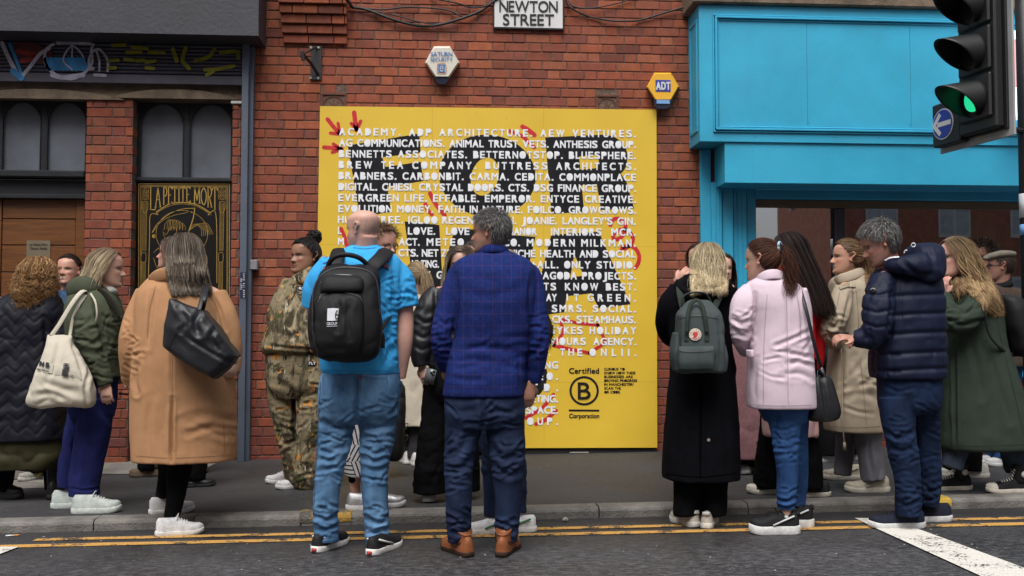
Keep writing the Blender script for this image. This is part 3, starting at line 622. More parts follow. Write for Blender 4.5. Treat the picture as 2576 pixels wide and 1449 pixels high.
gl(K([(315, 665), (380, 560), (520, 450), (660, 395), (800, 385), (810, 378)]), 1.3); gl(K([(315, 670), (420, 540), (560, 470), (700, 440), (740, 420), (780, 440)]), .9); gl(K([(810, 380), (790, 500), (740, 650)]), 2.4)
for j in range(7): gl(K([(450 + 36 * j, 640 - 15 * (j % 2)), (470 + 32 * j, 560 - 40 * math.sin(j / 6 * 3.1)), (520 + 30 * j, 520 + 14 * j), (500 + 33 * j, 640)]), .8)
gl(K([(440, 660), (480, 690), (520, 620), (580, 610), (600, 660), (540, 720)]), .9); gl(K([(440, 680), (460, 740), (430, 850)]), .9)
for j in range(7): gl(K([(750 + 14 * j, 640 - 10 * j), (800 + 24 * j, 570 - 2 * j), (880 + 22 * j, 620 + 8 * j), (1020 - 22 * (6 - j), 685 + 4 * (6 - j))]), .8)
gl(K([(720, 660), (820, 700), (900, 850), (920, 960)]), .9); gl(K([(330, 900), (400, 845), (480, 880), (470, 1000), (380, 1080), (330, 960)]), .9); gl(K([(930, 920), (950, 960), (950, 1080)]), .9)
c_ = K([(335, 710)])[0]; gl([(c_[0] + 2.3 * math.cos(t), c_[1] + 2.3 * math.sin(t)) for t in np.linspace(0, 6.3, 14)], 4.6)
for xc in (230, 1125):
    for h_ in (1., .6, .3): gl(K([(xc, 215 - 70 * h_), (xc + 42 * h_, 215), (xc, 215 + 70 * h_), (xc - 42 * h_, 215), (xc, 215 - 70 * h_)]), .9, n=30)
    for s_ in ([(xc - 42, 145), (xc + 42, 145)], [(xc - 42, 280), (xc + 42, 280)], [(xc - 42, 145), (xc - 42, 280)], [(xc + 42, 145), (xc + 42, 280)]): gl(K(s_), .8)
    for dx in (-24, -14, 0, 14, 24): gl(K([(xc + dx, 320), (xc + dx * .9 - 8, 880)]), .7); gl(K([(xc + dx * .9 - 14, 1010), (xc + dx - 20, 1450)]), .7)
    gl(K([(xc - 32, 310), (xc + 32, 310), (xc + 30, 400), (xc, 440), (xc - 30, 400), (xc - 32, 310)]), .9, n=30)
    gl(K([(xc - 38, 905), (xc + 8, 905), (xc + 8, 1000), (xc - 38, 1000), (xc - 38, 905)]), .9, n=30)
q.build('gold_artwork', m_gold, po)
m_brass = M('aged brass', (.21, .17, .115), rough=.45, var=.15, vs=5, metal=.3, bump=0)
DQ = DY - .006
q = MB(); q.box(S(66.5, 640, DQ)[0], S(126, 640, DQ)[0], DQ, DQ + .005, S(100, 648, DQ)[2], S(100, 605, DQ)[2]); e = q.build('door_plaque', m_brass); tag(e, 'small brass plaque lettered La Petite Mort Tattoo Studio on the wooden door', 'plaque')
q = MB(); txt(q, 'La Petite Mort', 74, 617.5, 120, 617.5, DQ - .002, 5, off=.02); txt(q, 'Tattoo Studio', 75, 627, 119, 627, DQ - .002, 5, off=.02); q.build('lettering', m_ink, e)
# ================================================================== THE YELLOW BOARD
BY = WALL - .035
def board_mat():
    m = bpy.data.materials.new('painted yellow plywood'); m.use_nodes = True; n = m.node_tree.nodes; L = m.node_tree.links; b = n['Principled BSDF']
    tc = n.new('ShaderNodeTexCoord')
    z = n.new('ShaderNodeTexNoise'); z.inputs['Scale'].default_value = 1.6; z.inputs['Detail'].default_value = 6; L.new(tc.outputs['Object'], z.inputs['Vector'])
    r = n.new('ShaderNodeValToRGB'); r.color_ramp.elements[0].position = .3; r.color_ramp.elements[0].color = (.66, .43, .030, 1); r.color_ramp.elements[1].position = .75; r.color_ramp.elements[1].color = (.74, .50, .040, 1)
    L.new(z.outputs['Fac'], r.inputs['Fac'])
    v = n.new('ShaderNodeTexVoronoi'); v.inputs['Scale'].default_value = 5.5; L.new(tc.outputs['Object'], v.inputs['Vector'])
    mr = n.new('ShaderNodeMapRange'); mr.inputs['From Min'].default_value = .018; mr.inputs['From Max'].default_value = .03; mr.inputs['To Min'].default_value = .75; mr.inputs['To Max'].default_value = 0; L.new(v.outputs['Distance'], mr.inputs['Value'])
    mx = n.new('ShaderNodeMix'); mx.data_type = 'RGBA'; L.new(mr.outputs[0], mx.inputs['Factor']); L.new(r.outputs[0], mx.inputs['A']); mx.inputs['B'].default_value = (.10, .06, .02, 1)
    L.new(mx.outputs['Result'], b.inputs['Base Color']); b.inputs['Roughness'].default_value = .55
    g = n.new('ShaderNodeTexNoise'); g.inputs['Scale'].default_value = 160; L.new(tc.outputs['Object'], g.inputs['Vector'])
    bp = n.new('ShaderNodeBump'); bp.inputs['Strength'].default_value = .12; bp.inputs['Distance'].default_value = .01; L.new(g.outputs['Fac'], bp.inputs['Height']); L.new(bp.outputs[0], b.inputs['Normal'])
    return m
bo = empty('hoarding_board', S(1228, 1127, BY), 'big yellow painted hoarding covered in white names and black FOR letters', 'billboard')
q = MB(); pts = [S(805, 267, BY), S(1651.5, 276, BY), S(1653.5, 1126, BY), S(789, 1129, BY)]
q.prism([(p[0], p[2]) for p in pts][::-1], BY, BY + .02); q.build('panel', board_mat(), bo, fix=True, origin=None)
q = MB(); q.box(S(800, 0, BY)[0] + .03, S(1640, 0, BY)[0], WALL - .013, WALL - .005, gz(0, PAV), pts[3][2] + .3); q.build('batten', m_int, bo)
m_jn = M('board joint', (.42, .27, .02), bump=0); q = MB()
for px_ in (1086, 1368): a = S(px_, 700, BY)[0]; q.box(a - .0012, a + .0012, BY - .0003, BY + .004, pts[3][2] + .01, pts[1][2] - .004)
for py_ in (618, 962): a = S(1290, py_, BY)[2]; q.box(pts[3][0] + .02, pts[2][0] - .004, BY - .00025, BY + .004, a - .001, a + .001)
q.build('panel_joint', m_jn, bo)
m_bl = M('brushed black paint', (.011, .011, .014), spec=.2, rough=.75, var=.5, vs=14, bump=.1, bs=120)
m_wt = M('stencil white paint', (.78, .80, .84), rough=.6, var=.10, vs=25, bump=0)
m_rd = M('sprayed red paint', (.52, .010, .018), rough=.6, var=.25, vs=18, bump=0)
def b3(x, y, k): return S(x, y, BY - .0007 * k)
def poly(mb, pts, k, holes=()):
    c = bpy.data.curves.new('t', 'CURVE'); c.dimensions = '2D'; c.fill_mode = 'BOTH'
    for P in (pts, *holes):
        s = c.splines.new('POLY'); s.points.add(len(P) - 1); s.use_cyclic_u = True
        for a, (x, y) in zip(s.points, P):
            w = b3(x, y, k); a.co = (w[0], w[2], 0, 1)
    o = bpy.data.objects.new('t', c); COL.objects.link(o); dg = bpy.context.evaluated_depsgraph_get(); dg.update(); e = o.evaluated_get(dg); me = e.to_mesh()
    V = [(v.co[0], BY - .0007 * k, v.co[1]) for v in me.vertices]; F = [list(p.vertices) for p in me.polygons]; e.to_mesh_clear(); bpy.data.objects.remove(o); bpy.data.curves.remove(c)
    mb.add(V, F)
z1 = lambda L_: [(805.0 + x * .20832, 264.1 + y * .20832) for x, y in L_]
z2 = lambda L_: [(1220.1 + x * .20834, 264.1 + y * .20834) for x, y in L_]
z3 = lambda L_: [(1220.1 + x * .20834, 528.3 + y * .20834) for x, y in L_]
z8 = lambda L_: [(1194.9 + x * .2822, 754.7 + y * .2822) for x, y in L_]
ell = lambda cx_, cy_, rx, ry, rot=0, n=48: [(cx_ + rx * math.cos(t) * math.cos(rot) - ry * math.sin(t) * math.sin(rot), cy_ + rx * math.cos(t) * math.sin(rot) + ry * math.sin(t) * math.cos(rot)) for t in np.linspace(0, 2 * math.pi, n, endpoint=False)]
def smooth(pts, n=8): return [tuple(p) for p in cr(pts, n * len(pts))]
L1 = MB()
poly(L1, z1([(335, 488), (1198, 345), (1217, 575), (752, 630), (790, 748), (1215, 685), (1250, 918), (812, 985), (860, 1290), (480, 1350)]), 1)
poly(L1, ell(1226, 442, 122, 103, .1), 1, [ell(1219.5, 444, 34, 49, .28)])
poly(L1, z2([(727, 393)]) + smooth(z2([(1390, 358), (1520, 372), (1640, 440), (1705, 540), (1718, 650), (1695, 760), (1640, 830)]), 3) + z2([(1712, 940), (1745, 1060), (1802, 1250), (1400, 1268), (1350, 955), (1168, 968), (1197, 1290), (802, 1315)]), 1,
     [z2([(1135, 622), (1330, 600), (1366, 630), (1375, 680), (1358, 745), (1325, 765), (1152, 780)])])
poly(L1, [(1017.6, 557), (1105, 566), (1112, 684), (1145, 574), (1225, 580), (1240, 690), (1272, 590), (1347, 596), (1302, 790), (1196, 792), (1180, 715), (1160, 792), (1050, 790)], 1)
poly(L1, z3([(800, 300), (1375, 262), (1757, 1138), (1372, 1186), (1285, 1005), (985, 1040), (955, 1235), (560, 1290), (640, 930)]), 1, [z3([(1080, 535), (1190, 792), (1028, 815)])])
poly(L1, ell(1292, 944, 85, 76), 1)
L1.build('black_letters', m_bl, bo)
def rs(pts, w, k=2): RD = MB(); stroke(RD, [b3(x, y, k) for x, y in pts], w * 1.2 / 286, n=40); RD.build('red_spray', m_rd, bo)
for f, pts, w in ((z1, [(90, 170), (170, 270), (240, 350)], 8.5), (z1, [(218, 220), (240, 340)], 6.5), (z1, [(125, 338), (240, 352)], 7), (z1, [(412, 92), (424, 190), (438, 300)], 9.5), (z1, [(380, 225), (437, 292)], 7.5), (z1, [(492, 195), (442, 300)], 7.5),
                  (z1, [(48, 510), (262, 528)], 8.5), (z1, [(160, 470), (255, 528)], 7), (z1, [(148, 572), (255, 535)], 7), (z1, [(1328, 1068), (1400, 1200), (1505, 1330)], 9), (z1, [(1272, 1198), (1300, 1270), (1350, 1320)], 8.5),
                  (z2, [(452, 262), (520, 300), (595, 362)], 10), (z2, [(290, 312), (440, 372), (520, 440), (595, 512)], 8),
                  (z3, [(1515, 182), (1545, 115), (1620, 105), (1690, 165), (1692, 250), (1640, 335), (1570, 355), (1545, 310), (1600, 250), (1700, 235), (1770, 300), (1785, 380), (1700, 460), (1640, 470), (1700, 435), (1800, 450), (1860, 540), (1852, 640), (1812, 700)], 8.5),
                  (z8, [(748, 190), (775, 230), (785, 290), (700, 405)], 6.5), (z8, [(755, 170), (920, 205), (1095, 222)], 7), (z8, [(1095, 222), (1165, 375)], 7), (z8, [(1165, 378), (1020, 472)], 7), (z8, [(1020, 474), (860, 440), (700, 406)], 7.5), (z8, [(700, 842), (600, 960), (450, 1052)], 7.5), (z8, [(722, 985), (640, 1060), (545, 1106)], 8)):
    rs(f(pts), w)
rs([(858, 575), (868, 600), (876, 640), (872, 670)], 8)
WT = MB()
lines = ["ACADEMY. ADP ARCHITECTURE. AEW VENTURES.", "AG COMMUNICATIONS. ANIMAL TRUST VETS. ANTHESIS GROUP.", "BENNETTS ASSOCIATES. BETTERNOTSTOP. BLUESPHERE.", "BREW TEA COMPANY. BUTTRESS ARCHITECTS.",
         "BRABNERS. CARBONBIT. CARMA. CEDITA. COMMONPLACE", "DIGITAL. CHIESI. CRYSTAL DOORS. CTS. DSG FINANCE GROUP.", "EVERGREEN LIFE. EFFABLE. EMPEROR. ENTYCE CREATIVE.", "EVOLUTION MONEY. FAITH IN NATURE. FOILCO. GROWGROWS.",
         [("HU", 850, 882), ("TREE.", 943, 1014), ("IGLOO", 1027, 1101), ("REGENERATION.", 1112, 1299), ("JOANIE.", 1312, 1401), ("LANGLEY'S", 1415, 1541), ("GIN.", 1553, 1599)],
         [("L", 850, 860), ("NE.", 975, 999), ("LOVE.", 1026, 1095), ("LOVE", 1122, 1181), ("MANOR", 1276, 1351), ("INTERIORS", 1386, 1513), ("MCR.", 1538, 1599)],
         [("M", 850, 866), ("ACT.", 1003, 1056), ("METEO", 1073, 1167), ("CO.", 1266, 1308), ("MODERN", 1325, 1446), ("MILKMAN.", 1462, 1599)],
         [("CTS.", 1002, 1052), ("NET", 1061, 1103), ("ZERO", 1110, 1172), ("NICHE HEALTH AND SOCIAL", 1281, 1599)],
         [("ULTING.", 1036, 1104.5), ("E+ALL.", 1319, 1405), ("ONLY STUDIO.", 1419, 1599)], [("X", 1069, 1084), ("GU", 1098, 1128), ("PAGODA", 1350, 1451), ("PROJECTS.", 1464, 1600)],
         [("TS", 1368, 1399), ("KNOW", 1421, 1505), ("BEST.", 1524, 1600)], [("AY", 1374, 1401), ("IT", 1425, 1456), ("GREEN.", 1478, 1600)], [("SMRS.", 1388, 1474), ("SOCIAL.", 1491, 1600)],
         [("CKS.", 1389, 1440), ("STEAMHAUS.", 1450, 1600)], [("SYKES", 1383, 1466), ("HOLIDAY", 1483, 1601)], [("VIOURS", 1382, 1474), ("AGENCY.", 1492.6, 1601)], [(".", 1381, 1385), ("THE", 1409, 1465), ("ONLII.", 1483, 1601)],
         [("ING", 1364, 1404)], [("EO.", 1354, 1404)], [("TD.", 1340, 1404)], [("KETING.", 1319, 1404)], [("SPACE.", 1322, 1404)], [("OUP.", 1326, 1404)]]
def lrow(k, x): return (331.2 + 27.6 * k) + (x - 852) / 748 * (4.6 - .05 * k) + 9.3 if k < 21 else 918 + (k - 21) * 28.3 + 9.3
for k, ln in enumerate(lines):
    if isinstance(ln, str): ln = [(ln, 853 - k * .3, 1600)]
    for s, x0, x1 in ln:
        A, B = b3(x0, lrow(k, x0), 3), b3(x1, lrow(k, x1), 3); lettering(WT, s, A, B, 17.6 / 286, xs=1.0, fill=True, off=.034, lift=0, grot=True)
WT.build('white_lettering', m_wt, bo)
BL = MB()
def bt(s, x0, x1, y, cap, off=.03, xs=1.0, **k): lettering(BL, s, b3(x0, y, 3), b3(x1, y, 3), cap / 286, off=off, xs=xs, lift=0, **k)
bt('Certified', 1431.5, 1507, 939.5, 13.2); bt('Corporation', 1432, 1507.5, 1051.5, 10.5)
poly(BL, ell(1469.5, 983, 37, 37), 3, [ell(1469.5, 983, 31.4, 31.4)])
bt('B', 1453.5, 1487.5, 1004, 42, off=.005, xs=1.15); poly(BL, [(1431, 1030), (1507.6, 1030.5), (1507.6, 1035.2), (1431, 1034.7)], 3)
for k, (s, x1) in enumerate((("CURIOUS TO", 1572), ("KNOW HOW THESE", 1598.6), ("BUSINESSES ARE", 1592), ("DRIVING PROGRESS", 1603), ("IN MANCHESTER?", 1594), ("SCAN THE", 1562), ("QR CODE.", 1561))): bt(s, 1520, x1, 931.8 + 9.6 * k, 6.3, off=.03, xs=1.1, fill=True)
BL.build('black_print', m_bl, bo)
# ================================================================== BLUE SHOPFRONT
m_teal = M('turquoise gloss paint', (.034, .37, .58), rough=.42, var=.13, vs=1.6, bump=.08, bs=30, bstretch=(1, 1, 4), dirt=.22, dirtcol=(.06, .24, .34))
sf = empty('blue_shopfront', (wx(2150), WALL, gz(wx(2150), PAV)), 'turquoise painted shopfront with deep blank fascia and wide shop window', 'shopfront')
FY = WALL - .37; X2 = wx(3300)
xf0 = S(1759.5, 200, FY)[0]; zft, zfb = S(1759, 11, FY)[2], S(1762, 356, FY)[2]
q = MB(); q.box(xf0, X2, FY, WALL + .02, zfb, zft, bev=.004)
# raised moulding ring on the face, recessed panel on the side
x0m, x1m = S(1793, 200, FY)[0], X2 - .3; zt, zb = S(1793, 36, FY)[2], S(1793, 333, FY)[2]
for d, t, pr in ((0, .014, .016), (.018, .020, .030), (.044, .012, .012)):
    for (a, b2, c, e2) in ((x0m + d, x1m - d, zt - d - t, zt - d), (x0m + d, x1m - d, zb + d, zb + d + t)): q.box(a, b2, FY - pr, FY + .002, c, e2, bev=.004)
    q.box(x0m + d, x0m + d + t, FY - pr + .001, FY + .002, zb + d, zt - d, bev=.004)
for (ya, yb, c, e2) in ((FY + .06, WALL - .06, zft - .14, zft - .11), (FY + .06, WALL - .06, zfb + .1, zfb + .13), (FY + .06, FY + .09, zfb + .13, zft - .14), (WALL - .09, WALL - .06, zfb + .13, zft - .14)): q.box(xf0 - .010, xf0 + .002, ya, yb, c, e2, bev=.003)
fo = q.build('fascia', m_teal, sf)
m_tj = M('teal joint', (.012, .16, .26), bump=0); q = MB()
for px_ in (2290, 2030): a = S(px_, 200, FY)[0]; q.box(a, a + .003, FY - .0012, FY + .001, zb + .07, zt - .07)
for px_, py_ in ((1810, 48), (1800, 180), (1802, 300), (2032, 60), (2034, 310), (2286, 62), (2288, 314), (2100, 346), (1900, 345), (2210, 347)): c_ = S(px_, py_, FY); q.tube([c_ + np.array((0, -.0015, 0)), c_ + np.array((0, .001, 0))], .005, 8)
q.build('board_joints', m_tj, sf)
q = MB(); q.box(xf0 - .06, X2, FY - .05, WALL, zft + .004, zft + .35, bev=.01); q.build('stone_cornice', m_stone2, sf)
B2 = WALL - .35; xb0 = S(1823.5, 400, B2)[0]; zb0 = S(1824, 460, B2)[2]; ztb = S(1824, 358, B2)[2]
q = MB(); q.box(xb0, X2, B2, WALL - .004, zb0, min(ztb, zfb - .002), bev=.004); 
q.box(xb0 - .002, X2, B2 - .004, B2 + .01, zfb - .012, zfb - .003)
for xj in (1892, 2268): a = S(xj, 400, B2)[0]; q.box(a, a + .004, B2 - .0015, B2, zb0, ztb - .01)
q.build('shutter_box', m_teal, sf)
xg0 = wx(1903, WALL + .10); GYs = WALL + .12; zhead = S(2000, 503, GYs)[2]; zsill = S(2060, 915, WALL)[2]
q = MB(); zg = gz(2.4, PAV) - .05
for a, b2, ya in ((1764, 1791, WALL - .035), (1791.5, 1818, WALL - .055), (1818.5, 1846, WALL - .02), (1846, 1880, WALL + .03), (1880, 1904, WALL + .075)):
    xa, xb_ = S(a, 700, ya)[0], S(b2, 700, ya)[0]; q.box(xa, xb_, ya, WALL + .3, zg, zfb - .003 if a < 1791 else zb0 + .05, bev=.006)
for a, ya in ((1800, WALL - .062), (1809, WALL - .062), (1856, WALL + .022), (1868, WALL + .022)): xa = S(a, 700, ya)[0]; q.box(xa, xa + .012, ya, ya + .02, zg + .3, zb0 - .02, bev=.004)
q.build('pilaster', m_teal, sf)
q = MB(); q.box(xg0 - .02, X2, WALL + .06, GYs + .06, zhead, zb0 + .01, bev=.006); q.box(xg0 - .02, X2, WALL + .02, WALL + .058, zhead + .09, zb0 + .01, bev=.004); q.build('window_head', m_teal, sf)
m_wood = M('brown timber bead', (.16, .10, .05), rough=.6, var=.3, stretch=(.3, 1, 8), vs=8)
q = MB(); q.box(xg0, X2, GYs - .012, GYs + .03, zhead - .075, zhead - .002, bev=.004); q.build('window_bead', m_wood, sf)
q = MB(); q.box(xg0 - .1, X2, WALL - .06, GYs + .05, zsill - .13, zsill, bev=.012); q.build('window_sill', m_teal, sf)
xm = [wx(2098, GYs), wx(2740, GYs)]
m_mull = M('dark mullion paint', (.022, .016, .022), rough=.35, var=.2, bump=0)
for x in xm: q = MB(); q.box(x, x + .10, GYs - .03, GYs + .05, zsill, zhead - .076, bev=.006); q.build('window_mullion', m_mull, sf)
for a, b2 in ((xg0 - .01, xm[0] + .01), (xm[0] + .09, xm[1] + .01), (xm[1] + .09, X2)):
    q = MB(); q.add([(a, GYs, zsill - .01), (b2, GYs, zsill - .01), (b2, GYs, zhead - .06), (a, GYs, zhead - .06)], [[0, 1, 2, 3]]); q.build('window_pane', m_glass_r, sf)
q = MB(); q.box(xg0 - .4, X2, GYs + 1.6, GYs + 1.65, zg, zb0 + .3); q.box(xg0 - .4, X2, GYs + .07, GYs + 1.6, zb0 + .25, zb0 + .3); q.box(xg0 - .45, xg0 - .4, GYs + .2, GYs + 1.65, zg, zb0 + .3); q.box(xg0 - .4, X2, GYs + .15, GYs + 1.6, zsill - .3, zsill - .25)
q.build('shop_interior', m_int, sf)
m_ig = M('interior green', (.10, .22, .13), rough=.8, var=.3, vs=3, bump=0); m_ip = M('interior pink', (.22, .10, .10), rough=.8, var=.3, vs=3, bump=0)
q = MB(); q.box(wx(2392, GYs + 1.4), wx(2500, GYs + 1.4), GYs + 1.35, GYs + 1.55, wz(2400, 640, GYs + 1.4), zb0, bev=.03); q.build('display_screen', m_ig, sf)
q = MB(); q.box(wx(2360, GYs + 1.2), wx(2470, GYs + 1.2), GYs + 1.1, GYs + 1.3, zsill, wz(2400, 640, GYs + 1.2), bev=.03); q.build('display_stand', m_ip, sf)
bricks(S(1830, 700, WALL)[0], X2, gp, zsill - .131, WALL, 31, col=(.62, .6, .6)).build('stall_riser', m_brick, sf, attr=True)
mo = MB(); mo.box(S(1830, 700, WALL)[0], X2, WALL + .0075, WALL + .09, gz(1) - .1, zsill - .132); mo.build('stall_riser_mortar', m_mort, sf)
# lit sign at the right edge
m_lit = M('lit white sign face', (.9, .9, .9), rough=.4, var=0, bump=0, emit=.9); m_pink = M('lit pink sign face', (.80, .32, .33), rough=.4, var=.03, bump=0, emit=.45)
NY = WALL - .62; sg = empty('hanging_sign', S(2562, 298, NY), 'bright white sign with pink panel half hidden by the traffic light pole', 'sign')
nx = lambda x: S(x, 300, NY)[0]; nz_ = lambda y: S(2560, y, NY)[2]
q = MB(); q.box(nx(2545), nx(2640), NY, NY + .1, nz_(296), nz_(76), bev=.008); q.build('sign_box', m_lit, sg)
q = MB(); q.box(nx(2547), nx(2636), NY - .012, NY - .001, nz_(220), nz_(99), bev=.004); q.build('pink_panel', m_pink, sg)
q = MB(); 
for y0, y1 in ((117, 152), (170, 198)): q.box(nx(2567), nx(2604), NY - .020, NY - .013, nz_(y1), nz_(y0), bev=.003)
q.build('letter_edge', m_ink, sg)
q = MB()
for y0, y1 in ((120, 149), (173, 195)): q.box(nx(2571), nx(2600), NY - .024, NY - .0205, nz_(y1), nz_(y0), bev=.002)
q.build('letter_face', m_lit, sg)
# ================================================================== TRAFFIC LIGHT on the kerb, seen from the side
m_tlb = M('black signal plastic', (.011, .011, .012), rough=.5, var=.2, vs=20, bump=.1, bs=200)
m_tlw = M('grey white backing edge', (.32, .32, .33), rough=.55, var=.1, bump=0)
m_grn = M('green lens', (.02, .70, .30), rough=.3, var=0, bump=0, emit=.4)
m_dkl = M('dark lens', (.02, .018, .016), rough=.25, var=.1, bump=0)
TLY = 7.12; TK = 1.12
tp = S(2590, 700, TLY); polex = tp[0]
tl = empty('traffic_light', (polex, TLY, gz(polex, PAV)), 'black traffic signal with green lamp lit and blue left arrow sign on pole', 'traffic light')
q = MB(); q.tube([(polex, TLY, gz(polex, PAV) - .05), (polex, TLY, 5.2)], .058, 20); q.build('pole', m_black, tl, smooth=True)
# local frame of the head: n faces left and a little to the camera, s runs along the face (towards the camera), u up
th = R_(10); nv = np.array((-math.cos(th), -math.sin(th), 0)); sv = np.array((math.sin(th), -math.cos(th), 0)); uv = np.array((0, 0, 1.))
HC = S(2474, 250, TLY - .20); PPT = FPX / depth(HC)
def hp(s, u, n): return HC + (sv * s + uv * u + nv * n) * TK
def hbox(mb, s0, s1, u0, u1, n0, n1, bev=0):
    t = MB(); t.box(s0, s1, u0, u1, n0, n1, bev=bev); V = np.concatenate(t.V); mb.add(np.array([hp(a, b, c) for a, b, c in V]), t.F)
SPC = 118 / PPT / TK
q = MB(); hbox(q, -.175, .175, -.215, 3 * SPC + .02, -.012, .05, .012)
for k in range(3): hbox(q, -.15, .15, k * SPC - SPC * .47, k * SPC + SPC * .47, .05, .075, .012)
q.build('signal_head', m_tlb, tl)
q = MB(); hbox(q, -.215, .235, -.275, 3 * SPC + .02, -.045, -.030, .004); hbox(q, -.475, -.2155, -.275, .09, -.045, -.030, .004); q.build('backing_border', m_tlw, tl)
q = MB(); hbox(q, -.20, .195, -.225, 3 * SPC + .02, -.0295, -.0125, .003); q.build('backing_board', m_tlb, tl)
for k in range(3):
    L0 = .27; a = np.linspace(math.radians(-72), math.radians(252), 30); V = []; nseg = 8; R0 = .122
    for i in range(nseg + 1):
        t = i / nseg
        for th_ in a:
            cut = (.5 + .5 * math.sin(th_)); ln = L0 * (.10 + .90 * cut ** 1.1); V.append(hp(R0 * (1 - .04 * t) * math.cos(th_), k * SPC + R0 * (1 - .04 * t) * math.sin(th_) - .05 * t * ln / L0, .07 + ln * t))
    m_ = len(a); F = [[i * m_ + j, i * m_ + j + 1, (i + 1) * m_ + j + 1, (i + 1) * m_ + j] for i in range(nseg) for j in range(m_ - 1)]
    o = link_mesh('visor', V, F, m_tlb, tl, True); sm = o.modifiers.new('thick', 'SOLIDIFY'); sm.thickness = .006
    V, F = tube([hp(0, k * SPC, .06), hp(0, k * SPC, .079)], .095, 24, side=sv); o = link_mesh('lens', V, F, m_grn if k == 0 else m_dkl, tl)
# blue arrow sign box
q = MB(); hbox(q, -.455, -.1765, -.240, .055, -.0295, .045, .008); q.build('arrow_box', m_tlb, tl)
ac = (-.338, -.095); V, F = tube([hp(ac[0], ac[1], .043), hp(ac[0], ac[1], .050)], .118, 32, side=sv); o = link_mesh('arrow_sign_rim', V, F, m_signw, tl)
V, F = tube([hp(ac[0], ac[1], .044), hp(ac[0], ac[1], .053)], .109, 32, side=sv); ab = link_mesh('arrow_sign', V, F, m_dblue, tl)
q = MB(); ar = lambda pts: [hp(ac[0] + x, ac[1] + y, .0555) for x, y in pts]
stroke(q, ar([(.090, .0), (-.05, -.0)]), .036, nrm=nv, rnd_end=False); stroke(q, ar([(-.088, -.006), (-.018, .070)]), .034, nrm=nv, rnd_end=False); stroke(q, [p + nv * .001 for p in ar([(-.088, .006), (-.018, -.070)])], .034, nrm=nv, rnd_end=False)
q.build('arrow', m_signw, tl)
q = MB(); 
for z in (HC[2] - .19, HC[2] + .9): q.tube([hp(0, (z - HC[2]) / TK, -.046), (polex, TLY, z)], .022, 8)
q.tube([hp(.1, -.02, -.045), hp(.1, -.02, -.10), hp(.1, .12, -.10), hp(.1, .12, -.045)], .008, 6)
q.build('bracket', m_black, tl)
q = MB(); q.tube([(polex, TLY, gz(polex) + 1.95), (polex, TLY, gz(polex) + 2.13)], .060, 20); q.build('pole_sticker', m_signw, tl, smooth=True)
q = MB(); q.tube([(polex, TLY, gz(polex) + 1.82), (polex, TLY, gz(polex) + 1.90)], .060, 20); q.build('pole_sticker', m_lens, tl, smooth=True)
# ================================================================== the other side of the street (seen in the glass, except the tall left block)
m_ob = M('brown brick', (.30, .11, .07), rough=.85, var=.25, vs=4, bump=0); m_ow = M('pale window frame', (.5, .5, .5), rough=.6, bump=0); m_og = M('far glass', (.34, .38, .42), rough=.3, var=.2, bump=0)  # far panes are pale: reflected sky is put into their colour
def opp(x0, x1, y, h, label, nx_, nf):
    e = empty('opposite_building', ((x0 + x1) / 2, y, gz((x0 + x1) / 2)), label, 'building'); q = MB(); q.box(x0, x1, y - 6, y, gz(x0) - .2, h); q.box(x0 - .15, x1 + .15, y - 6, y + .18, h, h + .3); q.build('wall', m_ob, e)
    pw = (x1 - x0) / nx_
    for i in range(nx_):
        for j in range(nf):
            xa = x0 + pw * (i + .28); za = .9 + j * (h - .6) / nf; w = pw * .44; hh = (h - .6) / nf * .62
            q = MB(); q.box(xa, xa + w, y - .02, y + .03, za, za + hh); f = q.build('window', m_ow, e)
            q = MB(); 
            for u in (0, 1):
                for v in (0, 1): q.box(xa + w * (.06 + .48 * u), xa + w * (.46 + .48 * u), y + .032, y + .036, za + hh * (.05 + .48 * v), za + hh * (.47 + .48 * v))
            q.build('pane', m_og, f)
opp(12.0, 30, -11, 13, 'brown brick terrace across the street, mirrored in the shop window', 8, 4)
opp(-26, 4.6, -12.5, 12.5, 'long brown brick block across the street behind the viewer', 12, 4)  # unseen block, its height raised to hold back low sky light
opp(8.2, 12.6, -26, 5.2, 'small far brick block down the side street', 3, 2)
# small litter on the ground
m_gum = M('trodden white speck', (.30, .30, .28), rough=.8, var=.1, bump=0); r = random.Random(3); q = MB()
for _ in range(60):
    px, py = r.uniform(20, 2550), r.choice((r.uniform(1150, 1290), r.uniform(1330, 1440))); h = PAV if py < 1314 - .025 * px - 40 else 0
    if h == 0 and py < 1340 - .025 * px: continue
    c = G(px, py, h); n_ = 6; rr = r.uniform(.003, .0065); V = [(c[0] + rr * r.uniform(.6, 1.3) * math.cos(a), c[1] + rr * r.uniform(.6, 1.6) * math.sin(a), 0) for a in np.linspace(0, 6.28, n_, endpoint=False)]
    V = [(x, y, gz(x, h) + .005) for x, y, _z in V] + [(c[0], c[1], gz(c[0], h) + .008)]; q.add(V, [[i, (i + 1) % n_, n_] for i in range(n_)])
tag(q.build('ground_specks', m_gum), 'pale trodden specks scattered over pavement and road', 'specks', kind='stuff')
c = G(32, 1349.5, 0); c[2] = gz(c[0]) + .006; a_ = np.array((.036, .008, 0)); q = MB(); q.tube([c - a_, c + a_ * .2], .0045, 8); e = q.build('cigarette_butt', m_signw, smooth=True); tag(e, 'orange tipped cigarette butt on road near left kerb', 'cigarette butt')
m_filt = M('cigarette filter', (.55, .24, .06), rough=.8, bump=0); q = MB(); q.tube([c + a_ * .2, c + a_], .0047, 8); q.build('filter', m_filt, e, smooth=True)
c = G(1422, 1313, 0); q = MB(); q.add(*tube([c + np.array((-.015, 0, .012)), c + np.array((0, 0, .018)), c + np.array((.014, .004, .012))], [.008, .014, .009], 7)); tag(q.build('crumpled_paper', m_gum), 'small crumpled white paper ball by the kerb', 'litter')
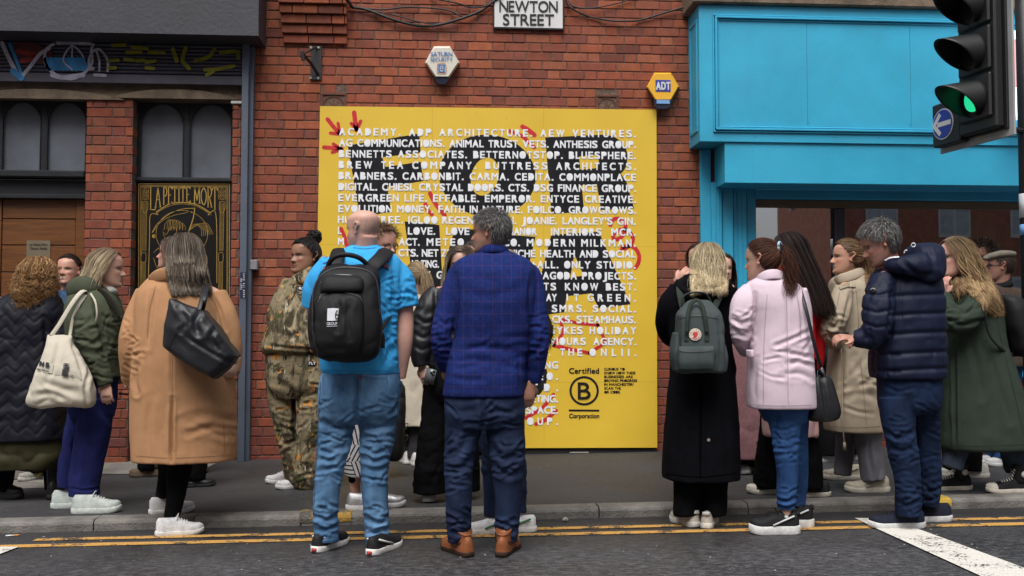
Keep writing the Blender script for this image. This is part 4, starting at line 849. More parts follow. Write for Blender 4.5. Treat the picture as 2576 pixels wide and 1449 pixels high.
q = MB(); p_ = [(1628, 1131), (1652, 1130), (1648, 1137), (1632, 1138)]; V = []
c = G(1455, 1140, PAV); q.box(c[0] - .08, c[0] + .09, c[1] - .04, c[1] + .03, gz(c[0], PAV) + .002, gz(c[0], PAV) + .012, bev=.003); tag(q.build('stone_chip', m_conc), 'flat grey stone fragment lying under the yellow board', 'stone')
# ================================================================== PEOPLE: builders
def vnoise(P, seed=0):                                    # smooth 3-D value noise in [-1, 1]
    P = np.asarray(P, float) + seed * 17.31; I = np.floor(P).astype(np.int64); f = P - I; f = f * f * f * (f * (f * 6 - 15) + 10)
    def h(i, j, k):
        n = (i * 374761393 + j * 668265263 + k * 1274126177 + seed * 144665) & 0x7fffffff
        n = ((n ^ (n >> 13)) * 1274126177) & 0x7fffffff; n = n ^ (n >> 16); return (n & 0xffff) / 32767.5 - 1
    out = 0
    for a in (0, 1):
        for b in (0, 1):
            for c in (0, 1):
                w = (f[:, 0] if a else 1 - f[:, 0]) * (f[:, 1] if b else 1 - f[:, 1]) * (f[:, 2] if c else 1 - f[:, 2])
                out = out + w * h(I[:, 0] + a, I[:, 1] + b, I[:, 2] + c)
    return out
def fbm(P, seed=0, o=3): return sum(vnoise(P * 2 ** i, seed + i) * .5 ** i for i in range(o)) / 1.6
def remesh(V, F, vox, smooth=3):
    me = bpy.data.meshes.new('r'); me.from_pydata(np.asarray(V).tolist(), [], F); o = bpy.data.objects.new('r', me); COL.objects.link(o)
    bm = bmesh.new(); bm.from_mesh(me); bmesh.ops.recalc_face_normals(bm, faces=bm.faces); bm.to_mesh(me); bm.free()
    m = o.modifiers.new('r', 'REMESH'); m.mode = 'VOXEL'; m.voxel_size = vox; m.adaptivity = 0
    dg = bpy.context.evaluated_depsgraph_get(); dg.update(); e = o.evaluated_get(dg); m2 = e.to_mesh()
    n = len(m2.vertices); V = np.empty(n * 3); m2.vertices.foreach_get('co', V); V = V.reshape(-1, 3)
    q = np.empty(len(m2.loops), np.int64); m2.loops.foreach_get('vertex_index', q); F = q.reshape(-1, 4) if len(q) == 4 * len(m2.polygons) else None
    if F is None: F = [list(p.vertices) for p in m2.polygons]
    e.to_mesh_clear(); bpy.data.objects.remove(o); bpy.data.meshes.remove(me)
    return lap(V, F, smooth), F
def edges(F):
    F = np.asarray(F); return np.vstack([F[:, [0, 1]], F[:, [1, 2]], F[:, [2, 3]], F[:, [3, 0]]])
def lap(V, F, it, lam=.5):
    E = edges(F); n = len(V); cnt = np.bincount(E.ravel(), minlength=n)[:, None].astype(float) + 1e-9
    for _ in range(it):
        S_ = np.zeros_like(V)
        for k in range(3): S_[:, k] = np.bincount(E[:, 0], V[E[:, 1], k], n) + np.bincount(E[:, 1], V[E[:, 0], k], n)
        V = V + lam * (S_ / cnt - V)
    return V
def normals(V, F):
    F = np.asarray(F); n = np.cross(V[F[:, 2]] - V[F[:, 0]], V[F[:, 3]] - V[F[:, 1]]); N = np.zeros_like(V)
    for c in range(4):
        for k in range(3): N[:, k] += np.bincount(F[:, c], n[:, k], len(V))
    return N / (np.linalg.norm(N, axis=1)[:, None] + 1e-12)
def pdist(px, py, pts):
    d = np.full(len(px), 1e9); s = np.zeros(len(px))
    for (x0, y0), (x1, y1) in zip(pts[:-1], pts[1:]):
        dx, dy = x1 - x0, y1 - y0; t = np.clip(((px - x0) * dx + (py - y0) * dy) / (dx * dx + dy * dy + 1e-9), 0, 1)
        d = np.minimum(d, np.hypot(px - x0 - t * dx, py - y0 - t * dy))
    return d
# ---- hair and skin materials
m_hair = M('hair', (1, 1, 1), rough=.55, var=.22, vs=60, bump=.15, bs=300, attr=True, spec=.22, stretch=(1, 1, .15), bstretch=(1, 1, .1))
def skin_mat():
    m = M('skin', (1, 1, 1), rough=.44, var=.08, vs=25, bump=.15, bs=260, attr=True, spec=.4, dist=.006)
    b = m.node_tree.nodes['Principled BSDF']; b.inputs['Subsurface Weight'].default_value = .08; b.inputs['Subsurface Radius'].default_value = (.012, .004, .002); return m
m_skin = skin_mat()
PALE, ROSY, TAN, OLIVE, BROWN = (.56, .335, .255), (.52, .275, .205), (.46, .245, .165), (.44, .25, .17), (.27, .135, .085)
class Person:
    def __init__(s, label, foot, h=0.0, skin=PALE, Y=None, group=None):
        s.label = label; g = G(foot[0], foot[1], h); s.Y = g[1] if Y is None else Y; s.h = h
        c = S(foot[0], foot[1], s.Y); s.loc = np.array((c[0], s.Y, gz(c[0], h))); s.skin = np.array(skin); s.ppm = FPX / depth(s.loc)
        s.P = []; s.kids = []; s.heads = []; s.group = group; s.arms = []; s.legs = []
    def w(s, px, py, dy=0.0): return S(px, py, s.Y + dy)
    def dy(s, px, py, h=None): return float(G(px, py, s.h if h is None else h)[1] - s.Y)
    # primitives: every garment collects closed pieces and is grown into one surface
    def loft(s, rows, n=40, exp=2.5, per=6):
        """rows: (py, x_left, x_right, dy_centre, half_depth[m]) in photo pixels"""
        R = np.array(rows, float); t = cr(R, per * (len(R) - 1) + 1); V = []; a = np.linspace(0, 2 * math.pi, n, endpoint=False)
        ca, sa = np.cos(a), np.sin(a); u = np.sign(ca) * np.abs(ca) ** (2 / exp); v = np.sign(sa) * np.abs(sa) ** (2 / exp)
        for py, xl, xr, yc, d in t:
            c = s.w((xl + xr) / 2, py, yc); hw = max((xr - xl) / 2 / (FPX / depth(c)), .004); V.append(np.column_stack([c[0] + hw * u, c[1] + max(d, .004) * v, np.full(n, c[2])]))
        m = len(V); V = np.concatenate(V); F = [[i * n + j, i * n + (j + 1) % n, (i + 1) * n + (j + 1) % n, (i + 1) * n + j] for i in range(m - 1) for j in range(n)] + [list(range(n - 1, -1, -1)), list(range((m - 1) * n, m * n))]
        return V, F
    def limb(s, pts, n=20, res=None, flat=.95):
        """pts: (px, py, dy, r_px)"""
        P = [s.w(p[0], p[1], p[2]) for p in pts]; r = [p[3] / (FPX / depth(q)) for p, q in zip(pts, P)]
        return tube(P, r, n, flat=flat, side=(1, 0, 0), res=res or 8 * (len(pts) - 1) + 1)
    def blob(s, px, py, dy, rx, rz, ry):
        c = s.w(px, py, dy); k = FPX / depth(c); u, v = np.meshgrid(np.linspace(0, 2 * math.pi, 24, endpoint=False), np.linspace(.05, math.pi - .05, 14)); u, v = u.ravel(), v.ravel()
        V = c + np.column_stack([rx / k * np.cos(u) * np.sin(v), ry * np.sin(u) * np.sin(v), rz / k * np.cos(v)]); n, m = 24, 14
        return V, [[i * n + j, i * n + (j + 1) % n, (i + 1) * n + (j + 1) % n, (i + 1) * n + j] for i in range(m - 1) for j in range(n)] + [list(range(n))[::-1], list(range((m - 1) * n, m * n))]
    def grow(s, name, pieces, mat, vox=.008, smooth=3, folds=(), post=1, label=None, attr=None, wob=.004, wobs=7):
        V = []; F = []; b = 0
        for v, f in pieces: V.append(v); F += [[i + b for i in q] for q in f]; b += len(v)
        V, F = remesh(np.concatenate(V), F, vox, smooth); N = normals(V, F); px, py = proj(V); D = np.zeros(len(V)); sd_ = (hash(s.label) if False else sum(map(ord, s.label))) % 97
        if wob: D += wob * fbm(V * wobs, sd_)
        view = V - C0; front = np.clip(-(N * view).sum(1) / np.linalg.norm(view, axis=1) * 3, 0, 1)
        for f in folds:
            k = f[0]
            if k == 'n':        # directional soft folds: amplitude, frequencies, optional pixel band, ridged
                _, amp, fr, band = f; lo = fbm(V * 4.5, sd_ + 3, 2); U = V.copy(); U[:, 2] += (.55 * np.sign(lo) * np.abs(lo) ** .5) * (V[:, 0] - V[:, 0].mean()) * (fr[2] > fr[0]); U = U * np.array(fr) + .6 * lo[:, None]; k0 = sd_ + int(amp * 1e4) % 13
                q = np.abs(vnoise(U, k0)) ** .75 * 1.7 - 1 + .45 * vnoise(U * 2.1, k0 + 5); q = q * np.clip(.55 + 1.1 * vnoise(V * 6, k0 + 9), .1, 1.2)
                if band is not None: q = q * np.clip(np.minimum((py - band[0]) / 25, (band[1] - py) / 25), 0, 1)
                D += amp * q
            elif k == 's':      # drawn crease: points, depth, width in pixels
                _, pts, dep, wd_ = f; P = cr(np.array(pts, float), 5 * len(pts)) if len(pts) > 2 else np.array(pts, float); d = pdist(px, py, [tuple(p) for p in P])
                L_ = np.hypot(*(P[-1] - P[0])) + 1; e = np.minimum(np.hypot(px - P[0][0], py - P[0][1]), np.hypot(px - P[-1][0], py - P[-1][1])); fade = np.clip(e / (.25 * L_) + .15, 0, 1)
                D += front * fade * (-dep * np.exp(-(d / wd_) ** 2) + .55 * dep * np.exp(-((d - 1.9 * wd_) / (1.1 * wd_)) ** 2))
            elif k == 'q':      # quilting: horizontal channels, list of py lines
                _, lines_, dep, wd_ = f; dd = np.full(len(V), 1e9)
                for ln in lines_: dd = np.minimum(dd, pdist(px, py, ln))
                D += -dep * np.exp(-(dd / wd_) ** 2)
        V = V + N * D[:, None]
        if post: V = lap(V, F, post, .35)
        s.kids.append((name, V, F, mat, label, attr(V, px, py) if attr else None)); return V, F
    def add(s, name, V, F, mat, smooth=True, label=None, col=None, sub=()): s.kids.append((name, V, F, mat, label, col, smooth, sub))
    # ---- head: az = direction of the face (0 to the viewer, 90 to the right, -90 to the left, 180 away); pitch > 0 looks down
    def head(s, px, chin, crown, az, pitch=0, roll=0, dy=0, wide=1.0, smile=0, brow=(.09, .055, .04), lip=(.40, .14, .12), cap=None, beard=0, jaw=1.0, nose=1.0, ear=True, nape=None, eye=(.05, .03, .02), glasses=None):
        cy_ = (chin + crown) / 2; c = s.w(px, cy_, dy); Hh = (chin - crown) / (FPX / depth(c))
        a, p, r = R_(az), R_(pitch), R_(roll)
        f = np.array((math.sin(a) * math.cos(p), -math.cos(a) * math.cos(p), -math.sin(p))); l = np.array((math.cos(a), math.sin(a), 0)); u = np.cross(l, f) * -1
        u = u if u[2] > 0 else -u
        l2 = l * math.cos(r) + u * math.sin(r); u2 = u * math.cos(r) - l * math.sin(r)
        hd = dict(c=c, H=Hh, f=f, l=l2, u=u2, wide=wide); s.heads.append(hd)
        prof = np.array([(.00, .27, .12, .10), (.025, .36, .05, .155), (.07, .385, -.04, .20), (.13, .385, -.12, .235), (.20, .375, -.20, .262), (.27, .375, -.27, .282), (.35, .372, -.335, .30), (.43, .368, -.39, .315),
                         (.50, .36, -.425, .325), (.57, .382, -.45, .332), (.66, .388, -.465, .337), (.75, .37, -.46, .335), (.83, .325, -.43, .315), (.90, .25, -.365, .265), (.955, .15, -.26, .19), (.985, .06, -.15, .11), (1.0, -.03, -.07, .02)])
        t = cr(prof, 72); n = 64; th = np.linspace(0, 2 * math.pi, n, endpoint=False); Z = []; Fw = []; Lx = []
        for z, yf, yb, w in t:
            yc, hl = (yf + yb) / 2, (yf - yb) / 2; ex = 2.25; cc, ss = np.cos(th), np.sin(th)
            jw = w * wide * (1 + (jaw - 1) * min(1, max(0, (.50 - z) / .30)))
            Fw.append(yc + hl * np.sign(cc) * np.abs(cc) ** (2 / ex)); Lx.append(jw * np.sign(ss) * np.abs(ss) ** (2 / ex) * (1 - .10 * np.clip(cc, 0, 1) * (z < .75))); Z.append(np.full(n, z))
        Fw, Lx, Z = np.concatenate(Fw), np.concatenate(Lx), np.concatenate(Z); fr = np.clip((Fw - .12) / .12, 0, 1)
        nz = np.interp(Z, [.285, .315, .335, .36, .40, .46, .52, .56], [0, .055, .112, .120, .095, .06, .025, 0]) * nose
        Fw += fr * nz * np.exp(-(Lx / (.030 + .35 * np.clip(.45 - Z, 0, .15))) ** 2) + fr * .028 * np.exp(-((np.abs(Lx) - .055) / .025) ** 2 - ((Z - .335) / .025) ** 2)
        Fw -= fr * .045 * np.exp(-((np.abs(Lx) - .135) / .07) ** 2 - ((Z - .50) / .045) ** 2)
        Fw += fr * .022 * np.exp(-((np.abs(Lx) - .135) / .042) ** 2 - ((Z - .495) / .026) ** 2)
        Fw += fr * .022 * np.exp(-((np.abs(Lx) - .12) / .09) ** 2 - ((Z - .565) / .028) ** 2)
        Fw += fr * (.018 + .012 * smile) * np.exp(-((np.abs(Lx) - .19) / .06) ** 2 - ((Z - .39) / .06) ** 2)
        mw = .095 + .035 * smile
        Fw += fr * .030 * np.exp(-(Lx / mw) ** 2 - ((Z - .238) / .022) ** 2) + fr * .032 * np.exp(-(Lx / (mw * .85)) ** 2 - ((Z - .192) / .022) ** 2) - fr * .022 * np.exp(-(Lx / mw) ** 2 - ((Z - .215) / .010) ** 2)
        Fw -= fr * .020 * np.exp(-(Lx / .12) ** 2 - ((Z - .145) / .022) ** 2) ; Fw += fr * .02 * np.exp(-(Lx / .09) ** 2 - ((Z - .06) / .05) ** 2)
        V = c + Hh * (Fw[:, None] * f + Lx[:, None] * l2 + (Z - .5)[:, None] * u2); m = len(t)
        F = [[i * n + j, i * n + (j + 1) % n, (i + 1) * n + (j + 1) % n, (i + 1) * n + j] for i in range(m - 1) for j in range(n)] + [list(range(n - 1, -1, -1)), list(range((m - 1) * n, m * n))]
        s.P.append((V, F))
        if ear:
            for sg in (-1, 1):
                pts = [(-.045, .42), (-.03, .395), (-.005, .41), (-.03, .47), (-.085, .53), (-.10, .58), (-.07, .615), (-.02, .60), (0.01, .54)]
                E_ = [c + Hh * ((y * 1.25) * f + sg * (.320 * wide + .040 + .03 * (y < -.05)) * l2 + ((z - .5) * 1.2 - .5 + .5) * u2) for y, z in pts]; s.P.append(tube(E_, .024 * Hh, 8, res=24))
                E_ = [c + Hh * (y * f + sg * (.318 * wide + .018) * l2 + (z - .5) * u2) for y, z in ((-.03, .42), (-.05, .50), (-.045, .58))]; s.P.append(tube(E_, np.array((.02, .042, .035)) * Hh, 10, flat=.5, side=f, res=10))
        hd.update(brow=np.array(brow), lip=np.array(lip), cap=cap, beard=beard, smile=smile, eye=np.array(eye))
        if glasses is not None:
            q = MB(); e = lambda y, x, z: c + Hh * (y * f + x * l2 + (z - .5) * u2)
            for sg in (-1, 1):
                q.tube([e(.40 - .05 * abs(math.cos(t)) * (math.cos(t) * sg > 0), sg * .135 + .088 * math.cos(t), .49 + .068 * math.sin(t)) for t in np.linspace(0, 2 * math.pi, 20)], .011 * Hh, 6); q.tube([e(.36, sg * .22, .51), e(.2, sg * .31 * wide, .52), e(-.04, sg * .345 * wide, .52)], .009 * Hh, 6)
            q.tube([e(.41, -.05, .50), e(.43, 0, .51), e(.41, .05, .50)], .009 * Hh, 6); s.add('glasses', np.concatenate(q.V), q.F, glasses)
        return hd
    def neck(s, hd, px, py, dy=0, r=.055, r2=None):
        a = hd['c'] + hd['H'] * (-.10 * hd['f'] - .12 * hd['u']); b = s.w(px, py, dy); m = (a * .5 + b * .5); s.P.append(tube([a, m, b, b - np.array((0, 0, .12))], [r * 1.02, r, (r2 or r * 1.15), (r2 or r) * 1.5], 24, res=16))
    def hand(s, px, py, dy, d, nrm, size=.18, curl=.7, spread=.25, thumb=1):
        """palm centre at the wrist; d = direction wrist->knuckles, nrm = back-of-hand normal (world)"""
        o = s.w(px, py, dy); d = np.array(d, float); d /= np.linalg.norm(d); n_ = np.array(nrm, float); n_ -= d * (n_ @ d); n_ /= np.linalg.norm(n_); sd_ = np.cross(d, n_) * thumb; L = size
        s.P.append(tube([o - d * .02, o + d * .10 * L, o + d * .32 * L, o + d * .50 * L], np.array((.026, .030, .040, .036)) * L / .18, 16, flat=.42, side=sd_, res=10))
        for i, (x, ln) in enumerate(((.20, .36), (.07, .42), (-.06, .39), (-.19, .30))):
            p = o + d * .46 * L + sd_ * x * L * .95; P = [p - d * .05 * L, p]; dd = d + sd_ * x * spread; dd /= np.linalg.norm(dd); an = 0
            for k in range(3):
                an += curl * (.55, .75, .5)[k]; q = dd * math.cos(an) - n_ * math.sin(an); p = p + q * ln * L * (.45, .32, .23)[k]; P.append(p)
            s.P.append(tube(P, np.array((.009, .0092, .0088, .008, .0065)) * L / .18, 10, res=14))
        p = o + d * .12 * L + sd_ * .17 * L; q = d * .7 + sd_ * .75 - n_ * .35 * curl; q /= np.linalg.norm(q); P = [p - q * .03, p, p + q * .17 * L, p + (q * .6 + d * .5 - n_ * .2) * .33 * L]
        s.P.append(tube(P, np.array((.013, .0125, .010, .0075)) * L / .18, 10, res=12))
    # ---- clothing shortcuts
    def shoe(s, px, py, az, L=.27, h=None, upper=(.5, .5, .5), sole=(.6, .6, .58), hgt=.075, thick=.028, high=0, wide=1.0, toe=None, laces=None, heel=None, rough=.6, metal=0, stripe=None, pitch=0, nm=None, boot=0, lift=0.0, emb=None, backtab=None):
        """(px, py) = middle of the sole on the ground; az = direction of the toe: 0 right, 90 away, 180 left, -90 to the viewer"""
        g = G(px, py, s.h if h is None else h); g = np.array((g[0], g[1], gz(g[0], s.h if h is None else h) + lift)); a = R_(az); fx = np.array((math.cos(a), math.sin(a), GRAD * math.cos(a))); sx = np.array((-math.sin(a), math.cos(a), -GRAD * math.sin(a))); up = np.array((0, 0, 1.))
        if pitch: pr = R_(pitch); fx, up = fx * math.cos(pr) - up * math.sin(pr), up * math.cos(pr) + fx * math.sin(pr)
        o = g - fx * L / 2; X = lambda x, y, z: o + fx * x + sx * y + up * z
        thick *= .80; hgt *= 1.12
        tt = np.linspace(0, 1, 23); hw = np.interp(tt, [0, .04, .12, .28, .45, .62, .78, .90, .97, 1], [.018, .028, .034, .033, .034, .043, .046, .036, .018, .004]) * wide * L / .27
        def mm(nm_, c, ro=None, **k): return M(nm_ + '_%d_%d_%d' % tuple(int(255 * x) for x in c), c, rough=rough if ro is None else ro, var=.2, vs=30, bump=.2, bs=220, spec=.22, **k)
        mu, ms = mm('shoe upper' + (' m' if metal else '') + str(rough), upper, metal=metal), mm('shoe sole', sole, .6)
        # sole
        V = []; F = []; n = len(tt); curve = .012 * np.clip((tt - .75) / .25, 0, 1) ** 2 + .004 * np.clip((.12 - tt) / .12, 0, 1)
        for k, (z, gk) in enumerate(((0, .96), (.004, 1.02), (thick, 1.04), (thick + .003, 1.0))):
            for sg in (1, -1):
                for i in range(n): V.append(X(tt[i] * L * (1.012 if k in (1, 2) else 1) - (.003 if k in (1, 2) and i == 0 else 0), sg * hw[i] * gk, z + curve[i]))
        lay = lambda k, sg, i: k * 2 * n + (0 if sg > 0 else n) + i
        for i in range(n - 1):
            for k in range(3):
                F.append([lay(k, 1, i), lay(k, 1, i + 1), lay(k + 1, 1, i + 1), lay(k + 1, 1, i)]); F.append([lay(k, -1, i + 1), lay(k, -1, i), lay(k + 1, -1, i), lay(k + 1, -1, i + 1)])
            F.append([lay(0, -1, i), lay(0, -1, i + 1), lay(0, 1, i + 1), lay(0, 1, i)]); F.append([lay(3, 1, i), lay(3, 1, i + 1), lay(3, -1, i + 1), lay(3, -1, i)])
        for k in range(3): F.append([lay(k, -1, 0), lay(k, 1, 0), lay(k + 1, 1, 0), lay(k + 1, -1, 0)]); F.append([lay(k, 1, n - 1), lay(k, -1, n - 1), lay(k + 1, -1, n - 1), lay(k + 1, 1, n - 1)])
        subs = [('sole', np.array(V), F, ms)]
        # upper: cross sections along the length
        hp_ = np.interp(tt, [0, .03, .10, .28, .42, .60, .80, .93, 1], np.array([.70, .96, 1.0, .98, .98, .70, .52, .44, .20]) * hgt); V = []; F = []; m = 14; ph = np.linspace(0, math.pi, m)
        for i in range(n):
            e = 1.0 if tt[i] > .5 else .80
            for p in ph: V.append(X(tt[i] * L * .985 + .003, hw[i] * .99 * np.sign(math.cos(p)) * abs(math.cos(p)) ** .75 * (1 - .22 * math.sin(p) * (tt[i] < .5)), thick + curve[i] + hp_[i] * math.sin(p) ** .8))
        F = [[i * m + j, (i + 1) * m + j, (i + 1) * m + j + 1, i * m + j + 1] for i in range(n - 1) for j in range(m - 1)] + [list(range(m)), list(range(n * m - 1, (n - 1) * m - 1, -1))]
        U = (np.array(V), F)
        if high or boot:
            hh = high or boot; P = [X(L * .24, 0, thick + hgt * .5), X(L * .24, 0, thick + hgt + hh * .5), X(L * .22, 0, thick + hgt + hh)]; T_ = tube(P, [.040 * L / .27, .041 * L / .27, .045 * L / .27], 20, flat=.86, side=fx, res=8); b = len(U[0]); U = (np.vstack([U[0], T_[0]]), U[1] + [[i + b for i in f] for f in T_[1]])
        if laces is not None:
            q = MB()
            for k in range(5 + (3 if high else 0)):
                x = L * (.66 - .055 * k); z = thick + np.interp(x / L, tt, hp_) + .004; zt_ = min(k, 4)
                if k > 4: x = L * (.44 - .02 * (k - 4)) ; z = thick + hgt + high * (k - 4) / 4
                q.tube([X(x, -.024, z - .012), X(x - .004, 0, z + .003), X(x, .024, z - .012)], .0035, 6)
            if not high: q.tube([X(L * .45, -.03, thick + hgt), X(L * .47, -.015, thick + hgt + .018), X(L * .44, 0, thick + hgt + .006), X(L * .47, .015, thick + hgt + .018), X(L * .45, .03, thick + hgt)], .003, 6)
            subs.append(('laces', np.concatenate(q.V), q.F, mm('laces', laces, .8)))
        if toe is not None:
            q = MB(); V = []; tq = np.linspace(.80, 1.0, 8); 
            for t_ in tq:
                h_ = np.interp(t_, tt, hp_) + .003; w_ = np.interp(t_, tt, hw) * 1.03
                for p in ph: V.append(X(t_ * L * .99 + .004, w_ * math.cos(p), thick + np.interp(t_, tt, curve) + h_ * math.sin(p) ** .8))
            subs.append(('toe_cap', np.array(V), [[i * m + j, (i + 1) * m + j, (i + 1) * m + j + 1, i * m + j + 1] for i in range(7) for j in range(m - 1)], mm('toe cap', toe, .5)))
        if heel is not None: subs.append(('heel_patch', *tube([X(-.004, 0, thick * .35), X(-.004, 0, thick * .9)], .016, 4, side=sx), mm('heel patch', heel, .5)))
        if backtab is not None: subs.append(('heel_tab', *tube([X(.004, 0, thick + hgt * .72), X(.010, 0, thick + hgt * .99)], .022, 10, flat=.6, side=sx), mm('heel tab', backtab, .5)))
        if stripe is not None:
            q = MB()
            for sg in (-1, 1): q.tube([X(L * .12, sg * .036, thick + hgt * .75), X(L * .34, sg * .037, thick + hgt * .42), X(L * .55, sg * .044, thick + hgt * .12)], .0055, 6)
            subs.append(('side_stripe', np.concatenate(q.V), q.F, mm('stripe', stripe, .5)))
        if emb is not None:
            q = MB()
            for sg in (-1, 1):
                cc = X(L * .20, sg * .041, thick + hgt + .02); q.tube([cc - sx * .004 * sg, cc + sx * .005 * sg], .020, 16)
            subs.append(('ankle_patch', np.concatenate(q.V), q.F, mm('ankle patch', emb, .5)))
        s.kids.append((nm or ('boot' if boot else 'shoe'), U[0], U[1], mu, None, None, True, subs)); return X(L * .24, 0, thick + hgt * .8)
    # ---- hair grown as locks over the skull
    def hair(s, hd, style='fall', n=420, length=.30, cols=((.05, .03, .02),), width=.008, wave=0, wfreq=18, drift=(0, 0, 0), fmin=.16, ztop=.80, part=0.0, tie=None, seed=1, side=.6, lift=1.05, spread=.02, zmin=.18, back=.25, taper=.35, rough_=.0, shell=True, tail=.0, rootcol=None, grav=1.0, taild=None, azr=None, name='hair', vol=0.0, hl=None, over=None, earfree=False):
        if style == 'short': earfree = True; n = int(n * 1.9); width = width * .62
        else: n = int(n * 2.1); width = width * .55
        r = np.random.RandomState(seed); c, Hh, f, l, u, wd_ = hd['c'], hd['H'], hd['f'], hd['l'], hd['u'], hd['wide']
        ctr = np.array((-.035, 0, .105)); rad = np.array((.466 + vol, .370 * wd_ + vol, .446 + vol))       # skull ellipsoid in head units (fwd, left, up) about the head centre
        B = np.stack([f, l, u]); gl_ = B @ np.array((0, 0, -1.)); out = []
        def okroot(q):      # q on unit sphere -> is it under hair
            P = ctr + q * rad; z = P[:, 2] + .5; y = P[:, 0]
            face = (y > np.interp(z, [0, .35, .55, .68, .82, .90, 1.0], [-.05, -.02, .03, .12, .26, .32, .4]) + (fmin - .16))
            earz = (np.abs(y + .03) < .10) & (z < .60) & (np.abs(P[:, 1]) > .2) & earfree
            return (~face) & (~earz) & (z > np.interp(y, [-.5, -.2, 0, .1], [zmin, zmin + .02, .38, .50]))
        q = r.normal(size=(n * 6, 3)); q /= np.linalg.norm(q, axis=1)[:, None]; q = q[okroot(q)][:n]; n = len(q); lay = r.uniform(0, 1, n)
        cidx = r.randint(0, len(cols), n); base = np.array(cols)[cidx] * r.uniform(.75, 1.25, (n, 1))
        P = ctr + q * rad * (1.0 + .05 * lay[:, None]); pts = [P.copy()]; d = np.zeros_like(P); ph = 7 * vnoise(q * 2.6, seed) + r.normal(size=n) * .35; ph2 = 7 * vnoise(q * 2.6, seed + 7) + r.normal(size=n) * .35; fly = np.where(r.random_sample(n) < .05, 1.0, 0.0)
        if style == 'short':
            steps = 5; st = length / Hh / steps; comb = np.array(drift, float) if np.any(drift) else np.array((.5, 0, -.6)); up_ = np.clip(q[:, 2:3], 0, 1); d = comb + np.array((.75, 0, .75 * 0)) * up_ + np.array((0, 0, -.5)) * (1 - up_); d = d - q * (d * q).sum(1)[:, None] + q * (.22 + rough_) + r.normal(size=(n, 3)) * (.10 + rough_)
            for k in range(steps): d = d + gl_ * .12; dn = d / np.linalg.norm(d, axis=1)[:, None]; P = P + dn * st; pts.append(P.copy())
        elif style == 'tie':
            T = np.array(tie, float); steps = 13
            for k in range(steps):
                to = T - P; dist_ = np.linalg.norm(to, axis=1)[:, None]; P = P + to * (1.0 / (steps - k)) ; Q = (P - ctr) / rad; nr = np.linalg.norm(Q, axis=1)[:, None]; lim = 1.02 + .05 * lay[:, None]; ins = nr < lim
                if k < steps - 1: P = np.where(ins, ctr + Q / nr * lim * rad, P)
                pts.append(P.copy())
        else:
            steps = 22; L = length / Hh * r.uniform(.82, 1.08, n); st = (L + np.clip(P[:, 2] + .35, 0, 1) * 1.2) / steps; sgn = np.where(P[:, 1] - part * .3 >= 0, 1.0, -1.0) * np.clip((P[:, 0] + .28) / .4, .06, 1)
            dr = B @ np.array(drift, float); vel = np.zeros_like(P); free = np.zeros(n, bool)
            for k in range(steps):
                Q = (P - ctr) / rad; nrm = Q / rad; nrm /= np.linalg.norm(nrm, axis=1)[:, None]
                t = gl_ * grav + np.stack([-np.full(n, back) * (1 - k / steps), sgn * side * max(0, 1 - k / 7), np.zeros(n)], 1) + dr * (k / steps) * 1.2
                tn = t - nrm * (t * nrm).sum(1)[:, None]; below = (nrm @ -gl_) < -.02 if False else ((nrm * -gl_).sum(1) < .02); free |= below & (k > 1)
                dd = np.where(free[:, None], vel * .55 + t * .6, tn + .15 * vel); dd /= np.linalg.norm(dd, axis=1)[:, None] + 1e-9; vel = dd
                P = P + dd * st[:, None]
                Q = (P - ctr) / rad; nr = np.linalg.norm(Q, axis=1)[:, None]; lim = lift + .06 * lay[:, None] + (spread * lay[:, None] + fly[:, None] * .10) * k / 6; P = np.where((nr < lim), ctr + Q / nr * lim * rad, P)
                w_ = wave * np.clip((k - 3) / 6, 0, 1); pw = P + w_ * np.stack([np.sin(k * .9 * wfreq / 18 + ph), np.sin(k * .8 * wfreq / 18 + ph2), .3 * np.sin(k * 1.1 + ph)], 1) + (fly * k * .0035)[:, None] * np.stack([np.sin(ph * 3), np.cos(ph2 * 3), 0 * ph], 1) + rough_ * r.normal(size=(n, 3)) * .3
                pts.append(pw.copy())
        A = np.stack(pts, 1)                                   # n, m, 3 local
        if hl is not None: base = np.where((r.random_sample(n) < hl[1])[:, None] & (np.abs(A[:, 0, 1]) > .0)[:, None], np.array(hl[0]), base)
        V, F, CC = s._locks(A, base, r, width, Hh, c, B, taper, rootcol, over)
        Vs, Fs, Cs = [V], F, [CC]; b = len(V)
        if tie is not None and tail > 0:                        # the gathered tail
            nt_ = max(80, int(n * .5)); T = np.array(tie, float); td = np.array(taild if taild is not None else (-.6, 0, .2), float); steps = 16
            P = T + r.normal(size=(nt_, 3)) * .03; vel = td + r.normal(size=(nt_, 3)) * .22; pts = [P.copy()]; st = tail / Hh / steps * r.uniform(.7, 1.05, nt_)[:, None]; ph = 5 * vnoise(P * 9, seed) + r.normal(size=nt_) * .4; dr = B @ np.array(drift, float)
            for k in range(steps):
                vel = vel * .80 + (gl_ + dr) * .22; dn = vel / np.linalg.norm(vel, axis=1)[:, None]; P = P + dn * st; pw = P + wave * min(1, k / 6) * np.stack([np.sin(k * .7 * wfreq / 18 + ph), np.cos(k * .6 + ph), 0 * ph], 1); pts.append(pw)
            A = np.stack(pts, 1); base = np.array(cols)[r.randint(0, len(cols), nt_)] * r.uniform(.7, 1.3, (nt_, 1)); V, F2, CC = s._locks(A, base, r, width, Hh, c, B, taper, None, over); Vs.append(V); Fs = Fs + [[i + b for i in f_] for f_ in F2]; Cs.append(CC); b += len(V)
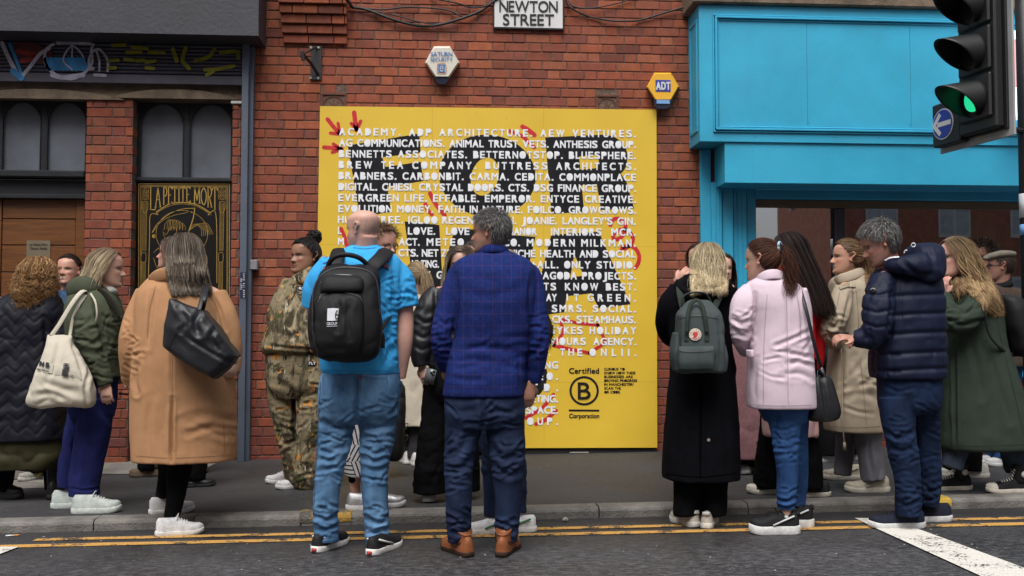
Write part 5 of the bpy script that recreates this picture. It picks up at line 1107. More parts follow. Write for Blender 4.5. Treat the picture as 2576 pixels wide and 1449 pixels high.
        if shell:
            uu, vv = np.meshgrid(np.linspace(0, 2 * math.pi, 40, endpoint=False), np.linspace(0.02, math.pi - .02, 26)); q = np.stack([np.sin(vv) * np.cos(uu), np.sin(vv) * np.sin(uu), np.cos(vv)], -1).reshape(-1, 3); ok = okroot(q)
            W = c + Hh * ((ctr + q * rad * 1.035) @ B); Fq = [[i * 40 + j, i * 40 + (j + 1) % 40, (i + 1) * 40 + (j + 1) % 40, (i + 1) * 40 + j] for i in range(25) for j in range(40)]; Fq = [f_ for f_ in Fq if all(ok[i] for i in f_)]
            Vs.append(W); Fs = Fs + [[i + b for i in f_] for f_ in Fq]; Cs.append(np.tile(np.array(cols).min(0) * .8 if rootcol is None else np.array(rootcol), (len(W), 1)))
        s.kids.append((name, np.concatenate(Vs), Fs, m_hair, None, np.concatenate(Cs), True, ()))
    def _locks(s, A, base, r, width, Hh, c, B, taper, rootcol, over=None):
        n, m, _ = A.shape; W = c + Hh * (A.reshape(-1, 3) @ B)
        if over:
            for ov in over:
                px, py = proj(W); dp = (W - C0) @ cF; sf = Surf(ov, 14.0 if len(ov) < 2500 else 4.0)
                for i in range(len(W)):
                    v = sf.d.get((int(px[i] / sf.c), int(py[i] / sf.c)))
                    if v is not None and v - .006 < dp[i] < v + .30: k_ = v - .005 - .014 * ((i // m) % 7) / 7; W[i] = C0 + (W[i] - C0) * (k_ / dp[i])
        W = W.reshape(n, m, 3)
        if over:
            for _ in range(3): W[:, 1:-1] = .25 * W[:, :-2] + .5 * W[:, 1:-1] + .25 * W[:, 2:]
        T = np.gradient(W, axis=1); T /= np.linalg.norm(T, axis=2)[..., None] + 1e-9
        O = W - (c - Hh * .05 * B[0]); O /= np.linalg.norm(O, axis=2)[..., None] + 1e-9; sd_ = np.cross(T, O); sd_ /= np.linalg.norm(sd_, axis=2)[..., None] + 1e-9; up = np.cross(sd_, T)
        tt = np.linspace(0, 1, m); wf = width / 2 * (1 - (1 - taper) * tt ** 2) * (.6 + .4 * np.clip(tt * 6, 0, 1)); wf = wf[None, :, None] * r.uniform(.45, 1.4, (n, 1, 1))
        ring = np.stack([W + sd_ * wf, W + up * wf * .35, W - sd_ * wf, W - up * wf * .3], 2).reshape(-1, 3); F = []
        idx = np.arange(n * m * 4).reshape(n, m, 4)
        for j in range(4):
            a, b_, cc, d = idx[:, :-1, j], idx[:, :-1, (j + 1) % 4], idx[:, 1:, (j + 1) % 4], idx[:, 1:, j]; F.append(np.stack([a, b_, cc, d], -1).reshape(-1, 4))
        F.append(idx[:, -1, :]); F = np.concatenate(F).tolist(); Cc = np.repeat(base[:, None, :], m, 1)
        if rootcol is not None: k = np.clip((tt - .12) / .3, 0, 1)[None, :, None]; Cc = np.array(rootcol) * (1 - k) + Cc * k
        Cc = Cc * (1 + .12 * np.sin(np.arange(m)[None, :, None] * 1.3 + r.uniform(0, 6, (n, 1, 1))))
        return ring, F, np.repeat(Cc[:, :, None, :], 4, 2).reshape(-1, 3)
    # ---- finish: grow the body as one continuous mesh, then parent everything to it
    def done(s, vox=.006, extra=()):
        V = []; F = []; b = 0
        for v, f in s.P + list(extra): V.append(v); F += [[i + b for i in q] for q in f]; b += len(v)
        V, F = remesh(np.concatenate(V), F, vox, 1); n = len(V); N = normals(V, F); col = np.tile(s.skin, (n, 1)); col *= (1 + .10 * fbm(V * 22, 5))[:, None]
        for hd in s.heads:
            q = (V - hd['c']) / hd['H']; y, x, z = q @ hd['f'], q @ hd['l'], q @ hd['u'] + .5; near = (np.abs(z - .5) < .62) & (np.hypot(x, y) < .75); ax = np.abs(x); fr = near & (y > .16)
            def mixc(mask, c_): 
                nonlocal col
                mask = np.clip(mask, 0, 1)[:, None]; col = col * (1 - mask) + np.array(c_) * mask
            red = np.minimum(s.skin * np.array((1.03, .72, .70)), 1)
            mixc(fr * .55 * np.exp(-((ax - .18) / .08) ** 2 - ((z - .37) / .07) ** 2), red); mixc(fr * .6 * np.exp(-(ax / .06) ** 2 - ((z - .345) / .05) ** 2), red); mixc(near * .5 * (ax > .33 * hd['wide']), red)
            mixc(fr * .30 * np.exp(-((ax - .135) / .09) ** 2 - ((z - .485) / .045) ** 2), s.skin * .62)
            mixc(fr * 1.0 * (((ax - .135) / .056) ** 2 + ((z - .498) / .021) ** 2 < 1), (.50, .47, .44)); mixc(fr * 1.0 * (((ax - .135) / .024) ** 2 + ((z - .498) / .024) ** 2 < 1), hd['eye'])
            mixc(fr * .9 * np.exp(-((z - .520 + 4.5 * (ax - .135) ** 2) / .009) ** 2) * (np.abs(ax - .135) < .066), (.025, .015, .012))
            mixc(fr * .85 * np.exp(-((z - (.575 + .22 * (ax - .10) * (ax < .15) - .4 * (ax - .15) * (ax > .15))) / .016) ** 2) * (ax > .055) * (ax < .225), hd['brow'])
            mw = .095 + .04 * hd['smile']; zc = z - .35 * hd['smile'] * ax ** 2 * 2.2
            mixc(fr * .85 * np.exp(-((zc - .215) / .032) ** 4) * (ax < mw), hd['lip'])
            if hd['smile'] > .6: mixc(fr * (np.abs(zc - .216) < .017) * (ax < mw * .85), (.62, .58, .54))
            else: mixc(fr * .9 * np.exp(-((zc - .215) / .007) ** 2) * (ax < mw), (.09, .03, .03))
            mixc(fr * .7 * np.exp(-((ax - .04) / .018) ** 2 - ((z - .318) / .010) ** 2), (.08, .03, .025))
            if hd['beard']: mixc(near * hd['beard'] * np.clip((.34 - z) / .08, 0, 1) * np.clip((y + .02) / .1, 0, 1) * (.75 + .4 * vnoise(V * 160, 3)), (.13, .10, .09))
            if hd['cap'] is not None: mixc(near * .8 * np.clip((.80 - z) / .12, 0, 1) * np.clip((z - .36) / .08, 0, 1) * np.clip((.14 - y) / .1, 0, 1) * (.8 + .4 * vnoise(V * 150, 6)), hd['cap'])
        o = link_mesh('person', V, F, m_skin, None, True, np.clip(col, 0, 1), origin=tuple(s.loc)); tag(o, s.label, 'person', s.group); s.obj = o
        for k in s.kids:
            name, V, F, mat, lab, cc = k[:6]; sm = k[6] if len(k) > 6 else True; subs = k[7] if len(k) > 7 else ()
            c = link_mesh(name, V, F, mat, o, sm, cc, None, lab)
            for nm, v2, f2, m2 in subs: link_mesh(nm, v2, f2, m2, c, True)
        return o
def cloth(name, col, **k):
    d = dict(rough=.9, var=.12, vs=9, bump=.35, bs=420, spec=.15, sheen=.0, dist=.004); d.update(k); return M(name, col, **d)

def seams(p, V, mat, lines, w=1.1, name='seam', off=.002):
    sf = Surf(V)
    for l in lines: p.add(name, *flat_px(l, w, sf, off), mat)

def creases(x0, x1, y0, y1, n, seed, ln=(18, 42), slant=.45, dep=(.004, .008), w=(3, 4.6), vert=False):
    """hand-like random creases, each a short slanted curved stroke"""
    r = random.Random(seed); out = []
    for _ in range(n):
        cx_, cy_ = r.uniform(x0, x1), r.uniform(y0, y1); L_ = r.uniform(*ln) / 2; a = r.gauss(0, slant) + (math.pi / 2 if vert else 0); dx, dy = math.cos(a) * L_, math.sin(a) * L_; b = r.uniform(-.25, .25) * L_
        out.append(('s', [(cx_ - dx, cy_ - dy), (cx_ - dy * b / L_, cy_ + dx * b / L_), (cx_ + dx, cy_ + dy)], r.uniform(*dep), r.uniform(*w)))
    return out
def _frame(s, neck, pelvis, arms=(), legs=(), rt=.08):
    """slim continuous body inside the clothes, hung on the same joints"""
    n, p = s.w(*neck), s.w(*pelvis); s.P.append(tube([n, n * .6 + p * .4, p, p - np.array((0, 0, .05))], [rt * .55, rt, rt * 1.1, rt * .8], 20, res=20, side=(1, 0, 0), flat=.75))
    for a in arms:
        P = [s.w(*q[:3]) for q in a]; k = [max(.018, min(.036, q[3] / (FPX / depth(w_)) * .55)) for q, w_ in zip(a, P)]; s.P.append(tube([n - np.array((0, 0, .04))] + P, [.03] + k, 16, res=8 * len(P) + 8))
    for a in legs:
        P = [s.w(*q[:3]) for q in a]; k = [max(.03, min(.055, q[3] / (FPX / depth(w_)) * .6)) for q, w_ in zip(a, P)]; s.P.append(tube([p] + P, [.06] + k, 16, res=8 * len(P) + 8))
Person.frame = _frame
class Surf:                                     # depth look-up on a garment, to lay prints, seams and patches on its cloth
    def __init__(s, V, cell=4.0):
        px, py = proj(V); s.c = cell; s.d = {}; t = (V - C0) @ cF
        for a, b, dd in zip((px / cell).astype(int), (py / cell).astype(int), t):
            k = (a, b)
            if dd < s.d.get(k, 1e9): s.d[k] = dd
    def at(s, px, py, off=.004):
        a, b = px / s.c - .5, py / s.c - .5; i, j = math.floor(a), math.floor(b); W = 0; D = 0; best = None
        for di in range(-1, 3):
            for dj in range(-1, 3):
                v = s.d.get((i + di, j + dj))
                if v is None: continue
                best = v if best is None else min(best, v)
        if best is None: best = min(((abs(k[0] - a) + abs(k[1] - b)), v) for k, v in s.d.items())[1]
        for di in range(-1, 3):
            for dj in range(-1, 3):
                v = s.d.get((i + di, j + dj))
                if v is None or v > best + .05: continue
                w = max(1e-3, 2 - abs(i + di - a)) * max(1e-3, 2 - abs(j + dj - b)); W += w; D += w * v
        t = (D / W if W else best) - off; r = ray(px, py); return C0 + r * t
def flat_px(fn_pts, w_px, surf, off=.004, n=30):   # ribbon along picture points laid on a surface
    P = cr(np.array(fn_pts, float), n) if len(fn_pts) > 2 else cr(np.array(fn_pts, float), 8); T = np.gradient(P, axis=0); T /= np.linalg.norm(T, axis=1)[:, None] + 1e-9; N_ = np.stack([-T[:, 1], T[:, 0]], 1); m = len(P)
    V = [surf.at(*(p + q * w_px / 2 * sg), off) for sg in (1, -1) for p, q in zip(P, N_)]; return np.array(V), [[i, i + 1, m + i + 1, m + i] for i in range(m - 1)]
def text_px(s, p0, p1, cap, surf, off=.005, bold=.03, fill=False, xs=1.0):
    q = MB(); lettering(q, s, (p0[0], 0, -p0[1]), (p1[0], 0, -p1[1]), cap, xs=xs, off=bold, fill=fill, up=(p0[1] * 0 + (p1[1] - p0[1]) / max(1e-6, np.hypot(p1[0] - p0[0], p1[1] - p0[1])), 0, (p1[0] - p0[0]) / max(1e-6, np.hypot(p1[0] - p0[0], p1[1] - p0[1]))), nrm=(0, -1, 0), lift=0)
    U = np.concatenate(q.V); return np.array([surf.at(v[0], -v[2], off) for v in U]), q.F
def poly_px(pts, surf, off=.005, grid=6):           # filled outline laid on a surface
    pts = np.array(pts, float); c = pts.mean(0); V = [surf.at(*c, off)]; F = []; n = len(pts); K_ = 3
    for k in range(1, K_ + 1): V += [surf.at(*(c + (p - c) * k / K_), off) for p in pts]
    for i in range(n):
        j = (i + 1) % n; F.append([0, 1 + i, 1 + j]); F += [[1 + k * n + i, 1 + (k + 1) * n + i, 1 + (k + 1) * n + j, 1 + k * n + j] for k in range(K_ - 1)]
    return np.array(V), F
def thing_done(s, name, label, cat, group=None):
    e = empty(name, s.loc, label, cat, group)
    for k in s.kids:
        nm, V, F, mat, lab, cc = k[:6]; c = link_mesh(nm, V, F, mat, e, True, cc, None, lab)
        for n2, v2, f2, m2 in (k[7] if len(k) > 7 else ()): link_mesh(n2, v2, f2, m2, c, True)
    return e
Person.thing = thing_done
# ---- a plainly dressed person standing mostly behind others
def standing(label, foot, h, crown_y, px, az, coat, trousers, shoes, hairkw, coat_end=.45, wide=.23, skin=PALE, shoe_az=None, leg_gap=.10, lean=0, headkw=None, neckc=None, arms=True, walk=0, tw=.075, flare=1.0, shoepx=None, Yoff=0, armfwd=0, vox=.010, pitch=0):
    p = Person(label, foot, h, skin); k = p.ppm; by = foot[1]; Ht = (by - crown_y) / k; X = lambda f: px + (foot[0] - px) * (1 - f); Y_ = lambda f: by - f * Ht * k
    hh = .135 * Ht * k; hd = p.head(px + lean, crown_y + hh, crown_y, az, pitch=pitch, **(headkw or {}))
    p.neck(hd, px + lean * .6, Y_(.80), .02); wp_ = wide * k; fx = lambda f: X(f)
    rows = [(Y_(.845), fx(.84) - .30 * wp_ + lean * .5, fx(.84) + .30 * wp_ + lean * .5, 0, .06), (Y_(.825), fx(.82) - .66 * wp_, fx(.82) + .66 * wp_, 0, .09), (Y_(.80), fx(.80) - .92 * wp_, fx(.80) + .92 * wp_, 0, .11), (Y_(.72), fx(.72) - .92 * wp_, fx(.72) + .92 * wp_, 0, .14), (Y_(.62), fx(.62) - .85 * wp_, fx(.62) + .85 * wp_, 0, .14), (Y_(.52), fx(.5) - .92 * wp_, fx(.5) + .92 * wp_, 0, .16)]
    e = coat_end
    if e < .5: rows.append(((Y_(e)), fx(e) - (1.0 + (.5 - e) * .3) * wp_, fx(e) + (1.0 + (.5 - e) * .3) * wp_, 0, .17))
    pc = [p.loft(rows)]; ar = []
    if arms:
        for sg in (-1, 1): ar.append([(px + sg * .82 * wp_, Y_(.795), 0, .055 * k), (px + sg * 1.02 * wp_, Y_(.68), .0, .055 * k), (px + sg * 1.05 * wp_, Y_(.58), .02 - armfwd, .048 * k), (px + sg * .98 * wp_, Y_(.48), .04 - armfwd, .036 * k)])
        pc += [p.limb(a) for a in ar]
    p.grow('coat' if e < .5 else 'jacket', pc, coat, vox, 3, folds=[('n', .006, (14, 14, 5), None)])
    sh = shoepx or [(foot[0] - leg_gap * k, by), (foot[0] + leg_gap * k, by)]; lg = []
    for i, (sx_, sy) in enumerate(sh):
        d_ = p.dy(sx_, sy); sg = -1 if i == 0 else 1; hx = fx(.5) + sg * .09 * k
        lg.append([(hx, Y_(.50), 0, .085 * k), ((hx * .5 + sx_ * .5), Y_(.28), d_ * .5, tw * k), (sx_ * .8 + hx * .2, Y_(.14), d_ * .8, tw * .95 * flare * k), (sx_, sy - .05 * k, d_, tw * .95 * flare * k)])
    p.grow('trousers', [p.loft([(Y_(.56), fx(.5) - .15 * k, fx(.5) + .15 * k, 0, .12), (Y_(.50), fx(.5) - .17 * k, fx(.5) + .17 * k, 0, .13), (Y_(.46), fx(.5) - .15 * k, fx(.5) + .15 * k, 0, .11)])] + [p.limb(a) for a in lg], trousers, vox, 3, folds=[('n', .006, (9, 9, 24), None)])
    for i, (sx_, sy) in enumerate(sh): p.shoe(sx_, sy, (shoe_az if np.ndim(shoe_az) == 0 else shoe_az[i]) if shoe_az is not None else az - 90, **shoes)
    p.frame((px + lean * .5, Y_(.82), 0), (fx(.5), Y_(.52), 0), ar, lg, .07)
    for kw in (hairkw if isinstance(hairkw, list) else [hairkw]): p.hair(hd, **kw)
    return p
# ================================================================== PEOPLE: the queue
DEN = cloth('light blue denim', (.050, .13, .27), vcol=(.15, .29, .48), var=.35, vs=7, rough=.8, stretch=(1, 1, .5))
DDEN = cloth('dark indigo denim', (.010, .017, .046), vcol=(.022, .036, .085), var=.35, vs=7, rough=.8, stretch=(1, 1, .5))
MDEN = cloth('mid blue denim', (.016, .050, .15), vcol=(.035, .095, .25), var=.35, vs=8, rough=.8, stretch=(1, 1, .5))
NAVY = cloth('navy twill', (.010, .014, .075), vcol=(.017, .022, .11), bstretch=(1, 1, .1))
BLKC = cloth('black cloth', (.004, .004, .005), var=.35, spec=.08)
BLKW = cloth('black wool coat', (.0035, .0035, .0055), var=.25, spec=.08)
CAMEL = cloth('camel wool', (.40, .215, .11), var=.07, vs=14, bump=.3, bs=500)
CREAM = cloth('cream coat cloth', (.52, .46, .37))
TSHIRT = cloth('sky blue jersey', (.045, .34, .70), var=.06, vs=5)
BLKNY = cloth('black nylon', (.006, .006, .007), rough=.62, spec=.3)
LEATH = M('black leather', (.011, .011, .014), rough=.46, var=.25, vs=9, bump=.25, bs=55, spec=.4, dist=.004)
# ---------------------------------------------------------------- bald man with the rucksack
p = Person('bald man in sky blue t-shirt and light jeans seen from behind', (898, 1381), 0, (.60, .34, .27))
hd = p.head(911, 628, 529, -118, pitch=4, cap=(.33, .22, .18), beard=.55, wide=1.06)
p.neck(hd, 915, 650, .02, .064, .07)
Z_ = hd
la = [(822, 672, .02, 26), (798, 730, .06, 27), (800, 830, .12, 20), (832, 900, .24, 15)]
ra = [(988, 672, 0, 26), (1011, 735, 0, 25), (1018, 800, 0, 22.5), (1017, 860, -.01, 21), (1011, 925, .01, 15), (1006, 950, .02, 15)]
p.P += [p.limb(ra), p.limb(la)]
TS = p.grow('t_shirt', [p.loft([(614, 888, 948, .02, .060), (628, 864, 972, .01, .085), (648, 826, 1004, 0, .115), (680, 806, 1016, 0, .15), (730, 800, 1010, -.01, .165), (800, 795, 1000, -.02, .17), (870, 800, 999, -.02, .165), (925, 806, 1005, -.01, .165), (939, 812, 1009, 0, .162)]),
       p.limb([(975, 662, 0, 30), (1003, 705, 0, 39), (1014, 745, 0, 37), (1019, 774, 0, 36)]), p.limb([(835, 662, .02, 30), (802, 715, .05, 37), (792, 774, .08, 35)])], TSHIRT, .0055, 3,
       folds=[('n', .004, (16, 16, 7), None), *creases(965, 1010, 700, 930, 16, 21, (20, 50), .9, (.003, .006)), *creases(1005, 1045, 690, 770, 8, 22, (18, 36), .7, (.003, .005)), ('s', [(985, 690), (990, 740), (986, 800)], .010, 6), ('s', [(1000, 735), (975, 770), (968, 830)], .006, 7), ('s', [(985, 800), (975, 850), (985, 905)], .008, 8), ('s', [(1002, 860), (975, 900), (960, 930)], .007, 7), ('s', [(925, 640), (900, 650), (872, 642)], .004, 6), ('s', [(1005, 765), (1035, 757), (1045, 750)], .004, 5)])
seams(p, TS[0], M('t-shirt seam', (.02, .17, .40), bump=0), [[(982, 664), (990, 720), (992, 775)], [(1000, 768), (1020, 770), (1048, 766)], [(816, 931), (900, 934), (1004, 932)], [(888, 622), (916, 625), (946, 622)]], 1.2)
sf_ = Surf(TS[0])
for nm, c_, y0, w_ in (('navy', (.02, .03, .16), 653, 3.2), ('cyan', (.10, .42, .70), 659, 3), ('red', (.55, .10, .06), 665.5, 4), ('navy', (.02, .03, .16), 672, 3)):
    for xs2 in ([(945, y0 - 4), (960, y0), (979, y0 + 6)], [(838, y0 + 2), (826, y0 + 6), (812, y0 + 10)]): p.add('chest_stripe', *flat_px(xs2, w_, sf_, .005), M('print ' + nm, c_, bump=0, rough=.8))
lgs = [[(848, 1010, -.01, 46), (847, 1050, -.01, 43.5), (843, 1100, 0, 42), (832, 1165, -.01, 36), (821, 1250, -.02, 32), (820, 1320, 0, 31), (820, 1362, 0, 33)],
       [(956, 1010, -.01, 47), (953, 1050, -.01, 46), (949, 1100, 0, 44), (942, 1165, -.01, 35), (943, 1250, -.02, 33), (948, 1320, 0, 32), (952, 1368, 0, 31)]]
JN = p.grow('jeans', [p.loft([(920, 815, 1006, 0, .145), (960, 804, 1009, -.01, .165), (1000, 801, 1007, -.02, .17), (1040, 803, 1003, -.01, .15), (1062, 808, 998, 0, .11)])] + [p.limb(a) for a in lgs], DEN, .0055, 2,
       folds=[*creases(795, 885, 1085, 1215, 16, 3), *creases(908, 995, 1085, 1215, 16, 4), *creases(790, 852, 1262, 1360, 14, 5, slant=.3), *creases(920, 980, 1262, 1365, 14, 6, slant=.3), *creases(805, 1000, 985, 1080, 12, 8, (25, 60), .5), ('n', .006, (9, 9, 26), (1275, 1385)), ('n', .003, (12, 12, 18), None), ('s', [(898, 935), (900, 1000), (896, 1062)], .012, 6), ('s', [(815, 1062), (850, 1075), (890, 1062)], .010, 7), ('s', [(910, 1062), (950, 1078), (995, 1060)], .010, 7),
              ('s', [(870, 1120), (835, 1140), (800, 1132)], .011, 6), ('s', [(862, 1148), (832, 1160), (800, 1150)], .010, 6), ('s', [(858, 1172), (825, 1178), (797, 1190)], .008, 6), ('s', [(912, 1120), (940, 1140), (978, 1130)], .011, 6), ('s', [(914, 1150), (945, 1160), (974, 1145)], .010, 6), ('s', [(918, 1178), (945, 1185), (974, 1176)], .007, 6),
              ('s', [(795, 1298), (825, 1310), (850, 1295)], .012, 6), ('s', [(792, 1325), (822, 1330), (850, 1318)], .012, 6), ('s', [(920, 1300), (950, 1315), (978, 1300)], .012, 6), ('s', [(922, 1335), (950, 1340), (978, 1328)], .012, 6), ('s', [(905, 1080), (925, 1110), (960, 1125)], .007, 8), ('s', [(885, 1080), (870, 1105), (845, 1120)], .007, 8)], wob=.005)
sj = Surf(JN[0]); m_st = cloth('denim seam', (.05, .12, .25), bump=0); m_th = cloth('denim pocket edge', (.17, .30, .46), bump=0)
for pts in ([(812, 938), (814, 990), (834, 1013), (864, 985), (862, 940)], [(905, 942), (910, 988), (945, 1012), (974, 985), (974, 944)], [(905, 946), (940, 952), (974, 948)], [(812, 942), (840, 946), (862, 944)], [(808, 932), (900, 940), (1005, 932)]): p.add('pocket_seam', *flat_px(pts, 1.6, sj, .003), m_st); p.add('pocket_stitch', *flat_px([(x + 1.6, y + 1.6) for x, y in pts], .8, sj, .0035), m_th)
seams(p, JN[0], M('jean seam', (.022, .07, .17), bump=0), [[(806, 960), (800, 1060), (794, 1170), (788, 1300)], [(1004, 960), (998, 1060), (974, 1180), (978, 1300)], [(789, 1357), (820, 1362), (852, 1358)], [(924, 1364), (952, 1368), (980, 1363)], [(899, 935), (899, 1000), (897, 1055)]], 1.3)
p.add('red_tab', *poly_px([(903, 944), (907, 944), (908, 954), (904, 954)], sj, .006), M('red tab', (.35, .02, .02), bump=0))
for q in ((831, 1377), (967, 1384)): p.shoe(*q, 63, L=.30, upper=(.014, .014, .016), sole=(.72, .71, .68), hgt=.060, thick=.036, heel=(.42, .04, .05), stripe=(.62, .62, .60))
p.frame((915, 640, .02), (905, 985, 0), (), lgs, .09)
p.P.append(tube([p.w(915, 660, .02), p.w(985, 672, 0)], .04, 14)); p.P.append(tube([p.w(915, 660, .02), p.w(822, 672, .02)], .04, 14))
p.done(.006)
b = Person('x', (898, 1381), 0)
BP = b.grow('main_compartment', [b.loft([(664, 842, 926, -.20, .03), (676, 816, 946, -.23, .07), (700, 798, 955, -.25, .10), (760, 782, 958, -.28, .115), (820, 776, 962, -.29, .12), (870, 780, 958, -.29, .115), (898, 800, 948, -.28, .10), (910, 828, 926, -.27, .07)], exp=3)], BLKNY, .008, 2, folds=[('n', .007, (8, 8, 8), None)])
BQ = b.grow('front_pocket', [b.loft([(735, 806, 906, -.37, .025), (752, 796, 914, -.395, .04), (800, 790, 916, -.405, .045), (860, 790, 914, -.405, .045), (893, 804, 906, -.385, .04)], exp=3)], BLKNY, .007, 2, folds=[('n', .006, (9, 9, 9), None), ('s', [(845, 752), (856, 785), (850, 830)], .008, 7), ('s', [(880, 760), (872, 800), (880, 850)], .007, 7)])
b.grow('upper_pocket', [b.loft([(692, 822, 900, -.35, .02), (704, 812, 914, -.365, .035), (728, 806, 914, -.375, .04), (738, 806, 908, -.37, .03)], exp=3)], BLKNY, .007, 2)
ss = Surf(np.vstack([BQ[0], BP[0]])); m_zip = M('zip grey', (.045, .045, .05), rough=.4, bump=0)
for pts in ([(800, 760), (812, 740), (855, 735), (900, 744), (914, 762)], [(806, 712), (830, 694), (880, 692), (912, 708)], [(786, 800), (790, 720), (830, 678), (900, 674), (945, 700), (956, 790)]): b.add('zip', *flat_px(pts, 2.4, ss, .004), m_zip)
b.add('zip_edge', *flat_px([(788, 770), (786, 830), (800, 895)], 1.5, ss, .003), m_zip)
wt = M('logo white', (.66, .67, .72), bump=0, rough=.5); bk = M('logo black', (.012, .012, .013), bump=0)
b.add('logo', *poly_px([(824, 776), (838, 775), (852, 776), (851, 790), (849, 806), (836, 807), (823, 807), (823, 790)], ss, .006), wt); V, F = text_px('6', (842.5, 803.5), (853, 803.5), 24, ss, .009, .0); b.add('logo_digit', V, F, bk)
b.add('logo_lettering', *text_px('GROUP', (822, 818), (849, 817), 7, ss, .006, .0), wt); b.add('logo_line', *flat_px([(822, 821), (849, 820)], 1, ss, .006), wt)
P = [b.w(*q) for q in ((824, 674, -.22), (832, 655, -.24), (850, 643, -.25), (876, 641, -.25), (902, 648, -.24), (920, 662, -.22), (926, 676, -.21))]; b.add('handle', *tube(P, .013, 12, res=30), BLKNY)
P = [b.w(*q) for q in ((925, 684, -.20), (945, 662, -.19), (962, 645, -.14), (970, 633, -.06), (972, 630, .02), (974, 640, .10))]; b.add('shoulder_strap', *tube(P, .042, 12, res=30, flat=.26, side=(.9, 0, .6)), BLKNY)
P = [b.w(*q) for q in ((845, 680, -.20), (846, 655, -.16), (851, 636, -.09), (856, 628, .0), (856, 640, .1))]; b.add('shoulder_strap', *tube(P, .040, 12, res=30, flat=.26, side=(1, 0, 0)), BLKNY)
P = [b.w(*q) for q in ((950, 845, -.22), (968, 815, -.19), (986, 788, -.10))]; b.add('side_strap', *tube(P, .009, 8, res=14, flat=.4), BLKNY)
P = [b.w(*q) for q in ((960, 838, -.2), (963, 850, -.2), (963, 876, -.2))]; b.add('side_strap', *tube(P, .011, 8, res=10, flat=.3), BLKNY)
b.thing('backpack', "large black nylon backpack with white GROUP logo on the bald man's back", 'backpack')
# ---------------------------------------------------------------- man in the blue blazer
def check_mat():
    m = cloth('blue check wool', (.008, .018, .100), vcol=(.012, .026, .145), vs=60, bump=.3, bs=500); n = m.node_tree.nodes; L = m.node_tree.links; b = n['Principled BSDF']
    src = b.inputs['Base Color'].links[0].from_socket; tc = n.new('ShaderNodeTexCoord'); sp = n.new('ShaderNodeSeparateXYZ'); L.new(tc.outputs['Object'], sp.inputs[0]); fs = []
    for ax, per, wd_ in (('X', .049, .035), ('Z', .062, .028)):
        d = n.new('ShaderNodeMath'); d.operation = 'DIVIDE'; L.new(sp.outputs[ax], d.inputs[0]); d.inputs[1].default_value = per; f = n.new('ShaderNodeMath'); f.operation = 'FRACT'; L.new(d.outputs[0], f.inputs[0]); g = n.new('ShaderNodeMath'); g.operation = 'LESS_THAN'; L.new(f.outputs[0], g.inputs[0]); g.inputs[1].default_value = wd_ * 1.6; fs.append(g)
    a = n.new('ShaderNodeMath'); a.operation = 'MAXIMUM'; L.new(fs[0].outputs[0], a.inputs[0]); L.new(fs[1].outputs[0], a.inputs[1]); k = n.new('ShaderNodeMath'); k.operation = 'MULTIPLY'; L.new(a.outputs[0], k.inputs[0]); k.inputs[1].default_value = .24
    x = n.new('ShaderNodeMix'); x.data_type = 'RGBA'; L.new(k.outputs[0], x.inputs['Factor']); L.new(src, x.inputs['A']); x.inputs['B'].default_value = (.16, .045, .09, 1); L.new(x.outputs['Result'], b.inputs['Base Color']); return m
p = Person('grey-haired man in blue checked blazer and dark jeans seen from behind', (1210, 1392), 0, (.47, .235, .16))
hd = p.head(1232, 637, 531, -110, pitch=2, beard=.6, brow=(.05, .04, .035), wide=1.03); p.neck(hd, 1238, 655, .02, .062, .068)
GREY = [(.17, .165, .16), (.26, .255, .25), (.10, .095, .09), (.34, .33, .33), (.06, .055, .05)]
p.hair(hd, 'short', n=2400, length=.030, cols=GREY, width=.0045, drift=(.10, 0, -.45), seed=4, zmin=.17, rough_=.06, taper=.3)
la = [(1160, 670, 0, 18), (1147, 700, 0, 26), (1124, 780, -.02, 27), (1109, 838, -.04, 27), (1115, 892, .0, 24), (1122, 926, .06, 20)]
ra = [(1322, 670, 0, 18), (1338, 700, 0, 26), (1350, 780, -.02, 27), (1356, 842, -.03, 27), (1350, 905, 0, 26), (1340, 962, .02, 20)]
BZ = p.grow('blazer', [p.loft([(620, 1214, 1270, .03, .065), (634, 1196, 1290, .02, .085), (648, 1164, 1322, .01, .105), (664, 1142, 1342, 0, .12), (690, 1138, 1346, -.01, .14), (740, 1140, 1344, -.015, .15), (800, 1142, 1340, -.015, .15), (860, 1140, 1330, -.01, .138), (905, 1128, 1322, -.01, .14), (950, 1120, 1320, -.015, .15), (996, 1113, 1320, -.01, .152)]), p.limb(la), p.limb(ra)], check_mat(), .006, 3,
       folds=[('s', [(1240, 660), (1240, 780), (1237, 990)], .004, 3.5), ('s', [(1148, 690), (1152, 760), (1140, 850)], .009, 5), ('s', [(1338, 690), (1330, 760), (1334, 850)], .009, 5), ('s', [(1150, 885), (1220, 872), (1310, 890)], .005, 9), ('s', [(1140, 910), (1200, 905), (1240, 915)], .005, 8), ('s', [(1100, 850), (1115, 870), (1130, 872)], .007, 6), ('s', [(1098, 800), (1118, 815), (1132, 810)], .006, 6), ('s', [(1362, 860), (1350, 885), (1332, 890)], .007, 6), ('s', [(1165, 730), (1230, 745), (1320, 725)], .004, 12), ('n', .003, (8, 8, 8), None), *creases(1088, 1130, 790, 910, 12, 18, (18, 34), .4, (.003, .006)), *creases(1340, 1380, 790, 910, 12, 19, (18, 34), .4, (.003, .006)), *creases(1150, 1320, 850, 960, 10, 20, (40, 90), .35, (.002, .004), (5, 8)), ('s', [(1302, 900), (1306, 940), (1310, 990)], .006, 4)])
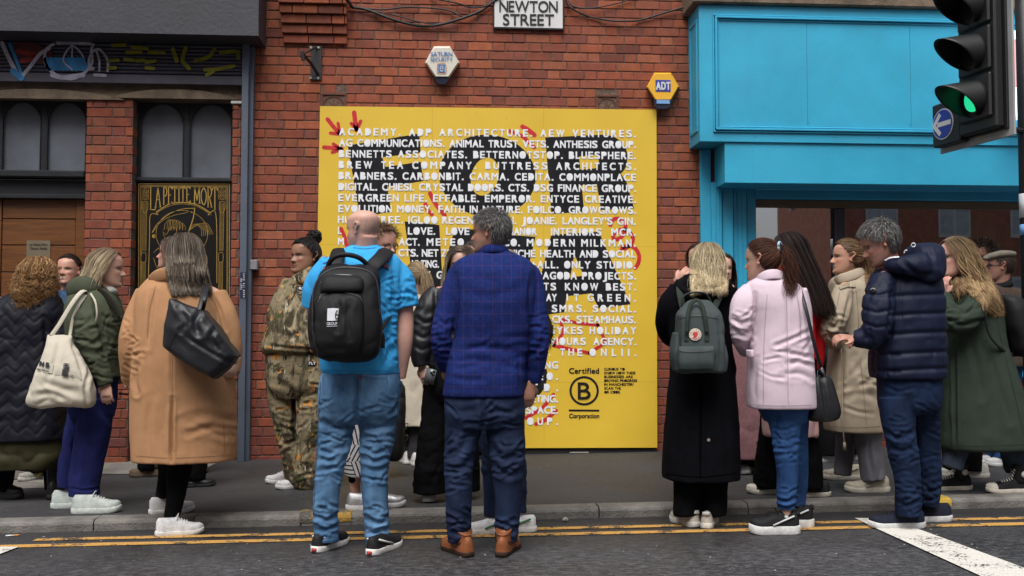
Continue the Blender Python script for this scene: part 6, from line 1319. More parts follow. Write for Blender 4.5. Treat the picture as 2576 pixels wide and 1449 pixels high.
seams(p, BZ[0], M('blazer seam', (.004, .008, .04), bump=0), [[(1241, 640), (1241, 780), (1238, 992)], [(1150, 672), (1156, 730), (1146, 820), (1134, 900)], [(1334, 672), (1330, 730), (1334, 820), (1330, 900)], [(1118, 989), (1220, 992), (1316, 990)], [(1165, 700), (1176, 820), (1166, 990)], [(1312, 905), (1310, 990)]], 1.2)
COLR = [p.w(*q) for q in ((1208, 634, -.02), (1222, 627, -.055), (1241, 625, -.068), (1262, 627, -.055), (1277, 634, -.02))]; p.add('collar', *tube(COLR, [.020, .024, .025, .024, .020], 12, res=24, flat=.45, side=(0, .3, 1)), MATS['blue check wool'])
COLR = [p.w(*q) for q in ((1216, 622, -.01), (1226, 617, -.04), (1242, 615.5, -.05), (1258, 617, -.042), (1270, 622, -.01))]; p.add('shirt_collar', *tube(COLR, .016, 10, res=20, flat=.5, side=(0, .3, 1)), cloth('pale shirt', (.46, .50, .62)))
lgs = [[(1167, 1030, 0, 48), (1165, 1080, 0, 46), (1154, 1160, -.01, 38), (1154, 1250, -.02, 34), (1155, 1312, 0, 32), (1156, 1364, 0, 30)], [(1270, 1030, 0, 49), (1271, 1080, 0, 48), (1277, 1160, -.01, 43), (1278, 1250, -.02, 34), (1276, 1310, 0, 31), (1274, 1362, 0, 29)]]
p.grow('jeans', [p.loft([(955, 1124, 1314, 0, .125), (1000, 1119, 1319, 0, .145), (1045, 1119, 1320, 0, .14), (1075, 1124, 1316, 0, .11)])] + [p.limb(a) for a in lgs], DDEN, .0055, 2, folds=[*creases(1122, 1195, 1080, 1240, 16, 13, dep=(.004, .007)), *creases(1235, 1315, 1080, 1240, 16, 14, dep=(.004, .007)), *creases(1126, 1184, 1290, 1362, 9, 15), *creases(1248, 1304, 1290, 1362, 9, 16), *creases(1125, 1315, 1000, 1070, 10, 17, (30, 60)), ('n', .003, (12, 12, 18), None), ('s', [(1215, 1000), (1218, 1050), (1214, 1085)], .010, 6), ('s', [(1180, 1090), (1160, 1130), (1135, 1150)], .009, 8), ('s', [(1190, 1150), (1155, 1185), (1125, 1180)], .009, 8), ('s', [(1235, 1120), (1265, 1155), (1310, 1140)], .009, 8), ('s', [(1240, 1165), (1275, 1195), (1312, 1185)], .009, 8), ('s', [(1128, 1335), (1155, 1342), (1182, 1332)], .008, 6), ('s', [(1250, 1330), (1275, 1340), (1300, 1330)], .008, 6), ('s', [(1125, 1020), (1160, 1035), (1205, 1028)], .005, 8), ('s', [(1230, 1028), (1275, 1036), (1315, 1022)], .005, 8)])
TANL = dict(upper=(.22, .075, .030), sole=(.035, .018, .012), hgt=.072, thick=.026, rough=.35, boot=.03, nm='shoe')
p.shoe(1150, 1389, 115, L=.30, **TANL); p.shoe(1277, 1387, 72, L=.30, **TANL)
p.frame((1238, 645, .02), (1219, 985, 0), (la, ra), lgs, .09)
dn = np.array((-.2, -.1, -1.)); p.hand(1336, 966, .0, (-.15, .1, -1), (.5, -.8, 0), .17, .5, .2, -1); p.hand(1124, 930, .06, (.4, .3, -.8), (-.6, -.8, 0), .17, .6, .2)
p.done(.006)
# ---------------------------------------------------------------- woman in camel coat with shoulder bag
p = Person('long-haired woman in camel coat and black leggings carrying a shoulder bag', (448, 1340), 0, PALE)
hd = p.head(468, 690, 592, 170, roll=0); p.neck(hd, 462, 705, .02, .05)
LB = [(.13, .10, .075), (.19, .15, .115), (.09, .07, .055), (.26, .215, .17), (.15, .12, .09)]
la = [(375, 735, 0, 32), (352, 800, -.02, 38), (334, 862, -.04, 36), (332, 915, 0, 30), (332, 958, .08, 26)]
ra = [(540, 740, 0, 30), (562, 800, -.02, 36), (576, 862, -.03, 33), (582, 905, -.02, 27), (582, 940, -.05, 21)]
CC = p.grow('coat', [p.loft([(668, 425, 496, .01, .07), (682, 396, 506, 0, .10), (702, 375, 516, 0, .13), (728, 355, 532, -.01, .16), (765, 345, 552, -.01, .185), (820, 344, 560, -.02, .20), (900, 340, 574, -.02, .215), (980, 335, 588, -.01, .225), (1070, 334, 592, 0, .23), (1140, 338, 593, 0, .235), (1156, 339, 592, 0, .235)]), p.limb(la), p.limb(ra)], CAMEL, .0065, 2,
       folds=[('s', [(437, 720), (432, 830), (432, 1000)], .006, 4), ('s', [(434, 1000), (432, 1080), (431, 1162)], .020, 4), ('s', [(385, 735), (378, 800), (372, 870)], .010, 6), ('s', [(505, 720), (548, 770), (566, 830)], .008, 5), ('s', [(345, 920), (340, 960), (345, 990)], .010, 6), ('n', .003, (9, 9, 4), None), ('s', [(460, 1060), (520, 1045), (585, 1055)], .005, 9), *creases(310, 352, 790, 950, 10, 33, (16, 34), .5, (.003, .006)), *creases(440, 585, 1040, 1110, 7, 34, (50, 110), .25, (.002, .004), (5, 8)), ('s', [(380, 1000), (372, 1080), (374, 1150)], .006, 8), ('s', [(470, 1090), (540, 1075), (590, 1090)], .005, 8)], wob=.003)
CSM = M('camel seam', (.23, .11, .05), bump=0)
seams(p, CC[0], CSM, [[(437, 706), (434, 820), (433, 1000)], [(432, 1000), (431, 1158)], [(392, 716), (376, 780), (370, 850)], [(500, 716), (540, 760), (560, 830)], [(341, 1147), (440, 1152), (590, 1144)], [(562, 1060), (566, 1140)]])
COLR = [p.w(*q) for q in ((378, 706, -.10), (402, 692, -.15), (445, 686, -.17), (490, 690, -.15), (512, 706, -.08))]; p.add('collar', *tube(COLR, [.028, .036, .040, .036, .028], 14, res=26, flat=.24, side=(0, -.35, 1)), CAMEL)
p.hair(hd, 'fall', n=800, length=.15, cols=LB, width=.008, wave=.025, wfreq=10, drift=(.34, -.10, 0), seed=3, lift=1.07, spread=.05, side=.3, over=[CC[0], p.kids[-1][1]], hl=((.46, .40, .31), .06), rootcol=(.10, .075, .06))
lgs = [[(420, 1130, .05, 30), (424, 1180, .14, 26), (413, 1230, .22, 20), (408, 1275, p.dy(420, 1290), 17)], [(455, 1140, 0, 34), (448, 1200, -.01, 29), (440, 1260, -.01, 23), (432, 1305, -.02, 19), (430, 1325, -.02, 18)]]
p.grow('leggings', [p.loft([(1060, 395, 510, .05, .15), (1120, 392, 505, .05, .15), (1150, 396, 495, .05, .13)])] + [p.limb(a) for a in lgs], BLKC, .008, 2, folds=[('n', .004, (9, 9, 26), None)])
p.shoe(452, 1345, 12, L=.265, upper=(.55, .55, .56), sole=(.60, .60, .58), hgt=.070, thick=.030, laces=(.6, .6, .6)); p.shoe(432, 1290, 20, h=PAV, L=.265, upper=(.50, .50, .50), sole=(.58, .57, .54), hgt=.070, thick=.030, laces=(.6, .6, .6))
p.frame((462, 705, .02), (455, 985, 0), (la, ra), lgs, .09); p.hand(596, 905, -.10, (-.35, -.15, -1), (.8, -.5, 0), .17, .9, .2); p.hand(333, 962, .08, (.2, .1, -1), (-.8, -.5, 0), .16, .5, .2, -1)
p.done(.006)
b = Person('x', (448, 1340), 0); T = lambda x, y, d: b.w(x, y, d)
# shoulder bag: soft box from an outline, two straps
of, ob_ = -.40, -.27
A_ = [T(421, 746, ob_), T(514, 778, of), T(600, 895, of), T(534, 963, of - .02), T(404, 872, of)]; 
BGv = []; q = MB()
fr = [T(424, 748, of), T(470, 768, of - .01), T(510, 780, of), T(556, 840, of - .03), T(598, 897, of), T(568, 930, of - .02), T(534, 958, of - .02), T(466, 918, of - .03), T(406, 872, of), T(413, 810, of - .01)]
cm = sum(fr) / 10; bk_ = [v + np.array((0, .14, .0)) for v in fr]; fc = [cm + (v - cm) * .80 + np.array((0, -.035, -.01)) for v in fr]
V = np.array(fr + bk_ + fc + [cm + np.array((0, -.045, -.01))]); n = 10; F = [[i, (i + 1) % n, n + (i + 1) % n, n + i][::-1] for i in range(n)] + [[i, (i + 1) % n, 2 * n + (i + 1) % n, 2 * n + i] for i in range(n)] + [[2 * n + i, 2 * n + (i + 1) % n, 3 * n] for i in range(n)] + [list(range(n, 2 * n))]
BG = b.grow('body', [(V, F)], LEATH, .008, 3, folds=[('s', [(454, 832), (500, 868), (590, 920)], .007, 5), ('s', [(450, 775), (470, 810), (455, 832)], .007, 6), ('s', [(505, 785), (490, 810), (500, 840)], .009, 7), ('s', [(540, 830), (530, 850), (545, 880)], .007, 6), ('n', .006, (9, 9, 9), None)], wob=.006)
sb = Surf(BG[0]); b.add('seam', *flat_px([(448, 832), (500, 862), (560, 895), (594, 916)], 2, sb, .004), M('leather seam', (.004, .004, .005), bump=0)); b.add('seam', *flat_px([(448, 832), (432, 855), (424, 880)], 2, sb, .004), MATS['leather seam'])
for dx in (0, 8): P = [T(500 + dx, 782, of + .02 + dx * .01), T(507 + dx, 755, -.33), T(513 + dx * .7, 728, -.24), T(518 + dx * .4, 716, -.14), T(520, 716, .02), T(524, 740, .10)]; b.add('strap', *tube(P, .013, 10, res=24, flat=.3, side=(1, 0, 0)), LEATH)
b.thing('shoulder_bag', "black leather shoulder bag slung behind the camel coat", 'bag')
# ---------------------------------------------------------------- laughing woman half hidden behind the camel coat
BRN = [(.045, .028, .02), (.06, .038, .026), (.03, .02, .015)]
darkjk = cloth('charcoal jacket', (.02, .02, .024)); tanb = dict(upper=(.12, .085, .06), sole=(.07, .05, .035), hgt=.08, thick=.022, boot=.09, L=.25, rough=.85)
p = standing('laughing woman in profile mostly hidden behind the camel coat', (425, 1198), PAV, 598, 434, -92, darkjk, BLKC, tanb, dict(style='fall', n=260, length=.16, cols=[(.09, .06, .045), (.13, .09, .07)], drift=(.1, 0, 0), width=.008), .5, .22, ROSY, shoe_az=[190, 175], shoepx=[(368, 1199), (482, 1190)], headkw=dict(smile=1, nose=1.1), pitch=-6)
p.done(.006)
p = standing('person hidden behind the camel coat with only one shiny black shoe showing', (485, 1224), PAV, 672, 470, 90, BLKC, BLKC, dict(upper=(.015, .015, .016), sole=(.02, .02, .02), hgt=.06, thick=.02, rough=.2), dict(style='fall', n=120, length=.1, cols=BRN), .5, .20, PALE, shoe_az=10, shoepx=[(455, 1226), (493, 1224)]); p.done(.01)
# ---------------------------------------------------------------- blonde woman in the green jacket
GRN = cloth('sage green shell', (.062, .072, .046), var=.10, rough=.75)
p = Person('blonde woman in profile with green jacket, navy cord trousers and mint trainers', (225, 1280), PAV, (.52, .31, .235))
hd = p.head(271, 722, 630, 97, pitch=3, nose=1.15, jaw=.96); p.neck(hd, 262, 742, .0, .046)
BLO = [(.70, .58, .38), (.56, .44, .27), (.80, .69, .50), (.34, .255, .16), (.62, .50, .32)]
p.hair(hd, 'fall', n=620, length=.085, cols=BLO, width=.006, wave=.008, seed=5, side=.35, back=.75, lift=1.04, spread=.03, rootcol=(.26, .19, .125), fmin=.08, drift=(-.12, 0, 0), earfree=True)
ra = [(216, 760, -.12, 26), (222, 820, -.16, 34), (235, 880, -.16, 30), (257, 935, -.16, 23), (267, 968, -.16, 19)]
la = [(250, 770, .14, 26), (270, 840, .17, 28), (290, 910, .15, 24), (306, 958, .10, 20)]
JK = p.grow('jacket', [p.loft([(722, 216, 270, 0, .09), (738, 186, 286, 0, .14), (760, 172, 298, 0, .17), (800, 170, 308, 0, .185), (860, 174, 306, 0, .185), (910, 180, 304, 0, .19), (948, 186, 305, 0, .19)]), p.limb(ra), p.limb(la)], GRN, .006, 2,
       folds=[('s', [(238, 770), (252, 830), (262, 900)], .009, 5), ('s', [(285, 780), (300, 830), (290, 880)], .008, 6), ('s', [(205, 850), (232, 865), (255, 850)], .009, 6), ('s', [(212, 880), (240, 890), (262, 880)], .008, 6), ('s', [(262, 868), (285, 872), (306, 868)], .006, 4), ('s', [(200, 800), (215, 810), (235, 800)], .006, 7), ('n', .004, (11, 11, 8), None), *creases(195, 262, 790, 950, 16, 31, (18, 40), .4), *creases(265, 304, 790, 940, 8, 32, (18, 36), .6)], wob=.004)
HOOD = [p.w(*q) for q in ((176, 752, -.03), (178, 728, -.08), (205, 716, -.12), (240, 722, -.10), (262, 738, -.04))]; p.add('hood', *tube(HOOD, [.036, .052, .056, .044, .024], 16, res=30, flat=.40, side=(0, -.4, 1)), GRN)
seams(p, JK[0], M('green jacket seam', (.03, .036, .022), bump=0), [[(238, 752), (250, 800), (254, 860)], [(262, 866), (285, 870), (306, 866)], [(186, 938), (240, 943), (302, 940)]])
lpl = [p.w(*q) for q in ((240, 728, -.10), (264, 745, -.12), (286, 770, -.15), (300, 800, -.17))]; p.add('lapel', *tube(lpl, [.03, .034, .03, .012], 12, res=20, flat=.25, side=(.7, -.5, .5)), cloth('dark lining', (.022, .02, .016)))
p.add('high_collar', *tube([p.w(272, 728, .0), p.w(278, 742, -.02)], .05, 16, flat=.8), cloth('pale roll neck', (.42, .42, .40)))
lgs = [[(212, 1000, .06, 34), (190, 1100, .06, 30), (172, 1180, .06, 26), (168, 1226, .06, 23)], [(246, 1000, -.06, 44), (235, 1080, -.06, 43), (221, 1160, -.06, 40), (212, 1220, -.06, 38), (212, 1246, -.06, 38)]]
p.grow('trousers', [p.loft([(930, 178, 292, 0, .14), (970, 176, 290, 0, .16), (1020, 176, 288, 0, .16), (1050, 180, 284, 0, .12)])] + [p.limb(a) for a in lgs], NAVY, .006, 2, folds=[('n', .006, (14, 14, 4), None), ('s', [(240, 1000), (262, 1040), (280, 1060)], .009, 7), ('s', [(182, 1090), (192, 1160), (190, 1230)], .010, 6), ('s', [(176, 1228), (212, 1234), (250, 1228)], .006, 3)])
MINT = dict(upper=(.42, .46, .44), sole=(.50, .54, .51), hgt=.074, thick=.040, laces=(.50, .52, .50), L=.285, wide=1.05)
p.shoe(243, 1290, 6, **MINT); p.shoe(190, 1277, 6, **MINT)
p.frame((262, 740, 0), (235, 985, 0), (ra, la), lgs, .08); p.hand(268, 962, -.16, (.05, -.1, -1), (-.2, -1, .1), .17, .55, .25, 1); p.hand(308, 958, .08, (.75, -.1, -.6), (.3, .2, .9), .16, .8, .2, 1)
p.done(.0055)
b = Person('x', (225, 1280), PAV); b.add('body', *tube([b.w(300, 990, .02), b.w(322, 992, .02)], .014, 4, flat=.5), BLKNY); b.thing('phone', "dark phone in the green-jacketed blonde woman's left hand", 'phone')
b = Person('x', (225, 1280), PAV); CANV = cloth('cotton canvas', (.50, .46, .38), var=.06, vs=6, rough=.9)
TB = b.grow('body', [b.loft([(842, 120, 183, -.26, .02), (870, 118, 190, -.28, .05), (910, 104, 212, -.30, .075), (960, 86, 234, -.31, .09), (1000, 72, 240, -.31, .09), (1018, 76, 236, -.31, .075), (1026, 110, 226, -.31, .05)], exp=3)], CANV, .006, 2,
       folds=[('s', [(150, 850), (140, 900), (118, 960)], .008, 6), ('s', [(182, 860), (200, 910), (212, 970)], .008, 6), ('s', [(100, 960), (150, 975), (200, 990)], .007, 8), ('s', [(85, 995), (130, 990), (170, 1010)], .007, 6), ('s', [(225, 930), (215, 980), (222, 1020)], .010, 5), ('n', .008, (8, 8, 8), None)], wob=.008)
stb = Surf(TB[0]); gpr = M('print grey', (.42, .39, .325), bump=0, rough=.9); bki = M('print ink', (.012, .012, .014), bump=0, rough=.8)
b.add('print_patch', *poly_px([(101, 908), (134, 915), (132, 940), (93, 934)], stb, .004), gpr); b.add('print_patch', *poly_px([(140, 916), (200, 930), (206, 956), (136, 942)], stb, .004), gpr)
b.add('lettering', *text_px('NB', (98, 919), (123, 924), 10.5, stb, .012, .07), bki); b.add('lettering', *text_px('new balance', (92, 929.5), (122, 936), 5, stb, .012, .03), bki)
b.add('lettering', *text_px('S', (158, 929), (180, 932), 14, stb, .012, .10, xs=1.3), bki); b.add('lettering', *text_px('R.', (155, 944), (184, 948), 14, stb, .012, .10, xs=1.2), bki)
P = [b.w(*q) for q in ((128, 846, -.28), (150, 815, -.27), (180, 765, -.24), (203, 736, -.19), (218, 732, -.12), (226, 745, -.03))]; b.add('strap', *tube(P, .014, 10, res=30, flat=.25, side=(1, 0, .3)), CANV)
P = [b.w(*q) for q in ((174, 852, -.25), (178, 830, -.22), (184, 800, -.20), (200, 765, -.20), (216, 742, -.15)) ]; b.add('strap', *tube(P, .010, 8, res=24, flat=.3, side=(1, 0, 0)), CANV)
P = [b.w(*q) for q in ((228, 738, -.17), (240, 760, -.215), (244, 790, -.22), (240, 815, -.20))]; b.add('strap', *tube(P, .006, 8, res=20, flat=.4, side=(1, 0, 0)), CANV)
b.thing('tote_bag', "cream canvas tote bag with black print hanging from the green jacket's shoulder", 'bag')
# ---------------------------------------------------------------- woman in the long quilted coat at the left edge
QLT = cloth('navy quilted nylon', (.0035, .004, .010), rough=.6, spec=.25, bump=.1, var=.2)
p = Person('curly ginger-haired woman in long dark quilted coat at the left edge', (70, 1254), PAV, PALE)
hd = p.head(97, 745, 655, 155, pitch=8, roll=0); p.neck(hd, 90, 755, .02, .05)
GIN = [(.36, .19, .075), (.48, .29, .13), (.25, .12, .045), (.56, .37, .19), (.17, .075, .03)]
p.hair(hd, 'fall', n=560, length=.12, cols=GIN, width=.008, wave=.09, wfreq=34, seed=8, side=.9, lift=1.10, spread=.12, vol=.02, zmin=.1, rough_=.04)
la = [(-10, 765, 0, 34), (-40, 860, .02, 38), (-45, 950, .05, 34), (-30, 1020, .1, 26)]; ra = [(130, 775, 0, 30), (146, 850, -.02, 36), (148, 940, 0, 33), (140, 1010, .08, 26)]
zz = lambda y: [(x + 3 * math.sin(y), y + (12 if (i % 2) else -12) + 3 * math.sin(x * .7 + y)) for i, x in enumerate(range(-80, 200, 24))]
p.grow('coat', [p.loft([(735, 50, 130, 0, .07), (750, 5, 150, 0, .13), (790, -35, 160, 0, .18), (870, -45, 158, 0, .20), (960, -52, 160, 0, .215), (1050, -58, 166, 0, .23), (1098, -60, 170, 0, .235), (1106, -58, 168, 0, .23)]), p.limb(la), p.limb(ra)], QLT, .008, 2, folds=[('q', [zz(y) for y in range(772, 1110, 31)], .0045, 2.8), ('n', .006, (9, 9, 9), None), ('s', [(112, 800), (118, 880), (115, 960)], .010, 6)], wob=.008)
p.grow('skirt', [p.loft([(1060, -48, 158, 0, .20), (1110, -55, 164, 0, .21), (1150, -60, 166, 0, .22), (1176, -60, 150, 0, .21)])], cloth('olive satin', (.032, .030, .013), rough=.6, var=.25), .009, 3, folds=[('n', .016, (9, 9, 3), None)])
lgs = [[(20, 1120, 0, 26), (12, 1200, 0, 22), (5, 1235, 0, 20)], [(125, 1110, .1, 26), (133, 1180, .1, 24), (135, 1232, .1, 22)]]
BOOT = dict(upper=(.010, .010, .011), sole=(.012, .012, .012), hgt=.09, thick=.035, boot=.10, L=.29, rough=.4, laces=(.02, .02, .02))
p.shoe(12, 1254, -20, **BOOT); p.shoe(138, 1250, 100, **BOOT); p.grow('tights', [p.limb(a) for a in lgs], BLKC, .009, 2)
p.frame((90, 752, 0), (60, 1000, 0), (la, ra), lgs, .09); p.hand(-30, 1025, .1, (0, .2, -1), (-1, 0, 0), .16); p.hand(140, 1012, .1, (0, .3, -1), (1, -.2, 0), .16)
p.done(.007)
# ---------------------------------------------------------------- laughing dark-haired woman facing the viewer
p = standing('dark-haired woman in denim jacket laughing towards the viewer by the door', (88, 1206), PAV, 643, 172, -6, cloth('blue denim jacket', (.035, .08, .17), var=.3), BLKC, dict(upper=(.30, .29, .26), sole=(.42, .40, .36), hgt=.07, thick=.03, laces=(.35, .35, .33), stripe=(.55, .45, .03), L=.27),
             dict(style='tie', n=420, tie=(-.52, 0, .12), cols=[(.035, .022, .018), (.055, .034, .026), (.022, .015, .012)], tail=.22, wave=.05, seed=12, width=.007, fmin=.16), .5, .20, ROSY, shoe_az=[-118, -100], shoepx=[(85, 1207), (140, 1204)], headkw=dict(smile=1, brow=(.05, .03, .025)), pitch=-4)
p.done(.005)
# ---------------------------------------------------------------- woman in the camouflage tracksuit
def camo_mat():
    m = cloth('forest camouflage', (.115, .095, .055), bump=.2); n = m.node_tree.nodes; L = m.node_tree.links; b = n['Principled BSDF']; tc = n.new('ShaderNodeTexCoord'); col = None
    def lay(prev, c, sc, st, lo, hi, seed, det=3):
        mp = n.new('ShaderNodeMapping'); mp.inputs['Scale'].default_value = st; mp.inputs['Location'].default_value = (seed, seed * 1.7, -seed); mp.inputs['Rotation'].default_value = (0, R_(18 * math.sin(seed)), 0); L.new(tc.outputs['Object'], mp.inputs['Vector'])
        z = n.new('ShaderNodeTexNoise'); z.inputs['Scale'].default_value = sc; z.inputs['Detail'].default_value = det; z.inputs['Roughness'].default_value = .65; z.inputs['Distortion'].default_value = .8; L.new(mp.outputs[0], z.inputs['Vector'])
        r = n.new('ShaderNodeMapRange'); r.inputs['From Min'].default_value = lo; r.inputs['From Max'].default_value = hi; L.new(z.outputs['Fac'], r.inputs['Value'])
        x = n.new('ShaderNodeMix'); x.data_type = 'RGBA'; L.new(r.outputs[0], x.inputs['Factor']); x.inputs['B'].default_value = (*c, 1)
        if isinstance(prev, tuple): x.inputs['A'].default_value = (*prev, 1)
        else: L.new(prev, x.inputs['A'])
        return x.outputs['Result']
    c = lay((.19, .155, .095), (.055, .045, .028), 6, (1, 1, .5), .50, .58, 1); c = lay(c, (.30, .25, .16), 8, (1, 1, .6), .52, .62, 4); c = lay(c, (.055, .06, .025), 11, (1, 1, 1), .60, .66, 7)
    c = lay(c, (.46, .21, .055), 10, (1, 1, 1.2), .60, .63, 2); c = lay(c, (.012, .010, .008), 10, (3.2, 3.2, .7), .60, .64, 9, 4); c = lay(c, (.48, .44, .36), 11, (3.5, 3.5, .6), .63, .67, 5, 4); c = lay(c, (.015, .012, .01), 13, (.8, .8, 4), .64, .665, 12, 4)
    L.new(c, b.inputs['Base Color']); return m
CAMO = camo_mat()
p = Person('woman in camouflage hoodie and joggers with hair in a high bun', (722, 1226), PAV, BROWN)
hd = p.head(766, 690, 603, -42, pitch=-2, smile=.55, brow=(.02, .012, .01), lip=(.22, .075, .06), wide=1.10, jaw=1.12, eye=(.02, .012, .01)); p.neck(hd, 778, 705, .02, .066, .085)
JET = [(.010, .009, .009), (.02, .017, .016), (.006, .006, .006), (.035, .03, .03)]
p.hair(hd, 'tie', n=520, tie=(-.34, 0, .50), cols=JET, width=.007, seed=21, tail=0, fmin=.20)
cB = hd['c'] + hd['H'] * (-.34 * hd['f'] + .60 * hd['u']); r_ = np.random.RandomState(4); q = MB()
for i in range(150):
    a0 = r_.uniform(0, 6.28); ax = r_.normal(size=3); ax /= np.linalg.norm(ax); e1 = np.cross(ax, (0, .3, 1)); e1 /= np.linalg.norm(e1); e2 = np.cross(ax, e1); R0 = r_.uniform(.035, .052); t = np.linspace(a0, a0 + r_.uniform(1.2, 2.6), 9)
    q.tube(cB + R0 * (np.cos(t)[:, None] * e1 + np.sin(t)[:, None] * e2) + r_.normal(size=3) * .006, .004, 5, col=JET[i % 4])
V, F = p.blob(787, 598, 0, 14, 14, .036); V = V - V.mean(0) + cB; q.add(V, F, JET[2]); p.add('hair_bun', np.concatenate(q.V), q.F, m_hair, True, None, np.concatenate(q.C))
la = [(738, 715, .02, 30), (712, 770, -.06, 32), (696, 830, -.10, 28), (715, 868, -.20, 24)]; ra = [(835, 715, 0, 34), (862, 790, -.05, 36), (870, 850, -.08, 30), (830, 880, -.2, 24)]
HD = p.grow('hoodie', [p.loft([(672, 760, 815, .02, .09), (690, 742, 832, .01, .13), (715, 722, 850, 0, .16), (760, 700, 868, -.02, .19), (810, 678, 876, -.03, .215), (850, 664, 878, -.04, .225), (872, 658, 878, -.04, .23), (886, 662, 870, -.03, .215), (893, 668, 864, -.03, .19)])] + [p.limb(a) for a in (la, ra)], CAMO, .0065, 2,
       folds=[('s', [(670, 868), (730, 876), (800, 880)], .008, 4), ('s', [(720, 740), (740, 800), (735, 850)], .007, 7), ('s', [(690, 830), (720, 845), (760, 838)], .007, 7), ('s', [(735, 720), (728, 760), (715, 790)], .006, 6), ('n', .007, (9, 9, 7), None)])
HOOD = [p.w(*q) for q in ((748, 690, -.15), (765, 705, -.16), (795, 690, -.13), (815, 668, -.05), (818, 655, .04))]; p.add('hood', *tube(HOOD, [.025, .034, .046, .052, .05], 14, res=26, flat=.7), CAMO)
sh_ = Surf(HD[0]); p.add('drawstring', *flat_px([(752, 708), (742, 735), (733, 755)], 2, sh_, .008), BLKNY); p.add('drawstring', *flat_px([(775, 708), (764, 728), (757, 742)], 2, sh_, .008), BLKNY)
p.add('chest_tag', *poly_px([(750, 720), (766, 721), (765, 730), (749, 729)], sh_, .007), bk); p.add('chest_lettering', *text_px('PLT', (752, 727.5), (764, 728), 4.5, sh_, .011, .05), wt)
lgs = [[(708, 930, -.02, 40), (708, 1010, -.03, 35), (722, 1090, -.03, 29), (738, 1160, -.03, 30), (742, 1196, -.03, 28), (746, 1212, -.03, 25)], [(792, 930, -.04, 48), (790, 1010, -.08, 44), (784, 1090, -.10, 39), (776, 1160, -.10, 34), (772, 1205, -.09, 34), (768, 1222, -.07, 30)]]
CJ = p.grow('joggers', [p.loft([(878, 669, 866, -.03, .19), (930, 672, 862, -.03, .20), (970, 676, 856, -.03, .19), (1000, 684, 850, -.03, .14)])] + [p.limb(a) for a in lgs], CAMO, .0065, 2, folds=[('n', .009, (8, 8, 7), None), *creases(690, 745, 1000, 1190, 14, 41), *creases(755, 820, 960, 1210, 16, 42), ('n', .008, (8, 8, 20), (1150, 1235)), ('s', [(735, 960), (742, 1060), (755, 1180)], .014, 6), ('s', [(690, 960), (730, 980), (745, 1010)], .008, 8)])
sj = Surf(CJ[0]); p.add('trouser_tag', *poly_px([(775, 908), (797, 909), (796, 919), (774, 918)], sj, .008), bk); p.add('trouser_lettering', *text_px('PLT', (777, 916.5), (794, 917), 6, sj, .012, .05), wt)
WS = dict(upper=(.50, .50, .50), sole=(.56, .56, .55), hgt=.062, thick=.030, laces=(.55, .55, .55), L=.26)
p.shoe(713, 1214, -158, **WS); p.shoe(738, 1228, -150, **WS)
p.frame((778, 700, .02), (770, 930, -.02), (la, ra), lgs, .10); p.hand(718, 868, -.20, (1, -.2, .1), (0, -1, .2), .16, .8); p.hand(828, 880, -.20, (-1, -.2, .0), (0, -1, .2), .16, .8, .2, -1)
p.add('earring', *tube([hd['c'] + hd['H'] * (-.02 * hd['f'] + .37 * hd['l'] + z * hd['u']) for z in (-.10, -.16)], .004, 8), M('gold hoop', (.6, .4, .12), metal=.9, rough=.3, bump=0))
p.done(.005)
# ---------------------------------------------------------------- woman with glasses behind the bald man
SILV = dict(upper=(.45, .45, .46), sole=(.58, .58, .57), hgt=.070, thick=.036, L=.265, rough=.28, metal=.7)
p = Person('smiling woman in round glasses behind the bald man, with patterned skirt and silver trainers', (930, 1278), PAV, ROSY)
hd = p.head(963, 668, 572, 42, pitch=2, roll=2, smile=.5, brow=(.22, .14, .09), glasses=M('tortoise frame', (.09, .035, .03), rough=.25, bump=0), wide=1.0); p.neck(hd, 945, 688, .02, .05)
p.hair(hd, 'short', n=900, length=.045, cols=[(.22, .13, .07), (.33, .22, .13), (.12, .07, .04)], width=.006, drift=(.25, 0, .30), seed=14, rough_=.35, zmin=.2, fmin=.13)
la = [(862, 720, 0, 24), (848, 800, 0, 26), (852, 870, 0, 22), (858, 920, .0, 17)]; ra = [(960, 720, 0, 24), (968, 800, 0, 26), (972, 870, 0, 22), (978, 930, .0, 17)]
p.grow('jacket', [p.loft([(682, 900, 952, .01, .08), (705, 862, 966, 0, .12), (760, 858, 966, 0, .14), (860, 856, 968, 0, .14), (960, 850, 974, 0, .15)]), p.limb(la), p.limb(ra)], BLKC, .009, 3)
